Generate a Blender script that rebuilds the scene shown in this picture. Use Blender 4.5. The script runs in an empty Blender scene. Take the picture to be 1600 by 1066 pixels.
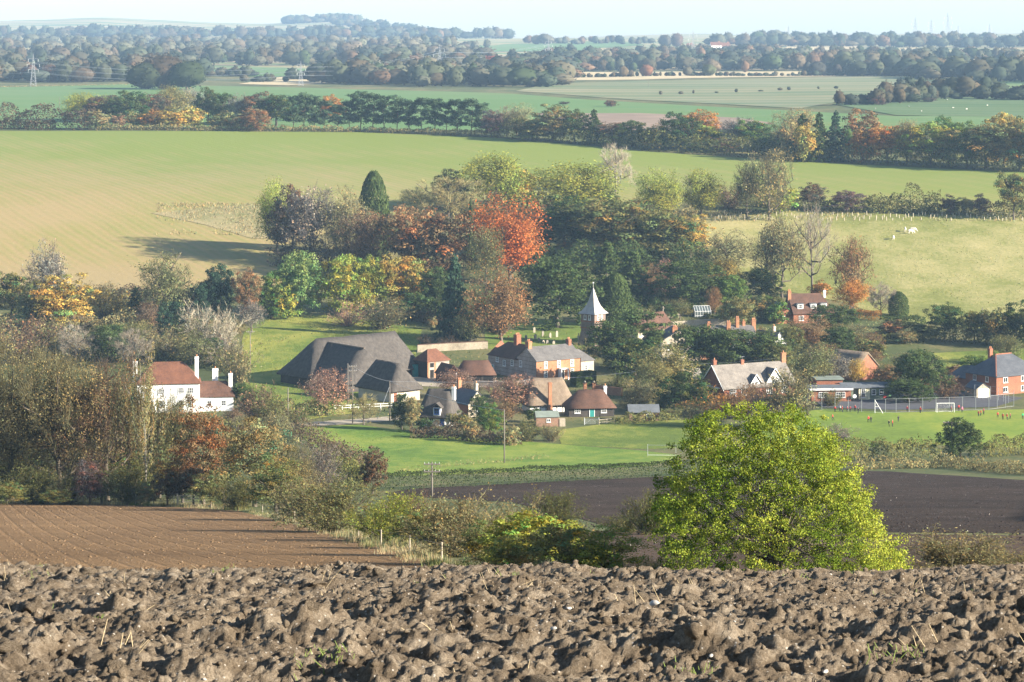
import bpy, bmesh, math, random
import numpy as np
from mathutils import Vector, Matrix
from mathutils.geometry import delaunay_2d_cdt

# ------------------------------------------------------------------ camera, sky, sun, exposure
SC = bpy.context.scene
COL = SC.collection
CAM_Z, FOC, CXP, HOR = 82.0, 4000.0, 800.0, 62.0      # camera height, focal length (photo px), centre column, eye-level row
cam_data = bpy.data.cameras.new("camera")
cam_data.sensor_width = 36.0
cam_data.lens = 36.0 * FOC / 1600.0
cam_data.shift_y = -(533.0 - HOR) / 1600.0
cam_data.clip_start, cam_data.clip_end = 0.5, 30000.0
cam = bpy.data.objects.new("camera", cam_data)
cam.location = (0, 0, CAM_Z)
cam.rotation_euler = (math.radians(90), 0, 0)
COL.objects.link(cam)
SC.camera = cam

SUN_EL, SUN_DIR = 20.5, (0.94, -0.34)                 # elevation, horizontal direction towards the sun
world = bpy.data.worlds.new("World")
SC.world = world
world.use_nodes = True
wn = world.node_tree.nodes
sky = wn.new("ShaderNodeTexSky")
sky.sky_type = 'NISHITA'
sky.sun_disc = False
sky.sun_elevation = math.radians(SUN_EL)
sky.sun_rotation = math.atan2(SUN_DIR[0], SUN_DIR[1])
sky.altitude = 100.0
sky.air_density, sky.dust_density, sky.ozone_density = 1.0, 0.6, 1.6
wn["Background"].inputs[1].default_value = 0.063
world.node_tree.links.new(sky.outputs[0], wn["Background"].inputs[0])
sun_data = bpy.data.lights.new("sun", 'SUN')
sun_data.energy, sun_data.angle = 5.0, math.radians(0.55)
sun_data.color = (1.0, 0.91, 0.77)
sun = bpy.data.objects.new("sun", sun_data)
ce = math.cos(math.radians(SUN_EL))
sd = Vector((SUN_DIR[0] * ce, SUN_DIR[1] * ce, math.sin(math.radians(SUN_EL)))).normalized()
sun.rotation_euler = sd.to_track_quat('Z', 'Y').to_euler()
sun.location = (300, -100, 300)
COL.objects.link(sun)
SC.view_settings.view_transform = 'Standard'
SC.view_settings.look = 'None'
SC.view_settings.exposure = 1.85
SC.view_settings.gamma = 1.0
SC.view_settings.use_curve_mapping = False
SC.cycles.max_bounces = 5
SC.cycles.diffuse_bounces = 2
SC.cycles.glossy_bounces = 2
SC.cycles.transmission_bounces = 2
SC.cycles.transparent_max_bounces = 4
SC.cycles.volume_bounces = 0
SC.cycles.use_denoising = True

# ------------------------------------------------------------------ small helpers
RNG = np.random.default_rng(7)

def link(o, parent=None):
    COL.objects.link(o)
    if parent is not None:
        o.parent = parent
    return o

def tag(o, label=None, cat=None, group=None, kind=None):
    if label: o["label"] = label
    if cat: o["category"] = cat
    if group: o["group"] = group
    if kind: o["kind"] = kind
    return o

def empty(name, loc, rz=0.0, label=None, cat=None, group=None):
    o = bpy.data.objects.new(name, None)
    o.location = loc
    o.rotation_euler = (0, 0, rz)
    o.empty_display_size = 0.5
    return tag(link(o), label, cat, group)

def mesh_np(name, V, quads=None, tris=None, mats=(), col=None, smooth=False, midx=None):
    """fast mesh from numpy arrays; col = per-vertex tint"""
    me = bpy.data.meshes.new(name)
    V = np.asarray(V, dtype=np.float32).reshape(-1, 3)
    nq = 0 if quads is None else len(quads)
    nt = 0 if tris is None else len(tris)
    loops = []
    if nq: loops.append(np.asarray(quads, dtype=np.int32).ravel())
    if nt: loops.append(np.asarray(tris, dtype=np.int32).ravel())
    loops = np.concatenate(loops)
    starts = np.concatenate([np.arange(nq) * 4, nq * 4 + np.arange(nt) * 3]).astype(np.int32)
    me.vertices.add(len(V))
    me.vertices.foreach_set("co", V.ravel())
    me.loops.add(len(loops))
    me.loops.foreach_set("vertex_index", loops)
    me.polygons.add(nq + nt)
    me.polygons.foreach_set("loop_start", starts)
    if midx is not None:
        me.polygons.foreach_set("material_index", np.asarray(midx, dtype=np.int32))
    if smooth:
        me.polygons.foreach_set("use_smooth", np.ones(nq + nt, dtype=bool))
    if col is not None:
        a = me.attributes.new("tint", 'FLOAT_COLOR', 'POINT')
        c = np.ones((len(V), 4), dtype=np.float32)
        c[:, :3] = col
        a.data.foreach_set("color", c.ravel())
    for m in mats:
        me.materials.append(m)
    me.update(calc_edges=True)
    return me

def obj(name, me, parent=None, loc=None, rz=None):
    o = bpy.data.objects.new(name, me)
    if loc is not None: o.location = loc
    if rz is not None: o.rotation_euler = (0, 0, rz)
    return link(o, parent)

class MB:
    """collects boxes, tubes and polygons of ONE object"""
    def __init__(s): s.v, s.f, s.m = [], [], []
    def poly(s, pts, faces, mi=0):
        b = len(s.v)
        s.v += [tuple(p) for p in pts]
        for f in faces:
            s.f.append([b + i for i in f]); s.m.append(mi)
        return s
    def box(s, x0, x1, y0, y1, z0, z1, mi=0):
        p = [(x0,y0,z0),(x1,y0,z0),(x1,y1,z0),(x0,y1,z0),(x0,y0,z1),(x1,y0,z1),(x1,y1,z1),(x0,y1,z1)]
        return s.poly(p, [(0,3,2,1),(4,5,6,7),(0,1,5,4),(1,2,6,5),(2,3,7,6),(3,0,4,7)], mi)
    def bar(s, a, b, r, n=4, r2=None, mi=0):
        a, b = Vector(a), Vector(b)
        d = (b - a)
        if d.length < 1e-6: return s
        q = d.to_track_quat('Z', 'Y')
        r2 = r if r2 is None else r2
        pts = []
        for rr, c in ((r, a), (r2, b)):
            for k in range(n):
                t = 2 * math.pi * (k + .5) / n
                pts.append(c + q @ Vector((math.cos(t) * rr, math.sin(t) * rr, 0)))
        fs = [(k, (k + 1) % n, n + (k + 1) % n, n + k) for k in range(n)]
        fs += [tuple(range(n - 1, -1, -1)), tuple(range(n, 2 * n))]
        return s.poly(pts, fs, mi)
    def build(s, name, mats, parent=None, smooth=False, loc=None, rz=None):
        me = bpy.data.meshes.new(name)
        me.from_pydata(s.v, [], s.f)
        if not isinstance(mats, (list, tuple)): mats = [mats]
        for m in mats: me.materials.append(m)
        if len(mats) > 1: me.polygons.foreach_set("material_index", s.m)
        if smooth: me.polygons.foreach_set("use_smooth", [True] * len(me.polygons))
        me.update()
        return obj(name, me, parent, loc, rz)

def hash2(ix, iy, seed):
    h = (ix.astype(np.int64) * 374761393 + iy.astype(np.int64) * 668265263 + seed * 1442695041) & 0xFFFFFFFF
    h = ((h ^ (h >> 13)) * 1274126177) & 0xFFFFFFFF
    h = h ^ (h >> 16)
    return (h & 0xFFFFFF) / float(0xFFFFFF)

def vnoise(x, y, seed=0):
    x = np.asarray(x, float); y = np.asarray(y, float)
    ix, iy = np.floor(x), np.floor(y)
    fx, fy = x - ix, y - iy
    ux, uy = fx*fx*(3-2*fx), fy*fy*(3-2*fy)
    a = hash2(ix, iy, seed); b = hash2(ix+1, iy, seed); c = hash2(ix, iy+1, seed); d = hash2(ix+1, iy+1, seed)
    return (a*(1-ux)+b*ux)*(1-uy) + (c*(1-ux)+d*ux)*uy - 0.5

def worley_bumps(x, y, cell, seed, r0=0.45, r1=0.85):
    """height of the highest of random dome-shaped lumps"""
    gx, gy = np.floor(x / cell), np.floor(y / cell)
    best = np.zeros_like(x)
    for i in (-1, 0, 1):
        for j in (-1, 0, 1):
            cx, cy = gx + i, gy + j
            px = (cx + hash2(cx, cy, seed)) * cell
            py = (cy + hash2(cx, cy, seed + 1)) * cell
            r = cell * (r0 + (r1 - r0) * hash2(cx, cy, seed + 2) ** 1.5)
            k = 0.6 + 0.7 * hash2(cx, cy, seed + 3)
            q = 1 - ((x - px) ** 2 + ((y - py) * 1.15) ** 2) / (r * r)
            best = np.maximum(best, np.clip(q, 0, None) ** .8 * r * k)
    return best

def sstep(a, b, x):
    t = np.clip((np.asarray(x, float) - a) / (b - a), 0, 1)
    return t * t * (3 - 2 * t)

# ------------------------------------------------------------------ terrain: the hill we stand on, the valley, the far downs
_T = np.array([(-60,2.0),(-20,1.55),(0,1.5),(3,1.52),(6.4,1.61),(12,2.52),(18,3.68),(22,4.56),(27,5.75),(38,8.5),(50,11.3),(70,15.3),(95,19.9),
    (120,24.4),(190,36.5),(250,46.2),(300,53.9),(360,62.3),(410,69),(480,76.3),(525,78.5),(550,79.4),(600,80.5),(640,79.7),(680,77.9),(725,75.8),
    (765,72.3),(805,68),(855,61.8),(920,54.8),(1040,48.6),(1180,40.9),(1300,39.6),(1450,39.0),(1700,37.6),(1900,36.2),(2150,35.9),(2400,34.8),
    (2700,32.3),(3000,28.6),(3400,23.8),(3900,17.5),(4600,9.2),(5400,0),(6500,-11),(7400,-28),(8000,-33),(8600,-10),(9600,60)], float)

def pchip(xk, yk, x):
    h = np.diff(xk); dl = np.diff(yk) / h
    d = np.zeros_like(yk)
    w1 = 2*h[1:] + h[:-1]; w2 = h[1:] + 2*h[:-1]
    with np.errstate(divide='ignore', invalid='ignore'):
        m = (w1 + w2) / (w1 / dl[:-1] + w2 / dl[1:])
    d[1:-1] = np.where(dl[:-1] * dl[1:] > 0, m, 0)
    d[0], d[-1] = dl[0], dl[-1]
    x = np.clip(x, xk[0], xk[-1])
    i = np.clip(np.searchsorted(xk, x) - 1, 0, len(h) - 1)
    t = (x - xk[i]) / h[i]
    return ((1+2*t)*(1-t)**2*yk[i] + t*(1-t)**2*h[i]*d[i] + t*t*(3-2*t)*yk[i+1] + t*t*(t-1)*h[i]*d[i+1])

_SKX = np.array([-1200,-300,0,90,160,250,330,420,470,540,620,700,800,900,1000,1100,1200,1400,1600,1900,2800], float)
_SKR = np.array([ 42, 38, 33, 30, 27, 31, 35, 37, 34, 32, 40, 52, 60, 59, 55, 52, 57, 53, 52, 50, 50], float)

def H(X, Y):
    X = np.asarray(X, float); Y = np.asarray(Y, float)
    drop = pchip(_T[:, 0], _T[:, 1], Y)
    ys = np.maximum(Y, 30.0)
    a = X / ys
    px = np.clip(CXP + FOC * a, -1200, 2800)
    row = np.interp(px, _SKX, _SKR)
    z = CAM_Z - drop + (45 - row) * (Y / FOC) * sstep(5200, 8000, Y) * (1 - sstep(8000, 9500, Y))
    # broad swells of the downs
    amp = 0.9 * sstep(300, 700, Y) + 2.2 * sstep(1300, 3000, Y)
    z = z + amp * (vnoise(X / 170 + 3.1, Y / 210, 5) + 0.5 * vnoise(X / 80, Y / 110 + 7, 9))
    # the spur of the hill that closes the combe on the sunny side, well outside the picture
    over = np.clip(np.abs(X) - 0.215 * ys - 14, 0, None) * (X > 0)
    k = sstep(120, 190, Y) * (1 - sstep(400, 560, Y))
    z = z + SPUR * k * (1 - np.exp(-(over / 75.0) ** 1.6))
    return z
SPUR = 46.0

_YS = np.exp(np.linspace(math.log(86.0), math.log(8000.0), 2600))
def G(px, py, y0=86.0):
    """the place on the ground that the photograph shows at this point"""
    a = (px - CXP) / FOC
    Y = _YS[_YS >= y0]
    r = HOR + FOC * (CAM_Z - H(a * Y, Y)) / Y
    k = np.nonzero(r <= py)[0]
    if len(k) == 0: y = Y[-1]
    elif k[0] == 0: y = Y[0]
    else:
        i = k[0]; t = (r[i-1] - py) / (r[i-1] - r[i]); y = Y[i-1] + t * (Y[i] - Y[i-1])
    return np.array([a * y, y, float(H(a * y, y))])

def at(X, Y, dz=0.0):
    return Vector((X, Y, float(H(X, Y)) + dz))

# ------------------------------------------------------------------ materials
MATS = {}
def nodes_of(name):
    m = bpy.data.materials.new(name)
    m.use_nodes = True
    nt = m.node_tree
    b = nt.nodes["Principled BSDF"]
    if "Specular IOR Level" in b.inputs: b.inputs["Specular IOR Level"].default_value = 0.25
    MATS[name] = m
    return m, nt, b

def N(nt, t, **kw):
    n = nt.nodes.new(t)
    for k, v in kw.items():
        if k.startswith("i_"): n.inputs[k[2:].replace("_", " ")].default_value = v
        else: setattr(n, k, v)
    return n

def ramp(nt, fac, stops):
    r = N(nt, "ShaderNodeValToRGB")
    e = r.color_ramp.elements
    while len(e) < len(stops): e.new(0.5)
    for el, (p, c) in zip(e, stops):
        el.position = p; el.color = (*c, 1)
    nt.links.new(fac, r.inputs[0])
    return r.outputs[0]

def coords(nt, kind="Object", scale=(1,1,1), rz=0.0):
    tc = N(nt, "ShaderNodeTexCoord")
    mp = N(nt, "ShaderNodeMapping")
    mp.inputs["Scale"].default_value = scale
    mp.inputs["Rotation"].default_value = (0, 0, rz)
    nt.links.new(tc.outputs[kind], mp.inputs[0])
    return mp.outputs[0]

def noise(nt, vec, scale, detail=4, rough=0.6):
    n = N(nt, "ShaderNodeTexNoise")
    n.inputs["Scale"].default_value = scale
    n.inputs["Detail"].default_value = detail
    n.inputs["Roughness"].default_value = rough
    nt.links.new(vec, n.inputs["Vector"])
    return n.outputs["Fac"]

def mixc(nt, fac, a, b, blend='MIX'):
    m = N(nt, "ShaderNodeMix", data_type='RGBA', blend_type=blend)
    for s, v in ((0, fac), (6, a), (7, b)):
        if isinstance(v, (int, float)): m.inputs[s].default_value = v
        elif isinstance(v, tuple): m.inputs[s].default_value = (*v, 1)
        else: nt.links.new(v, m.inputs[s])
    return m.outputs[2]

def math_n(nt, op, a, b=0.0, c=0.0):
    m = N(nt, "ShaderNodeMath", operation=op)
    for i, v in enumerate((a, b, c)):
        if isinstance(v, (int, float)): m.inputs[i].default_value = v
        else: nt.links.new(v, m.inputs[i])
    return m.outputs[0]

def bump(nt, bsdf, height, dist=0.1, strength=1.0):
    b = N(nt, "ShaderNodeBump")
    b.inputs["Distance"].default_value = dist
    b.inputs["Strength"].default_value = strength
    nt.links.new(height, b.inputs["Height"])
    nt.links.new(b.outputs[0], bsdf.inputs["Normal"])

def plain(name, c, var=0.25, scale=1.5, rough=0.85, bmp=0.0, scale_v=(1,1,1), metal=0.0, spec=None):
    """a painted / mineral surface with blotchy variation and wear"""
    if name in MATS: return MATS[name]
    m, nt, b = nodes_of(name)
    v = coords(nt, "Object", scale_v)
    f = noise(nt, v, scale, 5, 0.65)
    lo = tuple(x * (1 - var) for x in c); hi = tuple(min(1, x * (1 + var)) for x in c)
    nt.links.new(ramp(nt, f, [(0.25, lo), (0.75, hi)]), b.inputs["Base Color"])
    b.inputs["Roughness"].default_value = rough
    b.inputs["Metallic"].default_value = metal
    if spec is not None: b.inputs["Specular IOR Level"].default_value = spec
    if bmp:
        bump(nt, b, f, bmp)
    return m
# ------------------------------------------------------------------ ground materials
def line_coord(nt, nx, ny, wob=1.2):
    tc = N(nt, "ShaderNodeTexCoord")
    d = N(nt, "ShaderNodeVectorMath", operation='DOT_PRODUCT')
    nt.links.new(tc.outputs["Object"], d.inputs[0])
    d.inputs[1].default_value = (nx, ny, 0)
    w = noise(nt, tc.outputs["Object"], 0.02, 2)
    return math_n(nt, 'ADD', d.outputs["Value"], math_n(nt, 'MULTIPLY', w, wob * 4)), tc.outputs["Object"]

def crop_mat(name, green, soil, nx=0.894, ny=0.447, space=3.2, bias=0.5, gx=0.0, gy=0.0, line=0.5, patch=0.012, bmp=0.15):
    """drilled crop: blades over bare soil, drill rows, tramlines, thin patches; gx, gy = how cover changes along X, Y (per km)"""
    m, nt, b = nodes_of(name)
    u, ob = line_coord(nt, nx, ny)
    sep = N(nt, "ShaderNodeSeparateXYZ"); nt.links.new(ob, sep.inputs[0])
    g = math_n(nt, 'MULTIPLY_ADD', sep.outputs[0], gx / 1000.0, bias)
    g = math_n(nt, 'MULTIPLY_ADD', sep.outputs[1], gy / 1000.0, g)
    g = math_n(nt, 'SUBTRACT', g, gy * 0.95)
    big = noise(nt, ob, patch, 5, 0.62)
    fine = noise(nt, ob, 0.55, 4, 0.7)
    g = math_n(nt, 'ADD', g, math_n(nt, 'MULTIPLY_ADD', big, 1.1, -0.55))
    g = math_n(nt, 'ADD', g, math_n(nt, 'MULTIPLY_ADD', fine, 0.5, -0.25))
    s = math_n(nt, 'SINE', math_n(nt, 'MULTIPLY', u, 2 * math.pi / space))
    s2 = math_n(nt, 'SINE', math_n(nt, 'MULTIPLY', u, 2 * math.pi / (space * 3.37)))
    s = math_n(nt, 'ADD', s, math_n(nt, 'MULTIPLY', s2, 0.6))
    s = math_n(nt, 'MULTIPLY', s, math_n(nt, 'MULTIPLY', noise(nt, ob, 0.03, 3), line))
    g = math_n(nt, 'ADD', g, s)
    c = ramp(nt, g, [(0.15, soil), (0.85, green)])
    hue = noise(nt, ob, 0.006, 3)
    c = mixc(nt, math_n(nt, 'MULTIPLY_ADD', hue, 1.6, -0.45), c, mixc(nt, 1.0, c, (1.10, 0.98, 0.72), 'MULTIPLY'))
    nt.links.new(c, b.inputs["Base Color"])
    b.inputs["Roughness"].default_value = 0.9
    bump(nt, b, math_n(nt, 'ADD', fine, math_n(nt, 'MULTIPLY', s, 0.8)), bmp)
    return m

def pasture_mat(name, green, dry, dryness=0.45, scale=0.12, bmp=0.25, fleck=0.0):
    m, nt, b = nodes_of(name)
    ob = coords(nt, "Object", (1, 0.6, 1))
    a = noise(nt, ob, scale, 6, 0.7)
    f = noise(nt, ob, scale * 9, 4, 0.7)
    big = noise(nt, ob, scale * 0.14, 3)
    g = math_n(nt, 'ADD', math_n(nt, 'MULTIPLY', a, 0.6), math_n(nt, 'MULTIPLY', f, 0.45))
    g = math_n(nt, 'ADD', g, math_n(nt, 'MULTIPLY_ADD', big, 0.9, -0.45 + dryness - 0.5))
    c = ramp(nt, g, [(0.30, tuple(x * 0.72 for x in green)), (0.46, green), (0.60, tuple((x + y) / 2 for x, y in zip(green, dry))), (0.78, dry)])
    nt.links.new(c, b.inputs["Base Color"])
    b.inputs["Roughness"].default_value = 0.95
    bump(nt, b, g, bmp)
    return m

def plough_mat(name, lo, hi, stone, nx, ny, space, bmp=0.25, cl=3.0, stones=0.68):
    """turned earth: clods, furrow lines, scattered pale flints"""
    m, nt, b = nodes_of(name)
    u, ob = line_coord(nt, nx, ny, 0.06)
    cl_n = noise(nt, ob, cl, 6, 0.75)
    pat = noise(nt, ob, 0.05, 4, 0.6)
    vor = N(nt, "ShaderNodeTexVoronoi"); vor.inputs["Scale"].default_value = cl * 0.55
    nt.links.new(ob, vor.inputs["Vector"])
    s = math_n(nt, 'SINE', math_n(nt, 'MULTIPLY', u, 2 * math.pi / space))
    s = math_n(nt, 'MULTIPLY', math_n(nt, 'POWER', math_n(nt, 'MULTIPLY_ADD', s, 0.5, 0.5), 9.0), noise(nt, ob, 0.25, 4))
    h = math_n(nt, 'SUBTRACT', cl_n, math_n(nt, 'MULTIPLY', s, 0.9))
    h = math_n(nt, 'SUBTRACT', h, math_n(nt, 'MULTIPLY', vor.outputs["Distance"], 0.5))
    g = math_n(nt, 'ADD', math_n(nt, 'MULTIPLY', cl_n, 0.6), math_n(nt, 'MULTIPLY', pat, 0.5))
    c = ramp(nt, g, [(0.38, lo), (0.70, hi)])
    st = noise(nt, ob, cl * 2.3, 3, 0.6)
    st2 = noise(nt, ob, 0.35, 3, 0.6)
    sf = math_n(nt, 'ADD', st, math_n(nt, 'MULTIPLY_ADD', st2, 0.5, -0.25))
    k = N(nt, "ShaderNodeMapRange"); k.inputs[1].default_value = stones; k.inputs[2].default_value = stones + 0.04
    nt.links.new(sf, k.inputs[0])
    c = mixc(nt, k.outputs[0], c, stone)
    nt.links.new(c, b.inputs["Base Color"])
    b.inputs["Roughness"].default_value = 0.95
    b.inputs["Specular IOR Level"].default_value = 0.1
    bump(nt, b, h, bmp)
    return m

M_ground = pasture_mat("rough_grass", (0.065, 0.082, 0.02), (0.19, 0.15, 0.06), 0.50, 0.14)
M_wheat = crop_mat("winter_crop", (0.15, 0.198, 0.036), (0.295, 0.225, 0.105), space=3.1, bias=0.60, gx=0.9, gy=2.2, line=0.16)
M_far_green = crop_mat("far_crop", (0.085, 0.17, 0.05), (0.16, 0.19, 0.08), nx=0.3, ny=0.95, space=26, bias=0.75, line=0.25, patch=0.004)
M_far_stripe = crop_mat("far_striped_crop", (0.085, 0.135, 0.06), (0.235, 0.215, 0.13), nx=-0.25, ny=0.97, space=60, bias=0.5, line=0.35, patch=0.004)
M_far_dark = crop_mat("far_dark_pasture", (0.055, 0.115, 0.04), (0.12, 0.16, 0.065), nx=0.2, ny=0.98, space=40, bias=0.6, line=0.25, patch=0.006)
M_stubble = plain("stubble", (0.44, 0.35, 0.20), 0.25, 0.02, 0.95)
M_far_soil = plain("pale_far_soil", (0.23, 0.165, 0.12), 0.3, 0.03, 0.95)
M_down = crop_mat("down_grass", (0.12, 0.17, 0.07), (0.33, 0.27, 0.15), nx=0.5, ny=0.87, space=160, bias=0.45, line=1.0, patch=0.0016)
M_meadow = pasture_mat("meadow_grass", (0.10, 0.145, 0.014), (0.29, 0.27, 0.05), 0.50, 0.3, .4)
M_paddock = pasture_mat("paddock_grass", (0.095, 0.17, 0.014), (0.25, 0.27, 0.04), 0.48, 0.3, .3)
M_sport = pasture_mat("playing_field_grass", (0.135, 0.20, 0.014), (0.27, 0.28, 0.035), 0.47, 0.09, 0.1)
M_pasture = pasture_mat("dry_pasture", (0.175, 0.185, 0.04), (0.36, 0.305, 0.13), 0.55, 0.10, 0.4)
M_rough = pasture_mat("dry_tall_grass", (0.17, 0.17, 0.06), (0.34, 0.265, 0.135), 0.56, 0.18, 0.4)
M_lawn = pasture_mat("garden_grass", (0.11, 0.16, 0.02), (0.24, 0.22, 0.05), 0.45, 0.2)
M_leftfield = plough_mat("harrowed_soil", (0.13, 0.078, 0.040), (0.30, 0.188, 0.095), (0.46, 0.37, 0.24), 0.975, 0.22, 1.55, 0.35, 5.5, 0.70)
M_darkfield = plough_mat("shaded_dark_soil", (0.021, 0.0145, 0.0115), (0.064, 0.044, 0.033), (0.30, 0.26, 0.24), 0.25, 0.97, 3.0, 0.4, 2.2, 0.67)  # dark earth, coloured darker still to stand in for shade over the slope
M_nearfield = plough_mat("brown_ploughed_soil", (0.04, 0.026, 0.019), (0.11, 0.074, 0.053), (0.42, 0.36, 0.30), 0.25, 0.97, 1.6, 0.22, 3.0, 0.72)
M_tarmac = plain("tarmac", (0.075, 0.075, 0.082), 0.2, 0.6, 0.9)
M_track = plain("gravel_track", (0.33, 0.28, 0.21), 0.25, 0.7, 0.95, 0.03)

# ------------------------------------------------------------------ the ground sheet
def build_ground():
    ys = np.concatenate([np.linspace(-60, 2.5, 14), np.exp(np.linspace(math.log(3), math.log(9600), 380))])
    us = np.concatenate([np.linspace(-1, -0.28, 26)[:-1], np.linspace(-0.28, 0.28, 90), np.linspace(0.28, 1, 26)[1:]])
    YY, UU = np.meshgrid(ys, us, indexing='ij')
    XX = UU * (0.72 * np.maximum(YY, 0) + 60)
    ZZ = H(XX, YY) - 0.45 * (1 - sstep(36, 60, YY))
    n, m = XX.shape
    idx = np.arange(n * m).reshape(n, m)
    q = np.stack([idx[:-1, :-1], idx[:-1, 1:], idx[1:, 1:], idx[1:, :-1]], -1).reshape(-1, 4)
    mi = np.where(YY[:-1, :-1].ravel() > 2700, 1, 0)
    me = mesh_np("ground", np.stack([XX, YY, ZZ], -1), q, mats=(M_ground, M_down), smooth=True, midx=mi)
    tag(obj("ground", me), "rolling grass ground of the valley and the downs", kind="structure")
build_ground()

def field(name, pts, mat, label, lift=1.0, world=False, wob=0.0, step=None):
    """a field sheet laid on the terrain; pts = corners where the photograph shows them"""
    P = np.array([G(*p)[:2] for p in pts]) if not world else np.array(pts, float)
    yc = np.median(P[:, 1])
    step = step or max(1.5, yc * 0.018)
    B = []
    for a, b in zip(P, np.roll(P, -1, 0)):
        L = np.hypot(*(b - a)); k = max(1, min(150, int(L / step)))
        t = np.arange(k) / k
        B.append(a + (b - a) * t[:, None])
    B = np.concatenate(B)
    if wob:
        B = B + wob * np.stack([vnoise(B[:, 0] / (wob*6), B[:, 1] / (wob*6), 3), vnoise(B[:, 0] / (wob*6), B[:, 1] / (wob*6), 4)], -1)
    x0, y0 = B.min(0); x1, y1 = B.max(0)
    nx, ny = min(160, int((x1 - x0) / step) + 1), min(160, int((y1 - y0) / step) + 1)
    gx, gy = np.meshgrid(np.linspace(x0, x1, nx), np.linspace(y0, y1, ny))
    gx = gx.ravel(); gy = gy.ravel()
    ins = np.zeros(len(gx), bool)
    Bx, By = B[:, 0], B[:, 1]; Cx, Cy = np.roll(Bx, -1), np.roll(By, -1)
    dmin = np.full(len(gx), 1e9)
    for a, b, c, d in zip(Bx, By, Cx, Cy):
        cond = (b > gy) != (d > gy)
        if b != d: ins ^= cond & (gx < (c - a) * (gy - b) / (d - b) + a)
        dmin = np.minimum(dmin, np.hypot(gx - a, gy - b))
    k = ins & (dmin > step * 0.45)
    nb = len(B)
    vs = [Vector(p) for p in B] + [Vector(p) for p in zip(gx[k], gy[k])]
    out = delaunay_2d_cdt(vs, [], [list(range(nb))], 1, 1e-4)
    V = np.array([(v.x, v.y) for v in out[0]])
    T = np.array([f for f in out[2] if len(f) == 3])
    e1 = V[T[:, 1]] - V[T[:, 0]]; e2 = V[T[:, 2]] - V[T[:, 0]]
    flip = (e1[:, 0] * e2[:, 1] - e1[:, 1] * e2[:, 0]) < 0
    T[flip] = T[flip][:, ::-1]
    Z = H(V[:, 0], V[:, 1]) + (0.02 + V[:, 1] * 4.0e-5) * lift
    me = mesh_np(name, np.column_stack([V, Z]), tris=T, mats=(mat,), smooth=True)
    return tag(obj(name, me), label, kind="structure")

field("harrowed_field", [(-260,788),(0,786),(140,788),(270,792),(370,799),(405,806),(480,824),(560,846),(640,869),(700,886),(742,903.5),(-260,903.5)], M_leftfield,
      "harrowed brown field sloping down to the wood", 1, wob=0.4, step=2.0)
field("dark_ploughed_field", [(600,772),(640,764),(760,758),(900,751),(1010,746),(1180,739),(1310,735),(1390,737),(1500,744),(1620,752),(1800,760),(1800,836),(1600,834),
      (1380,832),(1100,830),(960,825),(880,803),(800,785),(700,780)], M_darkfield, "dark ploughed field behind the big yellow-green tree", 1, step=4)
field("brown_ploughed_field", [(900,832),(1000,829),(1200,833),(1800,839),(1800,903.5),(960,903.5)], M_nearfield, "brown ploughed strip below the dark field", 1, step=3)
field("crop_field", [(-420,206),(0,205),(560,207),(780,216),(1000,236),(1200,250),(1560,268),(1800,276),(1800,334),(1560,331),(1390,326),(1130,312),(840,320),(640,330),
      (425,388),(444,446),(330,452),(200,452),(60,446),(-420,440)], M_wheat, "large drilled crop field, green above and beige soil towards the village", 1, wob=1.5, step=11)
field("rough_grass_patch", [(236,334),(300,327),(400,318),(440,330),(440,372),(395,373),(320,352)], M_rough, "patch of tall dry grass cut into the crop field", 3, wob=1.0)
field("dry_pasture", [(1090,340),(1250,330),(1400,335),(1800,338),(1800,540),(1500,512),(1380,500),(1330,475),(1180,445),(1110,400)], M_pasture,
      "dry tufty hillside pasture with grazing animals", 1.6, wob=1.5)
field("barn_meadow", [(372,610),(378,520),(410,496),(480,490),(560,500),(660,515),(650,560),(560,645),(450,660),(395,645)], M_meadow, "bright green meadow bank round the thatched barn", 1, wob=1)
field("churchyard", [(755,505),(820,498),(905,505),(915,545),(840,552),(760,545)], M_lawn, "churchyard grass with gravestones", 1)
field("green_paddock", [(455,668),(560,664),(700,682),(870,694),(1000,704),(1065,712),(1020,728),(800,738),(640,744),(590,745),(535,728),(495,700)], M_paddock, "bright green paddock below the cottages", 1.4, wob=0.8)
field("rough_paddock", [(870,672),(960,660),(1100,655),(1100,700),(1000,702),(875,694)], M_meadow, "yellowish paddock behind the green paddock", 1.0, wob=0.8)
field("playing_field", [(1180,650),(1285,640),(1400,645),(1545,641),(1800,636),(1800,706),(1600,700),(1400,694),(1300,706),(1180,708)], M_sport, "mown green school playing field", 1.0)
field("games_court", [(1262,614),(1300,619),(1420,613),(1520,613),(1600,622),(1556,636),(1400,641),(1285,637)], M_tarmac, "tarmac games court beside the playing field", 1.6)
field("upper_garden", [(1458,552),(1600,545),(1800,545),(1800,592),(1480,590)], M_meadow, "sunlit rough garden behind the dark yew", 1)
field("farmyard", [(640,588),(690,582),(770,592),(800,604),(740,606),(650,604)], M_track, "pale gravel farmyard between barn and house", 2)
field("lane", [(452,662),(560,655),(640,648),(700,640),(700,646),(640,655),(560,662),(455,668)], M_track, "narrow lane behind the paddock fence", 1.2)
field("far_crop_field", [(-700,137),(0,137),(200,132),(450,137),(800,147),(1000,161),(1250,174),(1400,182),(1800,178),(1800,212),(1200,206),(-700,198)], M_far_green, "green crop field beyond the tree belt", 2, step=30)
field("far_brown_field", [(830,178),(1000,178),(1150,185),(1210,194),(1100,208),(880,204)], M_far_soil, "pale brown ploughed strip beyond the hedgerow trees", 5, step=20)
field("far_striped_field", [(805,143),(870,131),(1000,127),(1200,123),(1475,119),(1500,126),(1400,142),(1310,160),(1250,170),(1000,157)], M_far_stripe, "striped pale green field on the far slope", 3, step=40)
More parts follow.
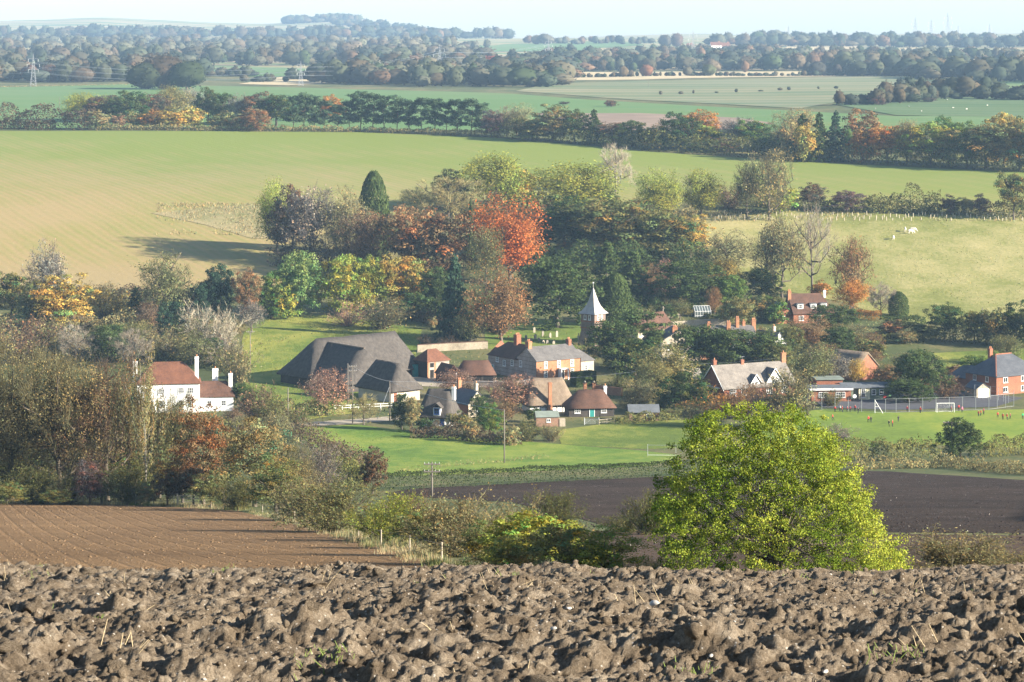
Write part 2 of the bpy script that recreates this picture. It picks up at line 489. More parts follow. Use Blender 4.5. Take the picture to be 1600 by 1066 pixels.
field("far_stubble_strip", [(885,126),(890,113),(1050,112.5),(1260,112),(1420,114),(1460,118),(1200,121),(1000,125)], M_stubble, "pale stubble strip behind the striped field", 3, step=40)
field("far_dark_field", [(1300,163),(1400,158),(1500,153),(1800,150),(1800,186),(1400,181)], M_far_dark, "dark green sheep pasture on the far slope", 4, step=40)
field("far_pale_field", [(1480,128),(1600,125),(1800,124),(1800,146),(1540,148)], M_far_green, "pale green field before the far woods", 3, step=40)
field("far_beige_field", [(372,132),(420,123),(470,117),(515,117),(508,131),(450,134)], M_stubble, "beige stubble field by the dome shaped copse", 3, step=30)
field("far_meadow", [(318,116),(330,109),(440,106),(520,110),(500,117),(420,121)], M_far_green, "pale green meadow behind the dome shaped copse", 3, step=30)
field("far_stubble_strip", [(1218,79),(1230,73),(1345,72),(1350,78)], M_stubble, "pale stubble strip between the far woods", 4, step=60)
field("far_stubble_strip", [(1380,83),(1390,76),(1435,75),(1430,82)], M_stubble, "short pale stubble strip among the far woods", 4, step=60)
field("ridge_meadow", [(690,76),(800,69),(960,66),(1010,70),(900,80),(740,82)], M_far_green, "thin green field below the skyline", 4, step=90)

# ------------------------------------------------------------------ the ploughed foreground
def soil_mat(name, lo, mid, hi, k=1.0):
    m, nt, b = nodes_of(name)
    ob = coords(nt, "Object")
    a = noise(nt, ob, 9 * k, 6, 0.7)
    f = noise(nt, ob, 85 * k, 5, 0.8)
    g = math_n(nt, 'ADD', math_n(nt, 'MULTIPLY', a, 0.65), math_n(nt, 'MULTIPLY', f, 0.4))
    c = ramp(nt, g, [(0.38, lo), (0.52, mid), (0.66, hi)])
    v = N(nt, "ShaderNodeTexVoronoi"); v.inputs["Scale"].default_value = 62 * k
    nt.links.new(ob, v.inputs["Vector"])
    pick = math_n(nt, 'LESS_THAN', v.outputs["Distance"], 0.22)
    sepc = N(nt, "ShaderNodeSeparateColor"); nt.links.new(v.outputs["Color"], sepc.inputs[0])
    pick = math_n(nt, 'MULTIPLY', pick, math_n(nt, 'GREATER_THAN', sepc.outputs[0], 0.80))
    c = mixc(nt, math_n(nt, 'MULTIPLY', pick, 0.75), c, (0.60, 0.55, 0.47))
    nt.links.new(c, b.inputs["Base Color"])
    b.inputs["Roughness"].default_value = 0.95
    b.inputs["Specular IOR Level"].default_value = 0.08
    bump(nt, b, math_n(nt, 'ADD', f, math_n(nt, 'MULTIPLY', a, 1.2)), 0.02)
    return m
M_soil = soil_mat("clod_soil", (0.078, 0.058, 0.039), (0.19, 0.147, 0.102), (0.35, 0.288, 0.212))

def soil_height(X, Y):
    wx = X + 0.06 * vnoise(X * 6, Y * 6, 21) + 0.014 * vnoise(X * 19, Y * 19, 22)
    wy = Y + 0.06 * vnoise(X * 6, Y * 6, 23) + 0.014 * vnoise(X * 19, Y * 19, 24)
    h = 0.09 * vnoise(X * 0.9, Y * 1.3, 31) + 0.055 * vnoise(X * 3.2 + 4, Y * 4.0, 32)
    h = h + 0.020 * np.sin((X * 0.3 + Y) * 2 * math.pi / 0.62 + 2.5 * vnoise(X * .8, Y * .8, 33))
    h = h + 0.38 * worley_bumps(wx, wy, 0.145, 41, 0.10, 0.60)
    h = h + 0.36 * worley_bumps(wx, wy, 0.062, 51, 0.15, 0.72)
    h = h + 0.42 * worley_bumps(wx, wy, 0.030, 61, 0.2, 0.8)
    h = h + 0.60 * worley_bumps(X, Y, 0.015, 71, 0.25, 0.85)
    h = h + 0.016 * vnoise(X * 34, Y * 34, 34) + 0.010 * vnoise(X * 80, Y * 80, 35) + 0.006 * vnoise(X * 160, Y * 160, 36)
    return h - 0.09

def build_soil():
    # finer close to us, coarser with distance
    ys = [4.7]
    while ys[-1] < 24: ys.append(ys[-1] + min(.034, max(.0085, .0092 * (ys[-1] / 6) ** 1.6)))
    ys = np.concatenate([ys, np.linspace(24.1, 33, 30)])
    us = np.concatenate([np.linspace(-0.5, -0.208, 24)[:-1], np.linspace(-0.208, 0.208, 470), np.linspace(0.208, 0.5, 24)[1:]])
    YY, UU = np.meshgrid(ys, us, indexing='ij')
    XX = UU * YY
    ZZ = H(XX, YY) + soil_height(XX, YY) - 0.35 * sstep(27, 33, YY)
    n, m = XX.shape
    idx = np.arange(n * m).reshape(n, m)
    q = np.stack([idx[:-1, :-1], idx[:-1, 1:], idx[1:, 1:], idx[1:, :-1]], -1).reshape(-1, 4)
    me = mesh_np("ploughed_soil", np.stack([XX, YY, ZZ], -1), q, mats=(M_soil,), smooth=True)
    return tag(obj("ploughed_soil", me), "freshly ploughed soil full of clods on the hilltop", kind="structure")
SOIL = build_soil()

def ico(sub=2):
    bm = bmesh.new(); bmesh.ops.create_icosphere(bm, subdivisions=sub, radius=1.0)
    V = np.array([v.co[:] for v in bm.verts]); T = np.array([[v.index for v in f.verts] for f in bm.faces])
    bm.free(); return V, T
ICO2, ICO1 = ico(3), ico(2)

def lump(seed, base, rough=0.35):
    V, T = base
    r = np.random.default_rng(seed)
    W = V.copy()
    for k in range(3):                                   # chop flat facets, then roughen
        d = r.normal(size=3); d /= np.linalg.norm(d)
        lim = r.uniform(0.45, 0.85)
        s = W @ d
        W = W - np.outer(np.clip(s - lim, 0, None), d)
    n = sum(vnoise(V[:, 0] * f + seed, V[:, 1] * f + V[:, 2] * f * 0.7 + seed * 3, seed + f) / (f ** 0.7) for f in (2, 5, 9, 15))
    W = W * (1 + rough * n)[:, None]
    return W * np.array([1, r.uniform(0.7, 1), r.uniform(0.55, 0.9)])

ICO0 = ico(1)
def crumbs(name, label, X, Y, Z, S, mat, seed):
    """many small broken lumps as one heap of stuff"""
    r = np.random.default_rng(seed); n = len(X)
    V, T = ICO0
    W = V[None] * r.uniform(.65, 1.3, (n, 12, 1)) * S[:, None, None] * np.column_stack([r.uniform(.8, 1.4, n), r.uniform(.8, 1.4, n), r.uniform(.6, 1.1, n)])[:, None]
    a = r.uniform(0, 6.28, n); c, s = np.cos(a)[:, None], np.sin(a)[:, None]
    W = np.stack([W[..., 0] * c - W[..., 1] * s, W[..., 0] * s + W[..., 1] * c, W[..., 2]], -1) + np.column_stack([X, Y, Z])[:, None]
    TT = (T[None] + (np.arange(n) * 12)[:, None, None]).reshape(-1, 3)
    return tag(obj(name, mesh_np(name, W.reshape(-1, 3), tris=TT, mats=(mat,), smooth=False)), label, kind="stuff")

def scatter_clods():
    r = np.random.default_rng(5)
    protos = [mesh_np("clod", lump(100 + k, ICO2, 0.8), tris=ICO2[1], mats=(M_soil,), smooth=True) for k in range(10)]
    cand = []
    for _ in range(900):
        y = 5.4 + 18.5 * r.random() ** 0.9
        x = r.uniform(-0.225, 0.225) * y
        cand.append((x, y, r.uniform(0.013, 0.028) * (1 + 1.2 * (r.random() ** 4))))
    cand.sort(key=lambda c: -c[2] / c[1])
    X = np.array([c[0] for c in cand]); Y = np.array([c[1] for c in cand])
    Z = H(X, Y) + soil_height(X, Y)
    for i in range(300):
        s = cand[i][2]
        o = bpy.data.objects.new("clod", protos[i % 10]); link(o, SOIL)
        o.location = (X[i], Y[i], Z[i] - s * 0.25)
        o.scale = (s * r.uniform(1.0, 1.6), s * r.uniform(.9, 1.4), s * r.uniform(.8, 1.15))
        o.rotation_euler = (r.uniform(-.6, .6), r.uniform(-.6, .6), r.uniform(0, 6.28))
    n = 8500
    Yc = 5.2 + 18.5 * r.random(n) ** 0.9; Xc = r.uniform(-.225, .225, n) * Yc
    crumbs("soil_crumbs", "fine crumbs of soil scattered between the clods", Xc, Yc, H(Xc, Yc) + soil_height(Xc, Yc), r.uniform(.005, .013, n) * (1 + 1.2 * r.random(n) ** 4), M_soil, 4)
    # flints and chalk lumps
    M_flint = plain("flint", (0.36, 0.335, 0.30), 0.35, 30, 0.6)
    fp = [mesh_np("flint_stone", lump(500 + k, ICO1, 0.3), tris=ICO1[1], mats=(M_flint,)) for k in range(5)]
    for i in range(60):
        y = 5.6 + 16 * r.random(); x = r.uniform(-0.21, 0.21) * y; s = r.uniform(0.005, 0.013)
        if i == 0: x, y, s = 0.52, 9.3, 0.026
        z = float(H(x, y) + soil_height(np.array([x]), np.array([y]))[0])
        o = bpy.data.objects.new("flint_stone", fp[i % 5]); link(o, SOIL)
        o.location = (x, y, z + s * 0.4); o.scale = (s, s * r.uniform(.6, 1), s * r.uniform(.6, 1.1)); o.rotation_euler = (r.uniform(-.5, .5), r.uniform(-.5, .5), r.uniform(0, 6))
    # straw: broken stubble stalks lying in and sticking out of the furrows; weeds between the clods
    def sprigs(name, label, mat, n, kmin, kmax, L0, L1, thick, sig, flat):
        P, D, Ls = [], [], []
        for _ in range(n):
            y0 = 5.4 + 17.5 * r.random() ** 0.85; x0 = r.uniform(-0.21, 0.21) * y0
            k = int(r.integers(kmin, kmax)); lean = r.uniform(0, 6.28); up = r.random() < 0.4 or not flat
            for _ in range(k):
                a = lean + r.normal(0, .5) if flat else r.uniform(0, 6.28)
                el = r.uniform(.6, 1.4) if up else r.uniform(0.0, .45)
                P.append((x0 + r.normal(0, sig), y0 + r.normal(0, sig))); Ls.append(r.uniform(L0, L1))
                D.append((math.cos(a) * math.cos(el), math.sin(a) * math.cos(el), math.sin(el)))
        P, D, Ls = np.array(P), np.array(D), np.array(Ls)[:, None]
        base = np.column_stack([P, H(P[:, 0], P[:, 1]) + soil_height(P[:, 0], P[:, 1]) - 0.004])
        w = np.cross(D, (0.1, -1, 0.3)); w /= np.linalg.norm(w, axis=1)[:, None] + 1e-9
        w2 = np.cross(D, w); tip = base + D * Ls
        V = np.stack([base + w * thick, base - .5 * w * thick + .87 * w2 * thick, base - .5 * w * thick - .87 * w2 * thick,
                      tip + w * thick * .6, tip - .3 * w * thick + .5 * w2 * thick, tip - .3 * w * thick - .5 * w2 * thick], 1).reshape(-1, 3)
        b = (np.arange(len(P)) * 6)[:, None]
        Q = np.concatenate([b + np.array([[0, 1, 4, 3]]), b + np.array([[1, 2, 5, 4]]), b + np.array([[2, 0, 3, 5]])])
        tag(obj(name, mesh_np(name, V, Q, mats=(mat,))), label, kind="stuff")
    sprigs("straw", "broken straw stalks in the ploughed soil", plain("straw", (0.58, 0.46, 0.27), 0.3, 14, 0.7), 190, 1, 7, 0.03, 0.085, 0.0009, 0.05, True)
    sprigs("weed_seedlings", "small green weeds sprouting between clods", plain("weed_leaf", (0.13, 0.17, 0.04), 0.4, 12, 0.7), 46, 10, 46, 0.012, 0.04, 0.0018, 0.05, False)
scatter_clods()

def field_clods():
    """broken clods standing on the two ploughed fields below us"""
    r = np.random.default_rng(31)
    def region(n, xs, ys, inside):
        X = r.uniform(*xs, n); Y = ys[0] + (ys[1] - ys[0]) * r.random(n) ** 1.35
        k = inside(X, Y); return X[k], Y[k]
    hedge_x = lambda Y: np.interp(Y, [88, 95, 150, 200, 265, 290], [-1.5, -2.5, -9, -16, -27.5, -31])
    X, Y = region(27000, (-75, 2), (88, 283), lambda X, Y: (X < hedge_x(Y) - 1.2) & (X > -.23 * Y - 3))
    S = r.uniform(.022, .058, len(X)) * (1 + .9 * r.random(len(X)) ** 5) * (Y / 120) ** .35
    u = X * .975 + Y * .22
    fur = np.abs(((u + .25 * vnoise(X * .3, Y * .3, 2)) / 1.55) % 1 - .5) * 2         # bare furrow lines between the drilled strips
    k = (fur > .28) | (vnoise(X * .12, Y * .05, 8) > .1)
    crumbs("field_clods", "clods on the harrowed field", X[k], Y[k], H(X[k], Y[k]) + .01, S[k], soil_mat("harrowed_clods", (.07, .044, .024), (.15, .096, .052), (.21, .14, .08), .25), 5)
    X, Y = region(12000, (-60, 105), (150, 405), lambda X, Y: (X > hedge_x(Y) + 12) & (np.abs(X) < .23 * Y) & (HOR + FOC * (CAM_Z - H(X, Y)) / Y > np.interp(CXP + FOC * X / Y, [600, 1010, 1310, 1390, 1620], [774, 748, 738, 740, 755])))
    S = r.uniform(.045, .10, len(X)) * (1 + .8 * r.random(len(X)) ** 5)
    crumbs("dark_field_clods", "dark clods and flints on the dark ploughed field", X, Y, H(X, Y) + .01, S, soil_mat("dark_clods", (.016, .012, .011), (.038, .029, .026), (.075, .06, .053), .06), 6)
field_clods()
# ------------------------------------------------------------------ foliage
def leaf_mat(name, trans=0.30):
    """leaf colour = the mesh's own tint times the colour set on the object"""
    m, nt, b = nodes_of(name)
    nt.nodes.remove(b)
    at_ = N(nt, "ShaderNodeAttribute", attribute_name="tint")
    oi = N(nt, "ShaderNodeObjectInfo")
    c = mixc(nt, 1.0, at_.outputs["Color"], oi.outputs["Color"], 'MULTIPLY')
    d = N(nt, "ShaderNodeBsdfDiffuse"); t = N(nt, "ShaderNodeBsdfTranslucent"); mx = N(nt, "ShaderNodeMixShader")
    nt.links.new(c, d.inputs[0]); nt.links.new(c, t.inputs[0])
    mx.inputs[0].default_value = trans
    nt.links.new(d.outputs[0], mx.inputs[1]); nt.links.new(t.outputs[0], mx.inputs[2])
    nt.links.new(mx.outputs[0], nt.nodes["Material Output"].inputs["Surface"])
    return m
M_leaf = leaf_mat("leaf")
M_twig = leaf_mat("twig", 0.0)
M_bark = plain("bark", (0.115, 0.095, 0.072), 0.4, 6, 0.95, 0.03, (1, 1, 0.3))
M_pale_bark = plain("pale_bark", (0.30, 0.27, 0.22), 0.4, 5, 0.95, 0.03, (1, 1, 0.3))
M_ivy_bark = plain("ivy_bark", (0.07, 0.075, 0.04), 0.4, 6, 0.95, 0.05)

def unit(v): return v / (np.linalg.norm(v, axis=-1, keepdims=True) + 1e-9)

def quads_at(r, C, Nrm, size, aspect=1.5):
    """one leaf-like rhombus per centre"""
    n = len(C)
    t = unit(np.cross(Nrm, r.normal(size=(n, 3))))
    b = np.cross(Nrm, t)
    s = np.asarray(size).reshape(-1, 1)
    V = np.stack([C - t * s * aspect * .5, C - b * s * .42 + t * s * .08, C + t * s * aspect * .5, C + b * s * .42 + t * s * .08], 1)
    return V.reshape(-1, 3), np.arange(n * 4).reshape(n, 4)

def tint_var(r, n, amt=0.25, hue=0.12):
    v = r.normal(1, amt, (n, 1)).clip(0.45, 1.7)
    h = r.normal(0, hue, (n, 1))
    return v * np.concatenate([1 + h, 1 - 0.15 * h, 1 - h * 0.6], 1).clip(0.4, 1.7)

def clumps(r, C, R, n, size, flat=0.8, up=0.35, amt=.18, hue=.12):
    """n leaves round each clump centre, on its skin more than inside"""
    k = len(C)
    R = np.broadcast_to(np.asarray(R, float), (k,))
    d = unit(r.normal(size=(k, n, 3)))
    d[..., 2] = np.where(r.random((k, n)) < 0.65, np.abs(d[..., 2]), d[..., 2])
    rad = R[:, None, None] * (r.random((k, n, 1)) ** 0.45)
    off = d * rad * np.array([1, 1, flat])
    P = (C[:, None] + off).reshape(-1, 3)
    Nn = unit(d + r.normal(0, .42, (k, n, 3)) + np.array([0, 0, up])).reshape(-1, 3)
    V, Q = quads_at(r, P, Nn, size * r.uniform(.6, 1.3, k * n))
    ct = tint_var(r, k, amt, hue)
    lt = tint_var(r, k * n, 0.11, 0.05)
    col = np.repeat(np.repeat(ct, n, 0) * lt, 4, 0)
    return V, Q, col

def merge(parts):
    V, Q, C, n = [], [], [], 0
    for v, q, c in parts:
        V.append(v); Q.append(q + n); C.append(c); n += len(v)
    return np.concatenate(V), np.concatenate(Q), np.concatenate(C)

def tubes(segs, sides=4):
    """segs: array (n, 8): p0 xyz, p1 xyz, r0, r1"""
    S = np.asarray(segs, float)
    a, b = S[:, :3], S[:, 3:6]
    d = unit(b - a)
    ref = np.where(np.abs(d[:, 2:3]) > 0.9, np.array([[1.0, 0, 0]]), np.array([[0, 0, 1.0]]))
    u = unit(np.cross(d, ref)); w = np.cross(d, u)
    V = []
    for p, rr in ((a, S[:, 6:7]), (b, S[:, 7:8])):
        for k in range(sides):
            t = 2 * math.pi * k / sides
            V.append(p + (u * math.cos(t) + w * math.sin(t)) * rr)
    V = np.stack(V, 1)
    n = len(S); base = (np.arange(n) * 2 * sides)[:, None]
    Q = np.concatenate([base + np.array([[k, (k + 1) % sides, sides + (k + 1) % sides, sides + k]]) for k in range(sides)])
    return V.reshape(-1, 3), Q

def ribbons(r, segs, amt=.2):
    S = np.asarray(segs, float)
    a, b = S[:, :3], S[:, 3:6]
    w = unit(np.cross(b - a, r.normal(size=a.shape))) * S[:, 6:7]
    w2 = w * 0.35
    V = np.stack([a - w, a + w, b + w2, b - w2], 1).reshape(-1, 3)
    return V, np.arange(len(S) * 4).reshape(-1, 4), np.repeat(tint_var(r, len(S), amt, .08), 4, 0)

def rot_dir(r, d, ang):
    p = unit(np.cross(d, r.normal(size=3)))
    return unit(d * math.cos(ang) + p * math.sin(ang))

def skeleton(r, nkids=(7, 5, 5, 5), trunk=0.34, ang=(0.65, 0.6, 0.6), ratio=(0.62, 0.55, 0.5, 0.5), up=(0.25, 0.12, 0.05, 0.0), r0=0.022, single=False, wob=0.12, lead=True, t00=.45):
    """branching skeleton, height about 1; list of (p0, p1, r0, r1, level)"""
    out = []
    def branch(p, d, L, rad, lev):
        ns = 3 if lev < 3 else 2
        pts = [p]; dd = d
        for _ in range(ns):
            dd = unit(dd + r.normal(0, wob, 3) + np.array([0, 0, up[min(lev, 3)]]))
            pts.append(pts[-1] + dd * L / ns)
        for i in range(ns):
            ra = rad * (1 - 0.45 * i / ns); rb = rad * (1 - 0.45 * (i + 1) / ns)
            out.append((*pts[i], *pts[i + 1], ra, rb, lev))
        if lev >= len(nkids): return
        n = nkids[lev]
        t0 = t00 if lev == 0 else 0.25
        for k in range(n):
            t = t0 + (1 - t0) * (k + r.random()) / n if not (lev and k == n - 1) else 1.0
            f = min(t * ns, ns - 1e-3); i = int(f)
            q = pts[i] + (pts[i + 1] - pts[i]) * (f - i)
            base = unit(pts[i + 1] - pts[i])
            branch(q, rot_dir(r, base, ang[min(lev, 2)] * r.uniform(.5, 1.35)), L * ratio[min(lev, 3)] * r.uniform(.7, 1.25) * (1.25 - 0.5 * t if lev == 0 else 1), rad * (1 - .45 * t) * 0.55, lev + 1)
    branch(np.array([0., 0, 0]), np.array([0., 0, 1]), 0.62 if lead else trunk, r0, 0)
    return np.array(out)

def normalise(S, h=1.0, w=1.0):
    pts = np.concatenate([S[:, :3], S[:, 3:6]])
    z = np.percentile(pts[:, 2], 99.7)
    cx = np.percentile(pts[:, 0], [1.5, 98.5]); cy = np.percentile(pts[:, 1], [1.5, 98.5])
    sx = w / max(1e-6, (cx[1] - cx[0])); sy = w / max(1e-6, (cy[1] - cy[0])); sz = h / z
    for k, s in ((0, sx), (1, sy), (2, sz)):
        S[:, k] *= s; S[:, 3 + k] *= s
    return S

PROTO = {}
def store(name, trunkV, trunkQ, crown, bark=None, leafm=None):
    V, Q, C = crown
    t = mesh_np("trunk", trunkV, trunkQ, mats=(bark or M_bark,), smooth=True)
    c = mesh_np("crown", V, Q, mats=(leafm or M_leaf,), col=C)
    PROTO.setdefault(name, []).append((t, c))

def ball_points(r, n, c0, shape='round', shell=0.42, lobes=9, lob=0.22):
    """clump centres through a crown: lumpy outline, more towards the outside"""
    d = unit(r.normal(size=(n, 3)))
    L = unit(r.normal(size=(lobes, 3)))
    g = np.max(np.clip(d @ L.T, 0, 1) ** 6, axis=1)
    rad = (r.random(n) ** shell) * (1 - lob + lob * 1.35 * g)
    P = d * rad[:, None]
    z = P[:, 2]
    hz = (1 - c0) / 2
    wf = np.ones(n)
    if shape in ('dome', 'round', 'tall'): wf = 1 + (0.75 if shape == 'dome' else 0.5) * np.clip(-z, 0, 1) ** 1.5
    if shape == 'cone': wf = np.clip(1.0 - 0.62 * (z * .5 + .5), .1, 1) * 1.15
    if shape == 'tall': wf = wf * (1 - 0.2 * np.abs(z))
    if shape == 'fan': wf = 0.72 + 0.34 * np.clip(z + .3, 0, 1)
    return np.column_stack([P[:, 0] * wf * .47, P[:, 1] * wf * .47, c0 + hz + z * hz * .96])

def trunk_limbs(r, c0, n=7, r0=0.024, reach=0.7):
    S = []
    p = np.array([0., 0, -0.03]); top = c0 + (1 - c0) * 0.72
    pts = [p]
    for k in range(5):
        q = np.array([r.normal(0, .012), r.normal(0, .012), 0]) + np.array([0, 0, 1]) * (top * (k + 1) / 5); pts.append(q)
    for k in range(5): S.append((*pts[k], *pts[k + 1], r0 * (1.25 if k == 0 else 1 - .17 * k), r0 * (1 - .17 * (k + 1))))
    for k in range(n):
        t = r.uniform(.35, .95); z = c0 * .8 + (top - c0 * .8) * t * .8
        a = 6.28 * k / n + r.normal(0, .4); L = r.uniform(.6, 1) * reach * .5
        q = np.array([0, 0, z]); m = q + np.array([math.cos(a) * L * .5, math.sin(a) * L * .5, L * .35]); e = q + np.array([math.cos(a) * L, math.sin(a) * L, L * .75])
        S.append((*q, *m, r0 * .45, r0 * .3)); S.append((*m, *e, r0 * .3, r0 * .12))
    return tubes(S, 5)

def make_leafy(name, seeds, c0=0.14, shape='round', n=120, m=42, cr=0.105, ls=0.034, amt=.2, hue=.12, flat=.8, lob=.22, bark=None):
    for sd_ in seeds:
        r = np.random.default_rng(sd_)
        C = ball_points(r, n, c0, shape, lob=lob)
        crown = clumps(r, C, cr * r.uniform(.7, 1.3, n), m, ls, flat, amt=amt, hue=hue)
        tv, tq = trunk_limbs(r, c0)
        store(name, tv, tq, crown, bark)

def make_bare(name, seeds, leaves=0, ls=0.024, thin=0.0027, n=190, k=14, c0=.08, shape='round', bark=None, lob=.25, cr=.055, limbs=10):
    """open crown: trunk, limbs, a branch to every spray, fine twigs and (leaves per spray) remaining leaves"""
    for sd_ in seeds:
        r = np.random.default_rng(sd_)
        T = ball_points(r, n, c0, shape, shell=.5, lob=lob)
        S, L = [], []
        pts = [np.array([r.normal(0, .012), r.normal(0, .012), z]) for z in (-.02, .12, .28, .45, .62, .8)]
        for i in range(5): S.append((*pts[i], *pts[i + 1], .024 * (1 - .18 * i), .024 * (1 - .18 * (i + 1)))); L.append(pts[i + 1])
        for j in range(limbs):
            z = max(.06, c0 * .8) + (.6 - c0 * .8) * (j + r.random()) / limbs
            a = j * 2.4 + r.normal(0, .3); q = np.array([0, 0, z]); up_ = r.uniform(.25, .9)
            e = q + np.array([math.cos(a), math.sin(a), up_]) * r.uniform(.26, .38)
            m1 = q + (e - q) * .5 + np.array([0, 0, -.03]) + r.normal(0, .015, 3)
            S.append((*q, *m1, .010, .0065)); S.append((*m1, *e, .0065, .0035))
            for t in (.4, .7): L.append(q + (m1 - q) * t)
            for t in (.2, .6, 1.0): L.append(m1 + (e - m1) * t)
        tv, tq = tubes(S, 5)
        L = np.array(L)
        D = np.linalg.norm(T[:, None] - L[None] + np.array([0, 0, -.12]), axis=2)
        st = L[np.argmin(D, 1)]
        mid = (st + T) / 2 + r.normal(0, .02, T.shape) + np.array([0, 0, .015])
        B = np.concatenate([np.column_stack([st, mid, np.full((n, 1), .0042), np.full((n, 1), .003)]), np.column_stack([mid, T, np.full((n, 1), .003), np.full((n, 1), .0016)])])
        B[:, 6:8] = np.maximum(B[:, 6:8] * min(1.0, thin / .0027 * 1.3), thin * .6)
        bv, bq = tubes(B, 3)
        parts = [(bv, bq, tint_var(r, 2 * n, .15).repeat(6, 0) * .75)]
        ctr = np.array([0, 0, (1 + c0) / 2 - .15])
        o = np.repeat(np.concatenate([T, T, mid])[r.integers(0, 3 * n, n)], k, 0)
        d = unit(unit(o - ctr) * .8 + r.normal(0, .6, o.shape) + np.array([0, 0, .3]))
        ln = r.uniform(.035, .10, (len(o), 1)); s0 = o + r.normal(0, .018, o.shape)
        parts.append(ribbons(r, np.column_stack([s0, s0 + d * ln, np.full((len(o), 2), thin * .7)])))
        tw = merge(parts)
        if leaves:
            P = (T[:, None] + r.normal(0, cr, (n, leaves, 3)) * np.array([1, 1, .75])).reshape(-1, 3)
            P[:, 2] = np.clip(P[:, 2], .01, 1.02)
            keep = r.random(len(P)) < np.clip(.75 + 1.1 * vnoise(P[:, 0] * 6 + sd_, P[:, 2] * 6 + P[:, 1] * 4, sd_), .12, 1)
            P = P[keep]; d = unit(unit(P - ctr) * .7 + r.normal(0, .6, P.shape) + np.array([0, 0, .35]))
            lv, lq = quads_at(r, P, d, ls * r.uniform(.6, 1.3, len(P)))
            pt = 1 + .45 * vnoise(P[:, 0] * 7 + sd_, P[:, 2] * 7 + P[:, 1] * 5, sd_ + 1)
            hu = .35 * vnoise(P[:, 0] * 4, P[:, 2] * 4 + P[:, 1] * 3, sd_ + 2)[:, None]
            lc = tint_var(r, len(P), .18, .08) * pt[:, None] * np.concatenate([1 + hu, 1 - .25 * hu, 1 - hu], 1)
            crown = merge([(tw[0], tw[1], tw[2] * np.array([[.62, .66, .8]])), (lv, lq, lc.repeat(4, 0) * 1.15)])
        else: crown = tw
        store(name, tv, tq, crown, bark, M_leaf if leaves else M_twig)

def make_pine(name, seeds):
    for sd_ in seeds:
        r = np.random.default_rng(sd_)
        S, C = [], []
        lean = r.normal(0, .02, 2)
        pts = [np.array([lean[0] * k, lean[1] * k, k * .23 - .02]) for k in range(5)]
        for k in range(4): S.append((*pts[k], *pts[k + 1], .017 * (1 - .2 * k), .017 * (1 - .2 * (k + 1))))
        for k in range(26):
            z = r.uniform(.20, .93); a = r.uniform(0, 6.28)
            L = (0.5 if z < .72 else .36) * r.uniform(.4, 1)
            q = np.array([0, 0, z - .04]); e = np.array([math.cos(a) * L, math.sin(a) * L, z + L * .10])
            S.append((*q, *e, .006, .002))
            for t in (0.5, .78, 1.0): C.append(q + (e - q) * t + np.append(r.normal(0, .025, 2), .012))
        for _ in range(10): C.append(np.append(r.normal(0, .11, 2), r.uniform(.84, .98)))
        crown = clumps(r, np.array(C), r.uniform(.095, .15, len(C)), 60, .030, .5, .5, .24, .06)
        tv, tq = tubes(S, 5); store(name, tv, tq, crown, M_pinebark)
M_pinebark = plain("pine_bark", (0.20, 0.125, 0.085), 0.4, 4, 0.95)

def make_conifer(name, seeds, sharp=1.0, tiers=15, dens=16, droop=.28, ls=.034, c0=.06):
    for sd_ in seeds:
        r = np.random.default_rng(sd_)
        S = [(0, 0, -.02, 0, 0, .5, .018, .011), (0, 0, .5, 0, 0, .97, .011, .003)]
        C, R = [], []
        for k in range(tiers):
            z = c0 + (0.95 - c0) * k / tiers
            w = (0.5 * (1 - k / tiers) ** sharp + .03) * r.uniform(.82, 1.12)
            for j in range(max(4, int(dens * (1 - .6 * k / tiers)))):
                a = r.uniform(0, 6.28); L = w * r.uniform(.55, 1.08)
                for t in (.45, .75, 1):
                    C.append((math.cos(a) * L * t, math.sin(a) * L * t, z + .03 - droop * L * t + r.normal(0, .008))); R.append(.05 * r.uniform(.7, 1.2))
        C.append((0, 0, .965)); R.append(.025)
        crown = clumps(r, np.array(C), np.array(R), 14, ls, .5, .3, .16, .05)
        tv, tq = tubes(S, 5); store(name, tv, tq, crown)

def make_column(name, seeds, prof, n=5200, ls=.036, amt=.2):
    """dense clipped-looking evergreens; prof(z) = half width"""
    for sd_ in seeds:
        r = np.random.default_rng(sd_)
        z = r.random(n) ** .9; a = r.uniform(0, 6.28, n)
        w = prof(z) * (1 + .13 * vnoise(a * 1.9 + sd_, z * 9, sd_) + .10 * vnoise(a * 5, z * 22, sd_ + 1)) * (r.random(n) ** .12)
        P = np.column_stack([np.cos(a) * w, np.sin(a) * w, z * .985 + .01])
        Nn = unit(np.column_stack([np.cos(a), np.sin(a), np.full(n, .35)]) + r.normal(0, .45, (n, 3)))
        V, Q = quads_at(r, P, Nn, ls * r.uniform(.6, 1.3, n), 1.9)
        c = tint_var(r, n, amt, .05) * (1 + .35 * vnoise(a * 4, z * 12, sd_ + 2))[:, None]
        tv, tq = tubes([(0, 0, -.02, 0, 0, .6, .02, .01)], 5)
        store(name, tv, tq, (V, Q, c.repeat(4, 0)))

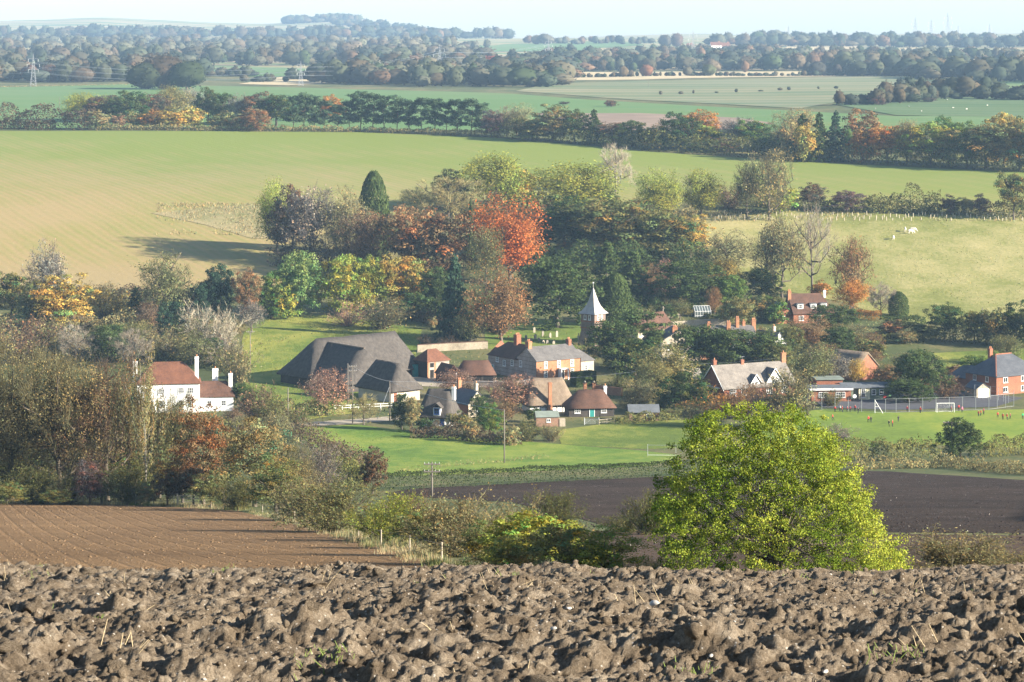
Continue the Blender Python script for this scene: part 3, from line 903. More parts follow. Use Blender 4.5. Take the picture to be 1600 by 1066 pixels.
def make_birch(name, seeds):
    for sd_ in seeds:
        r = np.random.default_rng(sd_)
        S = normalise(skeleton(r, (16, 5, 4), ang=(.75, .6, .5), up=(.3, .08, .0, 0), r0=.014, t00=.16), 1, .86)
        lev = S[:, 8]
        tv, tq = tubes(S[lev <= 1][:, :8], 5)
        tw = ribbons(r, np.column_stack([S[lev >= 2][:, :6], np.full((np.sum(lev >= 2), 2), .003)]))
        tip = S[lev >= 2][:, 3:6]
        tip = tip[r.integers(0, len(tip), 1100)]
        k = 20
        L = r.uniform(.06, .30, (len(tip), 1, 1))
        t = np.linspace(0, 1, k)[None, :, None]
        sw = r.normal(0, .03, (len(tip), 1, 3)); sw[..., 2] = 0
        P = (tip[:, None] - np.array([0, 0, 1]) * L * t + sw * t + r.normal(0, .008, (len(tip), k, 3))).reshape(-1, 3)
        P[:, 2] = np.maximum(P[:, 2], .1)
        st = tint_var(r, len(tip), .2, .16).repeat(k, 0) * tint_var(r, len(P), .16, .06)
        V, Q = quads_at(r, P, unit(r.normal(size=P.shape) * .6 + unit(P - np.array([0, 0, .5])) + np.array([0, 0, .3])), .0095 * r.uniform(.6, 1.3, len(P)), 1.7)
        store(name, tv, tq, merge([(tw[0], tw[1], tw[2] * np.array([[.55, .6, .9]])), (V, Q, st.repeat(4, 0))]), M_pale_bark)

def make_scrub(name, seeds, leaves=1500, ls=.035, stems=16):
    """many-stemmed shrub, twiggy, with a loose skin of leaves"""
    for sd_ in seeds:
        r = np.random.default_rng(sd_)
        S = []
        for _ in range(stems):
            a = r.uniform(0, 6.28); el = r.uniform(.5, 1.45)
            p = np.array([math.cos(a) * .1 * r.random(), math.sin(a) * .1 * r.random(), -.02]); d = np.array([math.cos(a) * math.cos(el), math.sin(a) * math.cos(el), math.sin(el)])
            L = r.uniform(.6, 1.05)
            for i in range(4):
                q = p + d * L / 4; S.append((*p, *q, .012 * (1 - i * .22), .012 * (1 - (i + 1) * .22), 0)); 
                for _ in range(6):
                    d2 = unit(d + r.normal(0, .6, 3) + np.array([0, 0, .15])); s = p + (q - p) * r.random(); e = s + d2 * r.uniform(.12, .3); S.append((*s, *e, .004, .002, 1))
                    for _ in range(5):
                        d3 = unit(d2 + r.normal(0, .6, 3)); s3 = s + (e - s) * r.uniform(.3, 1); S.append((*s3, *(s3 + d3 * r.uniform(.06, .16)), .0035, .001, 2))
                p = q; d = unit(d + r.normal(0, .16, 3))
        S = normalise(np.array(S))
        lv = S[:, 8]
        tv, tq = tubes(S[lv == 0][:, :8], 4)
        parts = [ribbons(r, S[lv > 0][:, :8])]
        if leaves:
            e = S[lv > 0][:, 3:6]; P = e[r.integers(0, len(e), leaves)] + r.normal(0, .02, (leaves, 3)); P[:, 2] = np.maximum(P[:, 2], .02)
            V, Q = quads_at(r, P, unit(r.normal(size=P.shape) + np.array([0, 0, .4])), ls * r.uniform(.6, 1.3, leaves))
            pt = 1 + 0.5 * vnoise(P[:, 0] * 5 + sd_, P[:, 2] * 5 + P[:, 1] * 4, sd_)
            parts[0] = (parts[0][0], parts[0][1], parts[0][2] * np.array([[.7, .7, .85]]))
            parts.append((V, Q, (tint_var(r, leaves, .2, .14) * pt[:, None]).repeat(4, 0)))
        store(name, tv, tq, merge(parts), None, M_leaf if leaves else M_twig)

make_leafy("round", (1, 2, 3), .0, 'round', 190, 60, .09, .0235, lob=.2, hue=.2)
make_leafy("dome", (11, 12), .0, 'dome', 130, 66, .11, .026)
make_leafy("tall", (21, 22), .0, 'tall', 170, 60, .09, .024, lob=.22)
make_leafy("oak", (31, 32, 33), .03, 'round', 165, 62, .092, .0235, amt=.26, hue=.2, flat=.7, lob=.34)
make_leafy("bush", (41, 42, 43), -.08, 'dome', 70, 36, .15, .05, amt=.24, hue=.16, lob=.3)
make_leafy("yew", (51, 52, 53), -.02, 'dome', 230, 52, .082, .023, amt=.26, hue=.06, flat=.8, lob=.2)
make_bare("bare", (61, 62, 63, 64), 0, n=230, k=20)
make_bare("half", (71, 72, 73), 15, .020, n=230, k=14)
make_bare("thinleaf", (81, 82, 83), 60, .0175, n=210, k=7, c0=.03)
make_bare("tallbare", (91, 92), 0, n=150, k=14, c0=.22, shape='tall', thin=.0022)
make_bare("tallleaf", (95, 96), 26, .020, n=180, k=9, c0=.16, shape='tall')
make_pine("pine", (101, 102, 103, 104))
make_conifer("spruce", (111, 112), 1.0)
make_conifer("fir", (115,), .75, 14, 18, .1)
make_column("cypress", (121, 122), lambda z: .5 * np.sqrt(np.clip(1 - (z * 1.02 - .28) ** 2 / .56, .002, 1)) * np.where(z > .28, 1, .92 + .08 * z / .28))
make_birch("birch", (131, 132))
make_scrub("scrub", (141, 142, 143), 1300)
make_scrub("twiggy", (151, 152), 0, stems=20)

COLR = dict(dkgreen=(.047, .066, .022), green=(.07, .105, .025), teal=(.030, .054, .032), olive=(.125, .118, .045), yelgreen=(.175, .185, .035), lime=(.12, .17, .055),
            gold=(.24, .175, .045), yellow=(.27, .215, .06), orange=(.25, .125, .035), rust=(.15, .092, .044), brown=(.135, .088, .05), red=(.26, .08, .022),
            grey=(.165, .14, .105), pale=(.25, .22, .16), purple=(.10, .065, .058), dkbrown=(.085, .062, .038), khaki=(.17, .145, .065), moss=(.10, .10, .034), pink=(.22, .13, .085))
_count = {}
FOLIAGE = 1.45
def tree(px, base, top, w, kind, color, label, cat="tree", name=None, group=None, y0=86.0, bright=1.0, sink=0.0):
    """one tree: trunk and crown under an Empty at its foot"""
    g = G(px, base, y0)
    k = _count.get(kind, 0); _count[kind] = k + 1
    t, c = PROTO[kind][k % len(PROTO[kind])]
    s = g[1] / FOC
    h, wd = (base - top) * s * 1.03, w * s * 1.2
    nm = name or {"pine": "pine_tree", "spruce": "conifer_tree", "fir": "conifer_tree", "cypress": "cypress_tree", "yew": "yew_tree", "birch": "birch_tree", "oak": "oak_tree",
                  "bare": "bare_tree", "tallbare": "bare_tree", "half": "autumn_tree", "thinleaf": "autumn_tree", "tallleaf": "autumn_tree", "bush": "shrub", "scrub": "shrub", "twiggy": "shrub"}.get(kind, "broadleaf_tree")
    if nm == "shrub" and cat == "tree": cat = "shrub"
    o = empty(nm, (g[0], g[1], g[2] - sink), 0, label, cat, group)
    rz = RNG.uniform(0, 6.28)
    cc = COLR[color] if isinstance(color, str) else color
    f = bright * FOLIAGE * RNG.uniform(.92, 1.08) * (.92 if kind.startswith('near') else 1)
    if g[1] > 1000: wd *= 1.22
    for pn, me in (("trunk", t), ("crown", c)):
        ch = bpy.data.objects.new(pn, me)
        link(ch, o)
        ch.rotation_euler = (0, 0, rz)
        ch.scale = (wd, wd, h)
        if pn == "crown": ch.color = (cc[0] * f, cc[1] * f, cc[2] * f, 1)
    return o

def plant(table):
    for line in table.strip().splitlines():
        line = line.strip()
        if not line or line.startswith("#"): continue
        a, *rest = [q.strip() for q in line.split("|")]
        px, base, top, w, kind, color = a.split()
        label = rest[0]; group = rest[1] if len(rest) > 1 else None
        tree(float(px), float(base), float(top), float(w), kind, color, label, group=group)

def hedge(name, pts, h, w, color, label, cat="hedge", n=None, ls=.22, rough=.25, tops=None, group=None, world=False):
    """a continuous hedge along a line on the ground"""
    P = np.array([G(*p)[:2] for p in pts]) if not world else np.array(pts, float)
    seg = np.hypot(*np.diff(P, axis=0).T); cum = np.concatenate([[0], np.cumsum(seg)]); L = cum[-1]
    n = n or int(min(8500, max(800, L * (h * 2 + w) / (ls * ls) * 1.3)))
    r = np.random.default_rng(int(abs(pts[0][0]) * 7 + h * 10) + 5)
    s = r.uniform(0, L, n)
    x = np.interp(s, cum, P[:, 0]); y = np.interp(s, cum, P[:, 1])
    dx = np.interp(s + .5, cum, P[:, 0]) - np.interp(s - .5, cum, P[:, 0]); dy = np.interp(s + .5, cum, P[:, 1]) - np.interp(s - .5, cum, P[:, 1])
    nn = unit(np.column_stack([-dy, dx]))
    side = r.uniform(-1, 1, n); zz = r.random(n) ** .8
    e = np.maximum(np.abs(side), zz)
    push = 1 / np.maximum(e, .3) ** .75
    side *= push; zz *= push
    lump_ = 1 + rough * 2 * vnoise(s / (h * .9), side * .7 + 5, 3) + rough * vnoise(s / (h * .3), zz * 3, 4)
    ox = side * w / 2 * lump_; z = zz * h * lump_
    X, Y = x + nn[:, 0] * ox, y + nn[:, 1] * ox
    V, Q = quads_at(r, np.column_stack([X, Y, H(X, Y) + z]), unit(np.column_stack([nn * side[:, None], zz * .8]) + r.normal(0, .6, (n, 3))), ls * r.uniform(.6, 1.35, n))
    c = FOLIAGE * np.array(COLR[color] if isinstance(color, str) else color) * tint_var(r, n, .22, .1) * (1 + .55 * vnoise(s / (h * 1.4), zz * 1.5, 8))[:, None]
    o = obj(name, mesh_np(name, V, Q, mats=(M_leaf,), col=c.repeat(4, 0)))
    return tag(o, label, cat, group)
def clipped_block(name, px, py, deg, L, W, h, color, label):
    """a clipped evergreen block: dense body with a leafy skin"""
    r = np.random.default_rng(55); n = 5200
    f = r.integers(0, 5, n); u, v = r.random(n), r.random(n)
    P = np.where((f == 0)[:, None], np.column_stack([u * L, 0 * u, v * h]), np.where((f == 1)[:, None], np.column_stack([u * L, 0 * u + W, v * h]), np.where((f == 2)[:, None], np.column_stack([0 * u, u * W, v * h]),
        np.where((f == 3)[:, None], np.column_stack([0 * u + L, u * W, v * h]), np.column_stack([u * L, v * W, 0 * u + h])))))
    Nn = np.array([(0, -1, 0.), (0, 1, 0), (-1, 0, 0), (1, 0, 0), (0, 0, 1)])[f]
    P = P + r.normal(0, .04, P.shape)
    V, Q = quads_at(r, P, unit(Nn + r.normal(0, .45, P.shape)), .16 * r.uniform(.6, 1.3, n))
    bx = MB().box(.08, L - .08, .08, W - .08, -.5, h - .08)
    nb = len(V); V = np.concatenate([V, np.array(bx.v)]); Q = np.concatenate([Q, np.array(bx.f) + nb])
    c = np.concatenate([tint_var(r, n, .15, .06).repeat(4, 0), np.ones((8, 3))]) * np.array(COLR[color]) * FOLIAGE
    o = obj(name, mesh_np(name, V, Q, mats=(M_leaf,), col=c), None, G(px, py), math.radians(deg))
    return tag(o, label, "hedge")

# ------------------------------------------------------------------ trees and shrubs: foot column, foot row, top row, width, kind, colour | label | group
plant("""
# ---- tree belt beyond the crop field, from the gappy hedge to the pines
132 188 140 66 thinleaf yelgreen | yellow-olive tree at the far end of the belt, beside a lone post
162 190 146 56 round dkbrown | brown-olive rounded tree in the belt behind the gappy hedge
200 192 139 58 round dkgreen | dark green tree of the belt behind the small gold bush
236 191 142 44 oak dkbrown | brown-green tree between the dark green tree and the pale olive one
268 189 130 54 thinleaf olive | pale olive loose tree above the long gold bushes
302 188 134 46 half pale | pale half-bare tree standing between gold bushes and the dome copse
326 192 137 40 round dkgreen | narrow dark green tree beside the pale half-bare one
352 193 142 40 round dkgreen | second dark green tree towards the pines, short and rounded
376 195 145 36 half grey | greyish thin tree behind the orange-brown bush of the belt
403 196 141 48 round dkbrown | tall dark brown-green tree where the pine row starts
432 197 142 52 oak dkgreen | dark green broad tree next to the first pine
516 190 148 34 round orange | orange tree top showing above a dip in the pines
150 202 172 40 bush khaki | khaki shrub ending the gappy dark hedge
185 202 177 20 bush brown | small brown bush beside the khaki shrub
211 201 175 20 bush olive | small olive bush between brown bush and gold bushes
237 201 172 34 bush orange | short orange-gold bush starting the gold run
272 202 168 42 bush gold | largest gold bush in front of the belt
303 201 167 34 bush yellow | bright yellow-gold bush next to the largest gold bush
345 203 174 34 bush olive | olive bush between the gold run and orange-brown tree
376 203 178 30 bush khaki | low greyish olive bush in front of the thin tree
401 205 167 38 round rust | orange-brown rounded tree standing forward of the pines
""")
for k, (x, t, w) in enumerate([(458,150,30),(474,147,32),(490,152,30),(507,158,30),(526,164,28),(546,158,28),(563,145,36),(582,148,34),(601,150,34),(620,153,32),(640,158,30),(659,155,32),(678,155,34),(697,160,30),(716,157,34),(736,156,36),(752,162,26)]):
    tree(x, 204 + max(0, (x - 560)) * .035, t, w, "pine", (.048, .075, .040), ["first pine of the row, beside the dark green broad tree", "second pine in the row from the broad tree", "third pine in the row from the broad tree", "fourth pine in the row, before the orange tree top", "low pine in the dip of the row below the orange crown", "pine rising after the dip in the row", "tallest dark pine in the middle of the row", "second tallest pine, next to the tallest one", "third pine after the dip towards the tallest", "pine in the row just past the tall group", "shorter pine in the middle of the even stretch of the row", "seventh pine counted back from the reddish brown tree", "sixth pine counted back from the reddish brown tree", "fifth pine counted back from the reddish brown tree", "fourth pine counted back from the reddish brown tree", "third pine counted back from the reddish brown tree", "last pine of the row, touching the reddish brown tree"][k], group="pines in the row beyond the crop field")
plant("""
772 214 170 36 round purple | reddish brown tree closing the pine row
792 213 166 34 bare grey | grey bare tree behind the reddish brown one
808 214 161 40 thinleaf khaki | pale khaki tree between pines and dark belt
832 219 186 54 bush moss | wide mossy bush at the foot of the khaki tree
862 221 164 66 oak olive | big olive tree with golden top in the belt
898 222 171 46 round dkgreen | dark green tree just behind the golden topped tree
928 224 171 34 spruce dkgreen | dark pointed conifer in the belt before the brown strip
957 227 188 44 oak dkbrown | low brown-gold tree beside the pointed conifer
987 229 185 48 round dkgreen | dark rounded tree in front of the brown strip
1018 232 195 34 bush gold | bright gold bush in the dark belt
1040 233 204 18 bush lime | small pale ivy bush beside the bright gold bush
1064 234 173 60 round dkgreen | dark green tree joined to an orange crown
1094 228 172 54 round orange | big orange crown in the tree belt
1106 234 195 46 bush yelgreen | yellow-green bush below the big orange crown
1133 238 214 34 bush brown | brown low bush by the grey bare tree of the belt
1152 234 180 56 half grey | wide grey half-bare tree in the belt
1178 238 181 48 oak green | green tree with yellow leaves beside the grey half-bare one
1200 244 206 40 bush dkgreen | dark low bush between green tree and conifers
1246 236 163 66 thinleaf khaki | pale olive crown rising behind dark conifers
1226 247 194 28 bush khaki | small khaki-gold bush in front of the conifers
1254 251 178 44 spruce dkgreen | broad dark conifer under the pale olive crown
1280 252 176 40 spruce dkgreen | dark conifer next to the broad one
1258 253 194 32 bush gold | gold bush at the foot of the dark conifers
1306 252 173 38 spruce teal | tall teal conifer with ivy trunk
1326 253 197 14 tall lime | slim yellow ivy column beside teal conifer
1350 250 171 60 oak rust | rust-brown tree in the dense end of the belt
1345 254 205 34 bush orange | orange bush under the rust-brown tree
1386 255 190 54 oak orange | orange and gold tree in the dense end of the belt
1418 256 183 50 thinleaf khaki | pale khaki tree between orange and yellow-green trees
1456 258 186 74 round yelgreen | wide yellow-green tree in the dense end of the belt
1482 256 178 46 round green | dark green crown behind the wide yellow-green tree
1512 262 190 50 round green | dark tree beside the last big belt tree
1540 264 184 84 oak olive | big olive green tree at the dense end of the belt
1568 260 170 62 round gold | gold-orange crown above the big olive tree
1594 266 181 66 oak olive | dark gold-flecked tree where the belt meets the picture edge
1640 268 178 80 round dkgreen | dark tree just beyond the gold-flecked one
""")
hedge("field_hedge", [(-90,201),(0,201),(60,202),(86,202)], 13*.3, 5, "dkbrown", "dark brown clipped hedge before the gap in the far belt", ls=.5, rough=.35)
hedge("field_hedge", [(90,202),(120,203),(148,203)], 9.0, 6, "dkbrown", "dark brown hedge after the gap in the far belt", ls=.6, rough=.35)
hedge("field_hedge", [(-60,202),(10,202),(84,203)], 8.0, 6, "dkbrown", "tall dark hedge clumps behind the clipped hedge in the far belt", ls=.6, rough=.5)
hedge("hedge_bottom", [(150,203),(300,204),(450,205),(560,206),(760,213)], 2.0, 4, "khaki", "scrubby hedge bottom running under the pines", ls=.45, rough=.5)
hedge("hedge_bottom", [(760,213),(900,224),(1000,233),(1100,240),(1200,247),(1400,257),(1620,270)], 6.0, 8, "moss", "mossy hedge bottom under the broad belt trees", ls=.7, rough=.5)
plant("""
# ---- copse and village trees behind the church
432 392 278 66 thinleaf yelgreen | yellow-olive tree at the edge of the copse by the dry grass patch
458 404 290 74 round dkbrown | dark brown tree at the shaded edge of the copse
487 412 283 96 half grey | large grey-olive tree of the copse, fine twigs
540 414 290 82 half khaki | brown-olive tree in the copse before the cypress
584 400 272 44 cypress dkgreen | dark pointed evergreen rising above the copse
570 424 318 84 thinleaf brown | brown leafy tree below the dark pointed evergreen
642 436 312 104 oak rust | rust-brown oak in the middle of the copse
692 440 318 110 oak rust | rust-brown oak with layered boughs beside the red tree
650 330 290 60 half olive | small olive tree on the crop side of the copse
700 352 272 124 bare khaki | wide bare grey-olive tree behind the rust oaks
706 326 264 60 oak moss | dark mossy tree top behind the wide bare tree
776 330 232 108 thinleaf yelgreen | wide yellow-olive tree above the red tree
812 322 262 60 bush gold | gold-leaved bush beside the wide yellow-olive tree
735 420 312 22 spruce dkgreen | slim dark conifer beside the red tree
796 442 304 116 thinleaf red | big bright red-orange tree in the copse
760 462 350 66 half olive | grey-olive thin tree in front of the red tree
470 494 388 76 tall lime | pale green ivy-clad tree above the barn
535 494 392 82 round yelgreen | yellow-green chestnut beside the pale green ivy tree
583 490 396 62 round yelgreen | yellow-green chestnut in the middle of three
625 488 392 84 oak gold | golden chestnut nearest the dark conifer
682 492 410 58 yew dkgreen | dark green evergreen between golden chestnut and tall conifer
710 530 398 66 spruce teal | tall dark conifer with pale trunk above the garden wall
782 538 412 104 thinleaf rust | rust-olive thin tree beside the churchyard
545 510 470 50 twiggy pink | pinkish grey weeping bare shrub above the barn
600 514 466 66 scrub khaki | olive round shrub above the barn roof
655 498 455 50 bush dkgreen | dark shrub under the golden chestnut
735 540 480 50 half olive | thin olive tree by the garden wall end
872 512 392 128 yew dkgreen | huge dark yew behind the gravestones
905 348 246 146 thinleaf yelgreen | very wide yellow-olive tree at the top of the wood
962 300 220 60 bare pale | pale bare tree standing against the crop field
1030 346 262 80 thinleaf yelgreen | yellow-olive tree beside the rough field edge
1094 340 256 70 thinleaf yelgreen | leafy yellow-olive tree nearest the pasture corner
1168 340 250 50 half olive | thin olive tree behind the pasture fence
1202 345 226 84 half khaki | tall khaki half-bare tree at the pasture edge
1218 334 288 56 bush yelgreen | bright yellow-green bush under the tall khaki tree
1270 326 286 46 round dkbrown | dark rounded tree by the pasture top hedge
1322 330 296 56 dome purple | dark red round bush in the pasture top hedge
1142 326 290 44 scrub brown | brown scrub between yellow-olive and khaki trees
1484 335 305 28 dome purple | small dark red bush by the young tree guards
1508 336 307 28 dome khaki | small khaki bush between two dark ones
1531 337 304 28 dome purple | dark purple bush ending the pasture hedge
1584 344 260 58 oak moss | large mossy tree beside the pasture and crop field
880 400 308 128 oak dkgreen | dark green oak in the wood above the yew
955 408 300 146 oak moss | broad mossy oak at the centre of the wood
1035 408 318 120 oak moss | mossy oak with golden edge in the wood
1078 402 336 70 oak gold | gold-leaved oak at the pasture side of the wood
1135 432 358 100 half khaki | wide khaki half-bare tree before the pasture
1135 468 398 56 thinleaf gold | golden thin tree below the wide khaki one
948 462 376 58 fir dkgreen | dark conifer behind the church spire
988 478 390 74 fir dkgreen | dark broad conifer beside the conifer behind the spire
962 508 430 46 cypress dkgreen | dark green pointed evergreen beside the spire
1012 474 412 46 thinleaf rust | small rust-brown tree among dark evergreens
1040 470 400 44 half pink | pinkish bare tree among dark evergreens
1078 484 404 104 yew dkgreen | wide dark yew above the walled garden
1142 486 424 56 yew green | green bushy evergreen beside the golden thin tree
1190 470 414 66 yew dkgreen | dark yew beneath the tall tree by the roof
1150 512 462 50 dome olive | clipped olive dome tree in the walled garden
1116 492 444 26 thinleaf rust | slim rust-coloured tree by the greenhouse
1062 500 466 40 half olive | small fruit tree in the walled garden
1182 500 462 40 bush olive | olive bush behind the manor chimneys
1212 506 470 36 bush green | green bush beside the hillside house
1222 468 332 84 tallleaf khaki | tall leafy tree behind the hillside house
1200 462 345 50 tallleaf brown | brown tall tree next to the leafy one
1268 466 315 78 tallbare grey | tallest bare tree behind the hillside house
1330 482 366 74 tallleaf rust | rust and orange tall tree beside the hillside house
1332 486 430 60 thinleaf orange | orange low crown under the rust tall tree
1282 466 438 34 bush orange | bright orange bush over the hillside roof
1376 494 438 46 bare grey | small bare grey tree by the beech hedge
1404 494 457 28 cypress dkgreen | small dark ivy stump tree in the pasture corner
1300 526 474 74 yew dkgreen | clipped dark yew before the hillside house
1264 546 494 70 thinleaf rust | rust-red tree below the hillside house
1312 556 506 56 yew dkgreen | dark green shrub beside the rust-red tree
1235 556 505 40 yew moss | mossy evergreen by the hillside house drive
1476 530 470 58 oak dkgreen | dark leafy tree at the pasture foot with gold tip
1522 536 478 50 oak moss | mossy tree at the pasture foot beside a fence post
1556 540 482 50 bush olive | olive bush along the pasture foot
1588 540 470 54 oak dkgreen | dark tree at the pasture foot near the picture edge
1440 528 505 60 bush moss | low mossy bush along the pasture foot
1620 545 476 50 oak moss | mossy tree beyond the picture edge at the pasture foot
""")
hedge("pasture_hedge", [(1110,312),(1180,322),(1260,328),(1340,331),(1480,335),(1620,340)], 3.4, 5, "moss", "long scrubby hedge along the pasture top", ls=.4, rough=.6)
hedge("scrub_strip", [(1355,333),(1420,332),(1470,333)], 6.0, 6, "moss", "taller mossy scrub in the pasture top hedge", ls=.45, rough=.6)
hedge("beech_hedge", [(1338,498),(1375,502)], 2.6, 2, "orange", "clipped orange beech hedge by the hillside house", ls=.22, rough=.08)
hedge("garden_hedge", [(1378,512),(1400,514),(1446,516)], 3.4, 3, "dkgreen", "clipped dark hedge beside the orange beech hedge", ls=.25, rough=.12)
hedge("garden_hedge", [(1360,536),(1410,536),(1458,534)], 2.2, 2.2, "moss", "low clipped mossy hedge below the pasture", ls=.25, rough=.12)
hedge("pasture_foot_hedge", [(1450,532),(1540,538),(1680,545)], 3.4, 4, "moss", "rough hedge along the foot of the pasture", ls=.35, rough=.5)
hedge("wood_edge_scrub", [(700,350),(840,345),(1000,352),(1090,352)], 6.0, 9, "khaki", "khaki scrub along the top edge of the wood", ls=.5, rough=.6)
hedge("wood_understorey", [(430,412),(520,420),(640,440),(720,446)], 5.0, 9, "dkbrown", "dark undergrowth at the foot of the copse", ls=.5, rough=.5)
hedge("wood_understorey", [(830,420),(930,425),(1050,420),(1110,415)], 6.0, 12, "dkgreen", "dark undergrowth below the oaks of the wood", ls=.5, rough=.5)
hedge("evergreen_screen", [(900,500),(950,500),(1010,490),(1100,492)], 3.4, 4, "dkgreen", "dark evergreen screen behind the walled garden", ls=.32, rough=.4)
hedge("scrub_bank", [(640,498),(690,510),(740,520)], 2.4, 4, "dkbrown", "dark scrub under the tall conifer", ls=.3, rough=.5)
plant("""
# ---- scrub and trees between the crop field and the near wood
18 506 414 70 oak moss | dark gold-flecked oak at the crop field edge
76 500 372 66 half grey | tall grey half-bare tree with ivy at the crop field edge
88 486 415 40 tall moss | ivy-clad middle of the grey half-bare tree
98 516 428 100 oak gold | broad golden tree at the crop field edge
52 512 450 56 bush olive | olive bush between dark oak and golden tree
168 498 452 70 scrub gold | golden scrub beside the broad golden tree
150 476 442 60 scrub khaki | khaki scrub along the crop field edge
212 502 448 34 fir dkgreen | small dark conifer by the golden scrub
258 506 388 88 half olive | broad fan-shaped half-bare tree at the field edge
266 538 466 44 yew teal | dark teal evergreen in front of the fan-shaped tree
232 520 470 50 half brown | brown thin tree beside the fan-shaped tree
342 502 404 58 yew teal | tall dark teal evergreen at the field edge
318 505 436 50 yew teal | lower dark teal evergreen leaning on the tall one
384 506 414 44 oak rust | rust-gold tree beside the dark teal evergreen
424 498 420 60 round green | dark green rounded tree beside the pale green ivy tree
448 498 448 44 bush yelgreen | yellow-green bush under the dark green rounded tree
312 542 474 60 twiggy pale | pale grey bare shrub in the scrub bank
352 540 480 46 twiggy pale | whitish twiggy shrub below the rust-gold tree
392 520 466 46 half grey | thin grey tree at the meadow edge
168 566 504 64 yew dkgreen | dark yew in the scrub above the near wood
118 570 508 66 bare grey | bare grey tree in the scrub above the near wood
208 575 510 66 bare grey | bare grey tree between dark yew and white house
255 566 514 66 scrub khaki | khaki thicket above the white house roof
300 570 520 70 half olive | olive thicket tree behind the white chimneys
332 562 524 40 yew dkgreen | dark green shrub above the white house
372 606 532 50 scrub khaki | khaki scrub beside the meadow pole
345 570 530 50 twiggy grey | grey twiggy shrub behind the white house
30 566 496 80 scrub brown | brown scrub above the near wood edge
75 560 500 60 scrub olive | olive scrub above the near wood
378 640 595 44 yew dkgreen | dark evergreen beside the white wing
400 665 600 50 scrub brown | brown scrub at the meadow corner below the white wing
430 668 618 50 scrub moss | mossy scrub beside the meadow fence
290 545 500 50 scrub moss | mossy scrub between teal evergreen and pale shrub
""")
hedge("scrub_bank", [(-80,520),(40,520),(150,516),(260,520),(380,520)], 3.0, 10, "khaki", "rough scrubby bank under the crop field trees", ls=.4, rough=.7)
hedge("crop_edge_hedge", [(-90,476),(0,472),(150,472),(260,480),(340,490)], 3.6, 4, "dkbrown", "brown hedge along the bottom of the crop field", ls=.4, rough=.5)
hedge("bramble_bank", [(130,560),(220,566),(330,566),(372,580)], 2.6, 7, "moss", "mossy bramble bank behind the white house", ls=.35, rough=.6)
hedge("bramble_bank", [(-60,545),(40,548),(140,552)], 3.0, 8, "khaki", "khaki bramble bank above the near wood", ls=.35, rough=.6)
plant("""
# ---- village trees
508 648 573 78 half pink | round half-bare tree tipped with pinkish leaves before the barn
568 664 612 50 bare khaki | small bare apple tree by the lane
628 672 612 36 yew dkgreen | dark ivy-clad tree beside the thatched cottage
644 674 618 30 tall khaki | pale gold ivy tree beside the dark ivy-clad one
664 676 652 28 bush dkgreen | dark round bush by the thatched cottage gate
708 622 574 62 half pink | pinkish half-bare tree behind the cottages
730 640 590 50 half brown | brown half-bare tree behind the dark roofed cottage
800 642 582 84 half pink | wide pinkish-brown tree before the brick farmhouse
790 664 620 40 half rust | rusty small tree by the thatched long cottage
765 682 628 46 round green | bright green rounded laurel below the cottages
748 660 612 34 yew dkgreen | dark green tree behind the bright green laurel
716 676 642 40 bush olive | olive garden bush before the dark roofed cottage
700 660 640 16 cypress green | small green pointed shrub by the white cottage wall
735 690 660 28 bush khaki | khaki bush at the paddock edge
795 696 666 34 bush khaki | yellowish bush behind the timber pole
820 690 655 40 scrub moss | mossy scrub beside the timber shed
835 660 636 34 bush dkgreen | dark bush against the thatched long cottage
860 690 664 30 scrub khaki | khaki scrub in front of the timber shed
1005 560 488 90 pine dkgreen | spreading dark pine beside the church
958 575 492 84 yew dkgreen | dark evergreen in front of the church tower
992 604 516 96 oak dkgreen | wide dark cedar below the church
920 560 528 44 twiggy khaki | khaki feathery shrub at the church tower foot
1040 624 528 104 thinleaf olive | large olive leafy tree before the manor
1130 588 508 88 yew dkgreen | dark yew in the gap between the manor's two wide yews
1212 590 530 60 yew moss | mossy evergreen at the school end of the yews
1020 636 560 60 thinleaf olive | olive leafy tree below the dark cedar
1000 640 590 60 half khaki | khaki thin tree by the brick wall
1092 586 502 96 yew dkgreen | dark yew before the manor chimneys
1172 584 512 126 yew dkgreen | wide dark yew behind the school roof
1070 648 576 84 round dkgreen | dark round holm oak beside the school gable
1232 672 568 92 half khaki | khaki half-bare tree in front of the school
1200 668 606 60 half purple | purple-brown thin tree before the school wall
1125 650 608 70 scrub orange | orange-rust shrub below the school gable
1165 654 606 50 scrub rust | rust shrub in front of the school wall
1100 668 632 60 scrub khaki | khaki scrub above the big yellow-green tree
1270 606 535 70 thinleaf olive | olive tree behind the flat roofed classrooms
1305 602 548 50 half grey | grey thin tree behind the flat roofed classrooms
1338 600 556 36 thinleaf gold | small golden tree between classroom and thatched roof
1362 566 530 46 bush moss | mossy bush behind the thatched roof end
1388 600 572 40 bush rust | rust garden bush behind the green classroom
1436 622 538 86 yew dkgreen | large dark yew beside the green classroom
1420 628 590 70 yew dkgreen | low dark spread under the large yew
1478 622 582 50 scrub brown | brown bush between the large yew and brick house
1525 606 552 50 yew green | green evergreen behind the brick house
1574 570 520 60 half olive | olive thin tree above the brick house
1500 722 646 68 yew dkgreen | dark holly standing in the playing field hedge
1312 690 662 40 scrub grey | grey scrub patch on the playing field edge
582 772 700 44 oak dkbrown | small dark tree with brown top at the paddock corner
430 690 640 50 half khaki | khaki thin tree at the edge of the near wood
""")
hedge("lane_hedge", [(405,652),(450,650),(510,650),(535,648)], 2.4, 3, "khaki", "brown field hedge beside the lane", ls=.25, rough=.5)
hedge("laurel_bush", [(487,648),(505,650),(520,649)], 2.8, 3, "green", "green evergreen bush in the lane hedge", cat="shrub", ls=.25, rough=.4)
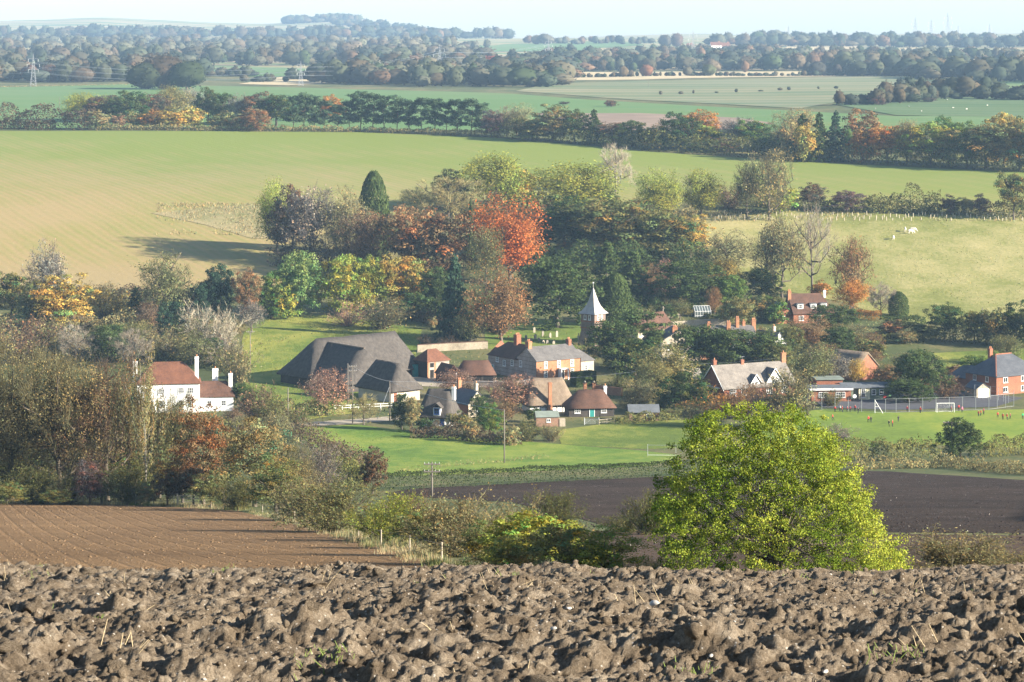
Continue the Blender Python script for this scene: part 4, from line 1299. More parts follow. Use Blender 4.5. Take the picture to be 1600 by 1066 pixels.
clipped_block("clipped_yew_hedge", 901, 606, 34, 5.6, 2.6, 3.4, "dkgreen", "tall clipped yew block beside the brick farmhouse")
hedge("garden_shrubs", [(640,684),(690,684),(760,692),(810,696)], 2.0, 4, "dkbrown", "dark shrubs along the top of the green paddock", cat="hedge", ls=.25, rough=.6)
hedge("garden_shrubs", [(960,664),(1010,660),(1060,655)], 1.6, 2.5, "moss", "low mossy hedge before the red shed", ls=.25, rough=.5)
hedge("paddock_hedge", [(590,768),(700,762),(800,757),(905,752),(1020,746),(1110,742)], 2.3, 2.2, (.030, .041, .016), "long trimmed hedge between green paddock and dark field", ls=.16, rough=.10, n=12000)
hedge("paddock_hedge", [(496,752),(540,762),(575,768)], 3.2, 3, "moss", "hedge between the near wood and the small dark tree", ls=.2, rough=.3)
hedge("playing_field_hedge", [(1290,728),(1330,722),(1400,716),(1470,714)], 3.0, 3.0, "moss", "dark rough hedge below the playing field", ls=.22, rough=.4)
hedge("playing_field_hedge", [(1530,716),(1580,712),(1680,708)], 2.8, 3.0, "moss", "rough hedge beyond the dark holly", ls=.22, rough=.4)
hedge("field_scrub", [(1330,734),(1400,732),(1480,730),(1560,738),(1640,744)], 1.2, 4, "khaki", "weedy scrub strip above the dark field", ls=.2, rough=.8)
hedge("classroom_hedge", [(1275,640),(1240,640),(1200,636)], 1.6, 1.5, "dkbrown", "dark hedge below the flat roofed classrooms", ls=.2, rough=.4)
hedge("shrub_belt", [(620,738),(700,730),(790,722),(850,716)], .6, 1.2, "khaki", "wispy grass line across the green paddock", cat="hedge", ls=.16, rough=.8, n=700)

hedge("scrub_bank", [(448, 664), (470, 682), (498, 704), (540, 732), (585, 748)], 2.6, 4, "dkbrown", "brown scrub along the lower edge of the green paddock", ls=.25, rough=.6)
# garden shrubs and small trees filling the gardens: alike within each patch
r = np.random.default_rng(99)
for (x0, x1, y0, y1, n, kinds, cols, lab, grp) in [
    (1000, 1110, 515, 560, 10, ("yew", "bush", "scrub"), ("dkgreen", "moss", "olive"), "mixed garden shrub between church and manor", "garden shrubs by the manor"),
    (1120, 1240, 520, 566, 12, ("yew", "bush", "scrub"), ("dkgreen", "moss", "khaki"), "mixed garden shrub around the manor chimneys", "garden shrubs around the manor"),
    (960, 1090, 585, 650, 12, ("bush", "scrub", "yew"), ("moss", "olive", "dkgreen", "khaki"), "mixed garden shrub between brick wall and red shed", "garden shrubs by the brick wall"),
    (1090, 1250, 470, 512, 12, ("bush", "scrub", "yew"), ("moss", "olive", "green"), "garden shrub in the upper walled garden", "shrubs in the walled garden"),
    (1000, 1090, 480, 512, 8, ("bush", "scrub"), ("olive", "lime", "khaki"), "pale vegetable garden shrub below the terrace wall", "vegetable garden shrubs"),
    (1250, 1420, 520, 596, 16, ("bush", "scrub", "half"), ("moss", "khaki", "rust", "olive"), "garden shrub on the bank behind the classrooms", "shrubs behind the classrooms"),
    (640, 790, 505, 545, 10, ("scrub", "bush"), ("dkbrown", "moss", "khaki"), "small shrub under the conifers above the garden wall", "shrubs above the garden wall"),
    (690, 830, 606, 650, 10, ("bush", "scrub"), ("moss", "khaki", "dkgreen"), "cottage garden shrub between the cottages", "cottage garden shrubs"),
    (1180, 1300, 585, 640, 9, ("scrub", "bush"), ("khaki", "moss", "brown"), "school garden shrub before the classroom wall", "school garden shrubs"),
    (60, 380, 505, 570, 22, ("scrub", "twiggy", "bush"), ("khaki", "grey", "moss", "brown"), "rough thicket on the scrub bank above the white house", "thickets on the scrub bank"),
    (-20, 330, 460, 505, 14, ("scrub", "bush", "half"), ("khaki", "olive", "moss", "brown"), "rough thicket along the crop field edge", "thickets along the crop field edge"),
    (440, 700, 420, 480, 12, ("bush", "scrub"), ("dkbrown", "moss", "dkgreen"), "dark thicket between copse and chestnuts", "thickets below the copse"),
    (820, 1100, 345, 420, 16, ("oak", "bush", "half"), ("dkgreen", "moss", "khaki"), "smaller woodland tree among the dark oaks", "smaller trees of the wood"),
    (1380, 1560, 590, 612, 6, ("scrub", "bush"), ("brown", "moss"), "brown garden bush behind the games court", "bushes behind the games court"),
    (330, 470, 640, 700, 9, ("scrub", "half"), ("brown", "khaki", "moss"), "brown thicket between near wood and lane", "thickets by the lane")]:
    for k in range(n):
        x, y = r.uniform(x0, x1), r.uniform(y0, y1); kd = kinds[int(r.integers(0, len(kinds)))]
        hh = r.uniform(14, 30) * (1.5 if kd in ("half", "oak") else 1.0)
        tree(x, y, y - hh, hh * r.uniform(.9, 1.5), kd, cols[int(r.integers(0, len(cols)))], lab, group=grp)
# ------------------------------------------------------------------ near wood, near hedge and the big tree (larger in the picture: finer leaves)
make_bare("near_bare", (201, 202, 203), 32, .0085, .0015, n=470, k=22, c0=.10, cr=.042, limbs=14)
make_leafy("near_leafy", (211, 212), .03, 'round', 230, 62, .085, .0155, .24, .22, .7, .4)
make_birch("near_birch", (221,))
make_scrub("near_scrub", (231, 232, 233), 5200, .020, 26)
make_leafy("near_bush", (241, 242), -.05, 'dome', 170, 60, .10, .020, .22, .2, .7, .35)
M_wood_tint = None
plant("""
-52 784 520 190 near_bare khaki | khaki half-bare tree where the near wood leaves the picture
18 781 524 190 near_bare khaki | pale-trunked half-bare tree at the near wood edge
92 783 534 190 near_bare khaki | ivy-trunked khaki tree in the near wood
166 783 556 160 near_bare brown | brown half-bare tree beside the weeping birch
226 788 544 92 near_birch khaki | olive-gold weeping birch in front of the white house
318 788 620 104 near_leafy rust | red-brown tree beside the weeping birch
286 786 690 76 near_leafy rust | low rust tree under the red-brown one
398 792 646 132 near_leafy khaki | olive-gold tree ending the near wood
350 784 660 80 near_leafy olive | olive tree behind the red-brown one
452 792 690 80 near_bare khaki | thin khaki tree beside the near hedge
60 768 600 130 near_bare dkbrown | dark brown tree deep in the near wood
130 766 600 120 near_leafy khaki | khaki leafy tree deep in the near wood
200 764 610 110 near_leafy moss | green leafy tree deep behind the birch
270 766 610 90 near_bare olive | olive thin tree deep behind the birch
-10 766 590 120 near_leafy olive | olive tree deep at the wood corner
430 800 712 92 near_bush moss | dark green and gold bush at the near wood corner
492 782 700 66 near_scrub grey | grey twiggy thicket behind the near hedge
12 790 750 60 near_bush moss | mossy round bush under the pale-trunked tree
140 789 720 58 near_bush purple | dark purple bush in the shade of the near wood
60 788 730 66 near_scrub moss | mossy thicket under the ivy-trunked tree
105 789 742 50 near_scrub olive | olive thicket at the foot of the ivy-trunked tree
205 789 726 64 near_scrub moss | mossy thicket at the foot of the weeping birch
262 790 728 54 near_bush dkbrown | dark brown bush behind the field gate
330 793 735 60 near_bush olive | olive bush beside the field gate
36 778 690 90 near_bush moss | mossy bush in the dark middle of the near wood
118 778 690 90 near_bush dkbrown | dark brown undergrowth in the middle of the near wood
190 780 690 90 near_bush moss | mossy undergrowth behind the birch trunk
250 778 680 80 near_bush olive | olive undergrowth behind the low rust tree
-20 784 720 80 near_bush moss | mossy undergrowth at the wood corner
160 788 736 50 near_bush moss | small mossy bush beside the purple one
84 790 760 46 near_bush moss | low mossy bush at the ivy trunk foot
232 790 756 40 near_bush khaki | low khaki bush at the birch foot
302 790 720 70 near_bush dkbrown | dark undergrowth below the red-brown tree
372 797 742 56 near_scrub moss | mossy thicket where the near hedge starts
""")
_hedge_items = """
520 832 752 120 near_scrub olive | olive twiggy thicket in the near hedge
468 814 744 84 near_scrub khaki | khaki thicket in the near hedge by the wood corner
606 846 774 100 near_scrub yelgreen | yellowish thicket in the near hedge
580 842 790 54 near_bush olive | olive bush low in the near hedge
656 858 786 90 near_bush moss | mossy dense bush in the near hedge
632 824 774 70 near_scrub brown | brown scrub on the field side of the near hedge
716 870 780 120 near_scrub khaki | large khaki thicket in the near hedge
690 850 790 60 near_scrub moss | mossy scrub behind the mossy dense hedge bush
786 884 788 140 near_scrub khaki | widest khaki thicket, next to the ivy mound
764 890 812 90 near_bush moss | mossy bush at the foot of the widest thicket
826 896 786 160 near_bush yelgreen | tall yellow-green ivy mound in the near hedge
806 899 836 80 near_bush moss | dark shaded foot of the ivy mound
884 902 810 140 near_bush olive | olive ivy mound with pale seed heads
944 904 826 120 near_bush yelgreen | yellow-green mound closing the near hedge
865 822 766 70 near_scrub moss | round mossy bush standing in the dark field edge
975 832 802 50 near_scrub moss | low green scrub in the dark field
1012 836 766 60 near_scrub moss | mossy thicket behind the big yellow-green tree
1492 902 838 150 near_scrub khaki | thorny khaki bush before the brown strip
1590 902 860 60 near_scrub khaki | thorny bush at the picture edge before the brown strip
"""
plant(_hedge_items)

def big_tree():
    """the broad yellow-green field maple: many leaf sprays on real boughs"""
    r = np.random.default_rng(404)
    g = G(1200, 903); y = 90.0; x = (1214 - CXP) / FOC * y
    base = at(x, y)
    top = CAM_Z - (634 - HOR) / FOC * y
    h = top - base.z
    s = y / FOC
    # lobes of the crown, measured against the foot: (column, row, radius in photo px)
    lobes = [(1145, 705, 72), (1215, 690, 60), (1262, 715, 60), (1110, 760, 72), (1190, 765, 80), (1275, 770, 78), (1075, 815, 62), (1150, 835, 80), (1235, 840, 84), (1310, 800, 60), (1330, 850, 66), (1375, 862, 44),
             (1090, 870, 60), (1180, 890, 70), (1270, 900, 70), (1340, 895, 55), (1130, 672, 40), (1185, 664, 34), (1240, 662, 30), (1060, 865, 34), (1300, 745, 34), (1395, 880, 26), (1050, 780, 34), (1345, 800, 26), (1105, 685, 46), (1088, 725, 50), (1275, 690, 42), (1298, 735, 44), (1052, 772, 40), (1040, 818, 38), (1335, 778, 34), (1195, 725, 50)]
    C = []
    for cx, cy, rad in lobes:
        R = rad * s
        n = int(30 * (rad / 60) ** 2) + 9
        for depth in (-1, 1):
            d = unit(r.normal(size=(n, 3)))
            q = d * R * (r.random((n, 1)) ** .35)
            c = np.array([(cx - CXP) * s - x, depth * r.uniform(.4, 1.9), CAM_Z - (cy - HOR) * s - base.z])
            C.append(c + q * np.array([1, 1.25, 1]))
    C = np.concatenate(C)
    C = C[C[:, 2] > 0.25]
    k, m = len(C), 62
    R = r.uniform(.13, .40, k)
    d = unit(r.normal(size=(k, m, 3))); d[..., 2] -= .15
    P = (C[:, None] + d * R[:, None, None] * (r.random((k, m, 1)) ** .5) * np.array([1, 1, .7])).reshape(-1, 3)
    Nn = unit(d + r.normal(0, .7, d.shape) + np.array([0, 0, .45])).reshape(-1, 3)
    V, Q = quads_at(r, P, Nn, .057 * r.uniform(.55, 1.35, len(P)), 1.35)
    hue = vnoise(C[:, 0] * .9, C[:, 2] * .9 + C[:, 1] * .5, 3) + .5 * vnoise(C[:, 0] * 2.5, C[:, 2] * 2.5, 4) + .07 * C[:, 0]  # last term paints the sunward side lighter, the shaded side darker green
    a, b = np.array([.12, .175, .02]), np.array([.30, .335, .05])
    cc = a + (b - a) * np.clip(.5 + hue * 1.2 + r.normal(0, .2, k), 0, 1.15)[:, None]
    col = np.repeat(cc, m, 0) * tint_var(r, k * m, .16, .08)
    crown = mesh_np("crown", V, Q, mats=(M_leaf,), col=col.repeat(4, 0))
    S = []
    for j in range(7):
        aa = 6.28 * j / 7; S.append((math.cos(aa) * .1, math.sin(aa) * .1, -.4, math.cos(aa) * .25, math.sin(aa) * .25, .9, .17, .13))
    ends = C[r.integers(0, k, 55)]
    for e in ends:
        st = np.array([r.normal(0, .15), r.normal(0, .15), r.uniform(.5, 1.6)]); mid = st * .45 + e * .55 + r.normal(0, .2, 3) + np.array([0, 0, .15])
        S.append((*st, *mid, .035, .018)); S.append((*mid, *e, .018, .006))
    tv, tq = tubes(S, 5)
    o = empty("maple_tree", base, 0, "big broad yellow-green tree just below the ploughed hilltop", "tree")
    obj("trunk", mesh_np("trunk", tv, tq, mats=(M_bark,), smooth=True), o)
    ob = obj("crown", crown, o); ob.color = (1, 1, 1, 1)
big_tree()

def near_grass():
    """dry verge grass along the near hedge, the wood edge and the foot of the big tree"""
    r = np.random.default_rng(77)
    lines = [([(395, 800), (480, 822), (560, 845), (640, 868), (720, 892)], 2.2, 5200, .3), ([(-150, 787), (0, 787), (150, 789), (270, 792), (380, 798)], 2.4, 3000, .5),
             ([(960, 903), (1010, 903), (1060, 903)], 4.0, 1500, .55), ([(1420, 903), (1600, 903)], 5.0, 1200, .4), ([(440, 806), (560, 836), (700, 872)], 4.0, 2600, .5)]
    VV, TT, CC, nb = [], [], [], 0
    for pts, w, n, hh in lines:
        P = np.array([G(*p)[:2] for p in pts]); t = r.uniform(0, len(P) - 1 - 1e-6, n); i = t.astype(int)
        p = P[i] + (P[i + 1] - P[i]) * (t - i)[:, None] + r.normal(0, w * .2, (n, 2))
        p = p + (np.round(p / 1.7) * 1.7 - p) * .4 + r.normal(0, .2, p.shape)
        z = H(p[:, 0], p[:, 1]); L = hh * r.uniform(.4, 1.4, n)
        a = r.uniform(0, 6.28, n); b = np.column_stack([p, z - .03])
        wv = np.column_stack([np.cos(a), np.sin(a), 0 * a]) * .022
        tip = b + np.column_stack([r.normal(0, .25, n) * L, r.normal(0, .25, n) * L, L])
        V = np.stack([b - wv, b + wv, tip], 1).reshape(-1, 3)
        dry = np.clip(.55 + 1.2 * vnoise(p[:, 0] * .3, p[:, 1] * .3, 6), 0, 1)[:, None]
        c = np.array([.09, .12, .03]) * (1 - dry) + np.array([.36, .29, .17]) * dry
        VV.append(V); TT.append(np.arange(n * 3).reshape(n, 3) + nb); nb += n * 3; CC.append((c * tint_var(r, n, .18)).repeat(3, 0))
    o = obj("dry_grass", mesh_np("dry_grass", np.concatenate(VV), tris=np.concatenate(TT), mats=(M_leaf,), col=np.concatenate(CC)))
    tag(o, "tall dry verge grass along the near hedge and wood", kind="stuff")
near_grass()
# ------------------------------------------------------------------ far woods (each reads as one mass), lone far trees, skyline
#make_leafy("far", (301, 302, 303), .02, 'dome', 60, 30, .15, .06, .2, .1, .8, .3)
def ground_at(px, Y):
    return (px - CXP) / FOC * Y

PAL_BLUE = [(.055, .065, .04), (.05, .06, .045), (.08, .072, .045), (.07, .078, .045), (.09, .07, .042), (.045, .058, .038)]
PAL_WARM = [(.11, .105, .07), (.105, .105, .068), (.12, .105, .068), (.09, .092, .06), (.115, .09, .06), (.08, .085, .055), (.10, .09, .058)]
PAL_MIX = PAL_BLUE + PAL_BLUE + PAL_WARM + [(.14, .09, .055), (.055, .075, .035)]
def lump_crown(r, k, sprays, size=.10):
    """a closed cauliflower crown with a skin of leaf sprays"""
    V0, T0 = ICO2 if sprays > 300 else ICO1
    L = unit(r.normal(size=(26, 3))); L[:, 2] = np.abs(L[:, 2]) * 1.1 - .15; L = unit(L)
    dots = V0 @ L.T
    bump_ = np.max(np.clip(dots - .80, 0, 1) * 1.1 * r.uniform(.6, 1.2, 26), axis=1)
    n = vnoise(V0[:, 0] * 1.6 + k, V0[:, 1] * 1.6 + V0[:, 2] * 1.3 + k, k % 97) * .5 + vnoise(V0[:, 0] * 6 + k, V0[:, 1] * 6 + V0[:, 2] * 5, k % 89) * .16
    f = .78 + bump_ + n * .55
    W = V0 * f[:, None] * np.array([.5, .5, .52]); W[:, 2] = W[:, 2] + .48
    W[:, :2] *= (1 + .4 * np.clip(.45 - W[:, 2:3], 0, .5)); W[:, 2] = np.clip(W[:, 2], -.02, None)
    Q0 = np.column_stack([T0, T0[:, 2]])
    d = unit(r.normal(size=(sprays, 3))); i = np.argmax(d @ V0.T, 1)
    lv, lq = quads_at(r, W[i] * 1.0 + d * r.uniform(-.02, .05, (sprays, 1)) + r.normal(0, .03, (sprays, 3)), unit(d + r.normal(0, .55, d.shape)), size * r.uniform(.6, 1.3, sprays))
    return merge([(W, Q0, np.clip(.8 + 1.6 * bump_ + .5 * n, .6, 1.35)[:, None] * np.ones((1, 3))), (lv, lq, tint_var(r, sprays, .14, .06).repeat(4, 0))])
for _k in range(5):
    _r = np.random.default_rng(900 + _k)
    _V, _Q, _C = lump_crown(_r, 70 + _k, 900, .05)
    _tri = _Q[:, 2] == _Q[:, 3]
    _tv, _tq = tubes([(0, 0, -.03, 0, 0, .5, .03, .02)], 5)
    PROTO.setdefault("lump", []).append((mesh_np("trunk", _tv, _tq, mats=(M_bark,), smooth=True), mesh_np("crown", _V, _Q[~_tri], tris=_Q[_tri][:, :3], mats=(M_leaf,), col=_C, smooth=True)))

def woodland(label, strips, pal, seed):
    """strips: (column 0, column 1, distance at each end, tree height, trees); one mass of crowns"""
    r = np.random.default_rng(seed)
    base = [lump_crown(r, seed * 10 + k, 130, .11) for k in range(7)]
    VV, QQ, CC, nb = [], [], [], 0
    for c0, c1, y0, y1, h, n, dep in strips:
        n = int(n * 1.5)
        for k in range(n):
            t = (k + r.random()) / n
            Y = (y0 + (y1 - y0) * t) + r.uniform(0, dep)
            X = ground_at(c0 + (c1 - c0) * t, Y) + r.normal(0, 4)
            hh = h * r.uniform(.5, 1.2); ww = h * r.uniform(.65, 1.6)
            V, Q, C = base[int(r.integers(0, 7))]
            a = r.uniform(0, 6.28)
            W = np.column_stack([(V[:, 0] * math.cos(a) - V[:, 1] * math.sin(a)) * ww, (V[:, 0] * math.sin(a) + V[:, 1] * math.cos(a)) * ww, V[:, 2] * hh])
            VV.append(W + (X, Y, float(H(X, Y)))); QQ.append(Q + nb); nb += len(V)
            CC.append(C * np.array(pal[int(r.integers(0, len(pal)))]) * r.uniform(.75, 1.25) * (1 + .3 * vnoise(V[:, 0] * 5 + k, V[:, 2] * 5 + V[:, 1] * 4, k))[:, None])
    Q = np.concatenate(QQ); tri = Q[:, 2] == Q[:, 3]
    o = obj("woodland", mesh_np("woodland", np.concatenate(VV), Q[~tri], tris=Q[tri][:, :3], mats=(M_leaf,), col=np.concatenate(CC), smooth=True))
    tag(o, label, kind="stuff"); o.color = (1, 1, 1, 1)

woodland("far wood on the slope behind the dome shaped copse", [(-150, 215, 2150, 2150, 17, 34, 120), (-150, 320, 2320, 2350, 18, 40, 250), (-150, 640, 2850, 2850, 19, 70, 250)], PAL_MIX + PAL_BLUE, 1)
woodland("pale upper wood above the dome shaped copse", [(-150, 760, 3300, 3300, 19, 75, 300), (-150, 760, 3900, 3800, 19, 70, 400), (-150, 700, 4500, 4400, 18, 60, 400)], PAL_WARM, 2)
woodland("dark wooded ridge under the far down", [(-150, 300, 5500, 5600, 24, 60, 300), (100, 700, 5700, 5600, 24, 66, 300)], PAL_BLUE, 3)
woodland("wood round the middle pylon", [(500, 700, 2050, 2000, 17, 26, 120), (640, 880, 1950, 1900, 16, 34, 160), (540, 900, 2300, 2300, 17, 44, 250), (640, 1000, 2700, 2600, 15, 40, 300)], PAL_MIX, 4)
woodland("mixed wood behind the stubble strip", [(800, 1160, 2700, 2700, 17, 44, 200), (860, 1180, 3050, 3000, 17, 40, 300), (900, 1250, 3400, 3400, 12, 34, 250)], PAL_MIX, 5)
woodland("long wood behind the striped field", [(1120, 1500, 2700, 2600, 18, 54, 200), (1160, 1700, 3000, 2900, 15, 64, 250), (1100, 1700, 3400, 3300, 13, 54, 250)], PAL_MIX, 6)
woodland("wood beside the far pale field", [(1420, 1720, 2250, 2050, 20, 34, 150), (1300, 1500, 2400, 2300, 18, 22, 120)], PAL_BLUE, 7)
woodland("tree line along the far dark pasture", [(1330, 1480, 1480, 1620, 8, 16, 20), (1400, 1560, 1640, 1700, 12, 18, 30), (1520, 1720, 1620, 1560, 9, 20, 20)], PAL_BLUE, 8)
woodland("skyline trees over the valley", [(480, 800, 5600, 5900, 24, 40, 200), (820, 1020, 4700, 4600, 13, 20, 200), (1100, 1700, 4300, 4200, 20, 70, 300), (1180, 1700, 4900, 4800, 18, 60, 300)], PAL_MIX, 9)
woodland("hilltop wood on the far down", [(445, 560, 7400, 7500, 22, 46, 200), (520, 650, 7000, 6700, 22, 30, 200)], PAL_BLUE, 10)
woodland("thin far hedges crossing the distant fields", [(880, 1260, 2330, 2420, 4, 60, 6), (1260, 1460, 2420, 2430, 5, 30, 6), (330, 400, 2380, 2400, 9, 10, 30), (395, 440, 2150, 2160, 7, 6, 20), (455, 500, 2250, 2250, 9, 8, 30), (1000, 1330, 1720, 1900, 2.5, 7, 8)], PAL_BLUE, 11)

def far_tree(px, Y, h, w, color, label, kind="lump", group=None):
    X = ground_at(px, Y)
    t, c = PROTO[kind][int(RNG.integers(0, len(PROTO[kind])))]
    o = empty("distant_tree", at(X, Y), 0, label, "tree", group)
    for pn, me in (("trunk", t), ("crown", c)):
        ch = bpy.data.objects.new(pn, me); link(ch, o); ch.scale = (w, w, h); ch.rotation_euler = (0, 0, RNG.uniform(0, 6.28))
        if pn == "crown": ch.color = (*color, 1)
    return o
far_tree(228, 1880, 20, 29, (.036, .044, .022), "dark green end of the dome shaped copse", "lump")
far_tree(258, 1890, 25, 38, (.06, .045, .03), "brown middle of the dome shaped copse", "lump")
far_tree(292, 1880, 21, 29, (.034, .046, .023), "dark green low end of the dome shaped copse beside the meadow", "lump")
far_tree(975, 2350, 9.5, 9, (.16, .12, .07), "small brown tree on the thin hedge by the stubble strip")
far_tree(986, 2350, 6.5, 6, (.10, .08, .05), "tiny leaning tree beside the small brown one")
far_tree(1010, 2360, 11, 12, (.20, .10, .06), "reddish round tree on the thin hedge")
far_tree(1074, 2370, 9, 9, (.10, .09, .06), "small dark tree on the thin hedge")
far_tree(1107, 2380, 11, 14, (.09, .10, .05), "green round tree on the thin hedge before the wood")
far_tree(1112, 2560, 14, 20, (.14, .11, .07), "large brown tree behind the green round tree")
far_tree(1164, 2600, 12, 8, (.18, .11, .06), "orange pointed tree at the wood edge")
far_tree(1262, 2430, 13, 10, (.06, .06, .05), "first dark tree standing on the stubble strip")
far_tree(1278, 2430, 14, 18, (.06, .06, .05), "wide dark tree standing on the stubble strip")
far_tree(1308, 2430, 11, 9, (.07, .06, .05), "narrow dark tree standing on the stubble strip")
far_tree(1355, 2430, 15, 15, (.08, .07, .05), "dark tree at the end of the stubble strip")
far_tree(955, 1480, 4, 9, (.14, .09, .06), "low brown bush alone in the far green field", "bush")
far_tree(882, 1520, 2, 8, (.10, .09, .06), "flat dark bush in the far green field", "bush")
far_tree(1040, 4300, 21, 24, (.09, .08, .06), "large skyline tree by the far red roofs")
far_tree(1057, 4300, 24, 22, (.13, .09, .07), "taller brown skyline tree by the far red roofs")
far_tree(852, 4600, 19, 34, (.12, .11, .08), "wide feathery skyline tree group crown")
far_tree(838, 4600, 17, 20, (.13, .12, .085), "narrow feathery skyline tree beside the wide one")
far_tree(952, 5200, 10, 15, (.12, .12, .09), "lone round tree on the skyline")
far_tree(768, 2500, 17, 22, (.24, .08, .06), "red tree glowing in the middle wood")
far_tree(78, 2160, 15, 18, (.12, .075, .052), "reddish tree behind the lattice pylon")
far_tree(46, 2180, 14, 16, (.11, .07, .052), "red tree behind the pylon foot")
far_tree(128, 2130, 12, 20, (.10, .075, .05), "brown rounded tree below the far wood")
far_tree(1370, 1500, 6, 14, (.11, .07, .06), "purple-brown bush in the far hedge", "bush")
far_tree(1450, 1560, 3, 12, (.09, .08, .06), "dark low bush in the far sheep pasture", "bush")
for k, x in enumerate((1568, 1580, 1594)):
    far_tree(x, 4300, 16, 12, (.045, .055, .045), ["dark skyline pine standing apart", "middle one of three dark skyline pines", "last of three dark skyline pines"][k], "pine")
hedge("far_hedge", [(0, 137), (120, 135), (200, 133)], 1.2, 3, "khaki", "pale field edge line on the far crop field", ls=.5, n=700)
# ------------------------------------------------------------------ buildings
def coursed(name, c1, c2, row=0.14, streak=(1, 1, 1), rough=.9, bmp=.02, line=.5):
    """walling or roofing laid in courses: colour from piece to piece, darker joints, stains"""
    m, nt, b = nodes_of(name)
    tc = N(nt, "ShaderNodeTexCoord")
    sep = N(nt, "ShaderNodeSeparateXYZ"); nt.links.new(tc.outputs["Object"], sep.inputs[0])
    z = math_n(nt, 'MULTIPLY', sep.outputs[2], 1 / row)
    fr = math_n(nt, 'FRACT', z)
    v = coords(nt, "Object", streak)
    n1 = noise(nt, v, 3.0, 4, .7); n2 = noise(nt, v, .45, 4, .6)
    g = math_n(nt, 'ADD', math_n(nt, 'MULTIPLY', n1, .55), math_n(nt, 'MULTIPLY', n2, .55))
    c = ramp(nt, g, [(.38, c1), (.68, c2)])
    jl = math_n(nt, 'MULTIPLY', math_n(nt, 'LESS_THAN', fr, .14), line)
    c = mixc(nt, jl, c, mixc(nt, 1.0, c, (.55, .55, .55), 'MULTIPLY'))
    nt.links.new(c, b.inputs["Base Color"]); b.inputs["Roughness"].default_value = rough
    bump(nt, b, math_n(nt, 'ADD', n1, math_n(nt, 'MULTIPLY', fr, .5)), bmp)
    return m
B_thatch_d = coursed("weathered_thatch", (.038, .034, .031), (.096, .084, .073), .5, (4, 4, 1), .98, .012, .15)
B_thatch_b = coursed("brown_thatch", (.12, .09, .062), (.23, .175, .125), .5, (4, 4, 1), .98, .012, .15)
B_tile = coursed("red_clay_tile", (.085, .038, .024), (.185, .08, .045), .25, rough=.85)
B_tile_d = coursed("brown_clay_tile", (.055, .031, .022), (.125, .064, .042), .25, rough=.85)
B_slate = coursed("grey_slate", (.075, .07, .068), (.155, .145, .135), .28, rough=.6)
B_slate_l = coursed("lichen_slate", (.12, .107, .095), (.25, .222, .19), .28, rough=.8)
B_slate_d = coursed("dark_slate", (.055, .06, .07), (.105, .11, .12), .28, rough=.5)
B_brick = coursed("orange_brick", (.25, .11, .058), (.41, .205, .112), .15)
B_brick_r = coursed("red_brick", (.19, .075, .045), (.32, .135, .08), .15)
B_flint = coursed("flint_and_brick", (.22, .17, .14), (.40, .34, .29), .9, line=.8)
B_stone = coursed("pale_stone", (.30, .255, .185), (.50, .43, .33), .3, line=.3)
B_white = plain("white_render", (.80, .79, .76), .06, .8, .8)
B_trim = plain("white_paint", (.80, .80, .78), .05, 2, .5)
B_board = coursed("dark_weatherboard", (.03, .027, .025), (.07, .06, .052), .2, (1, 1, 1), .8, .03, .6)
B_wood = coursed("brown_boards", (.17, .10, .07), (.30, .18, .125), .16, (1, 1, 1), .9, .02, .6)
B_shingle = coursed("pale_shingle", (.28, .26, .235), (.46, .43, .39), .3, (2, 2, 1), .75, .03, .3)
B_oldboard = coursed("silvered_boards", (.13, .10, .085), (.26, .19, .155), .22, (1, 1, 1), .9, .03, .7)
B_green = plain("green_cladding", (.13, .165, .12), .15, .8, .7)
B_cream = plain("cream_paint", (.62, .58, .40), .08, .8, .7)
B_teal = plain("teal_paint", (.03, .23, .21), .12, 1.5, .5)
B_blue = plain("blue_paint", (.03, .09, .30), .12, 1.5, .5)
B_felt = plain("roof_felt", (.115, .125, .135), .25, .6, .8)
B_feltg = plain("green_roof_felt", (.18, .21, .18), .25, .6, .8)
B_dark = plain("dark_opening", (.012, .011, .010), .2, 1, .9)
B_grey = plain("galvanised_steel", (.42, .44, .46), .15, 3, .45, metal=.6)
B_pole = plain("weathered_pole", (.15, .132, .11), .25, 2, .9)
B_fence = plain("weathered_rail", (.36, .31, .235), .25, 2, .9)
B_pot = plain("clay_pot", (.45, .21, .11), .2, 3, .8)
def glass_mat():
    m, nt, b = nodes_of("window_glass")
    b.inputs["Base Color"].default_value = (.03, .035, .04, 1); b.inputs["Roughness"].default_value = .08
    b.inputs["Specular IOR Level"].default_value = .6
    return m
B_glass = glass_mat()

def solid_roof(parent, top, faces, th, mat, sub=0, amp=0.0, name="roof", seed=1):
    bm = bmesh.new()
    vs = [bm.verts.new(p) for p in top]
    for f in faces: bm.faces.new([vs[i] for i in f])
    if sub:
        bmesh.ops.subdivide_edges(bm, edges=bm.edges[:], cuts=sub, use_grid_fill=True)
        bmesh.ops.triangulate(bm, faces=bm.faces[:])
        for v in bm.verts:
            n = float(vnoise(v.co.x * .45 + seed, v.co.y * .45 + v.co.z * .3, seed)) + .5 * float(vnoise(v.co.x * 1.3, v.co.y * 1.3 + v.co.z, seed + 1))
            v.co.z += amp * n
    bmesh.ops.recalc_face_normals(bm, faces=bm.faces[:])
    if sum(f.normal.z for f in bm.faces) < 0: bmesh.ops.reverse_faces(bm, faces=bm.faces[:])
    geo = bmesh.ops.extrude_face_region(bm, geom=bm.faces[:])
    # the extruded copy becomes the top, the original the underside
    for g in geo["geom"]:
        if isinstance(g, bmesh.types.BMVert): g.co.z += th
    me = bpy.data.meshes.new(name); bm.to_mesh(me); bm.free()
    me.materials.append(mat)
    if sub: me.polygons.foreach_set("use_smooth", [True] * len(me.polygons))
    return obj(name, me, parent)

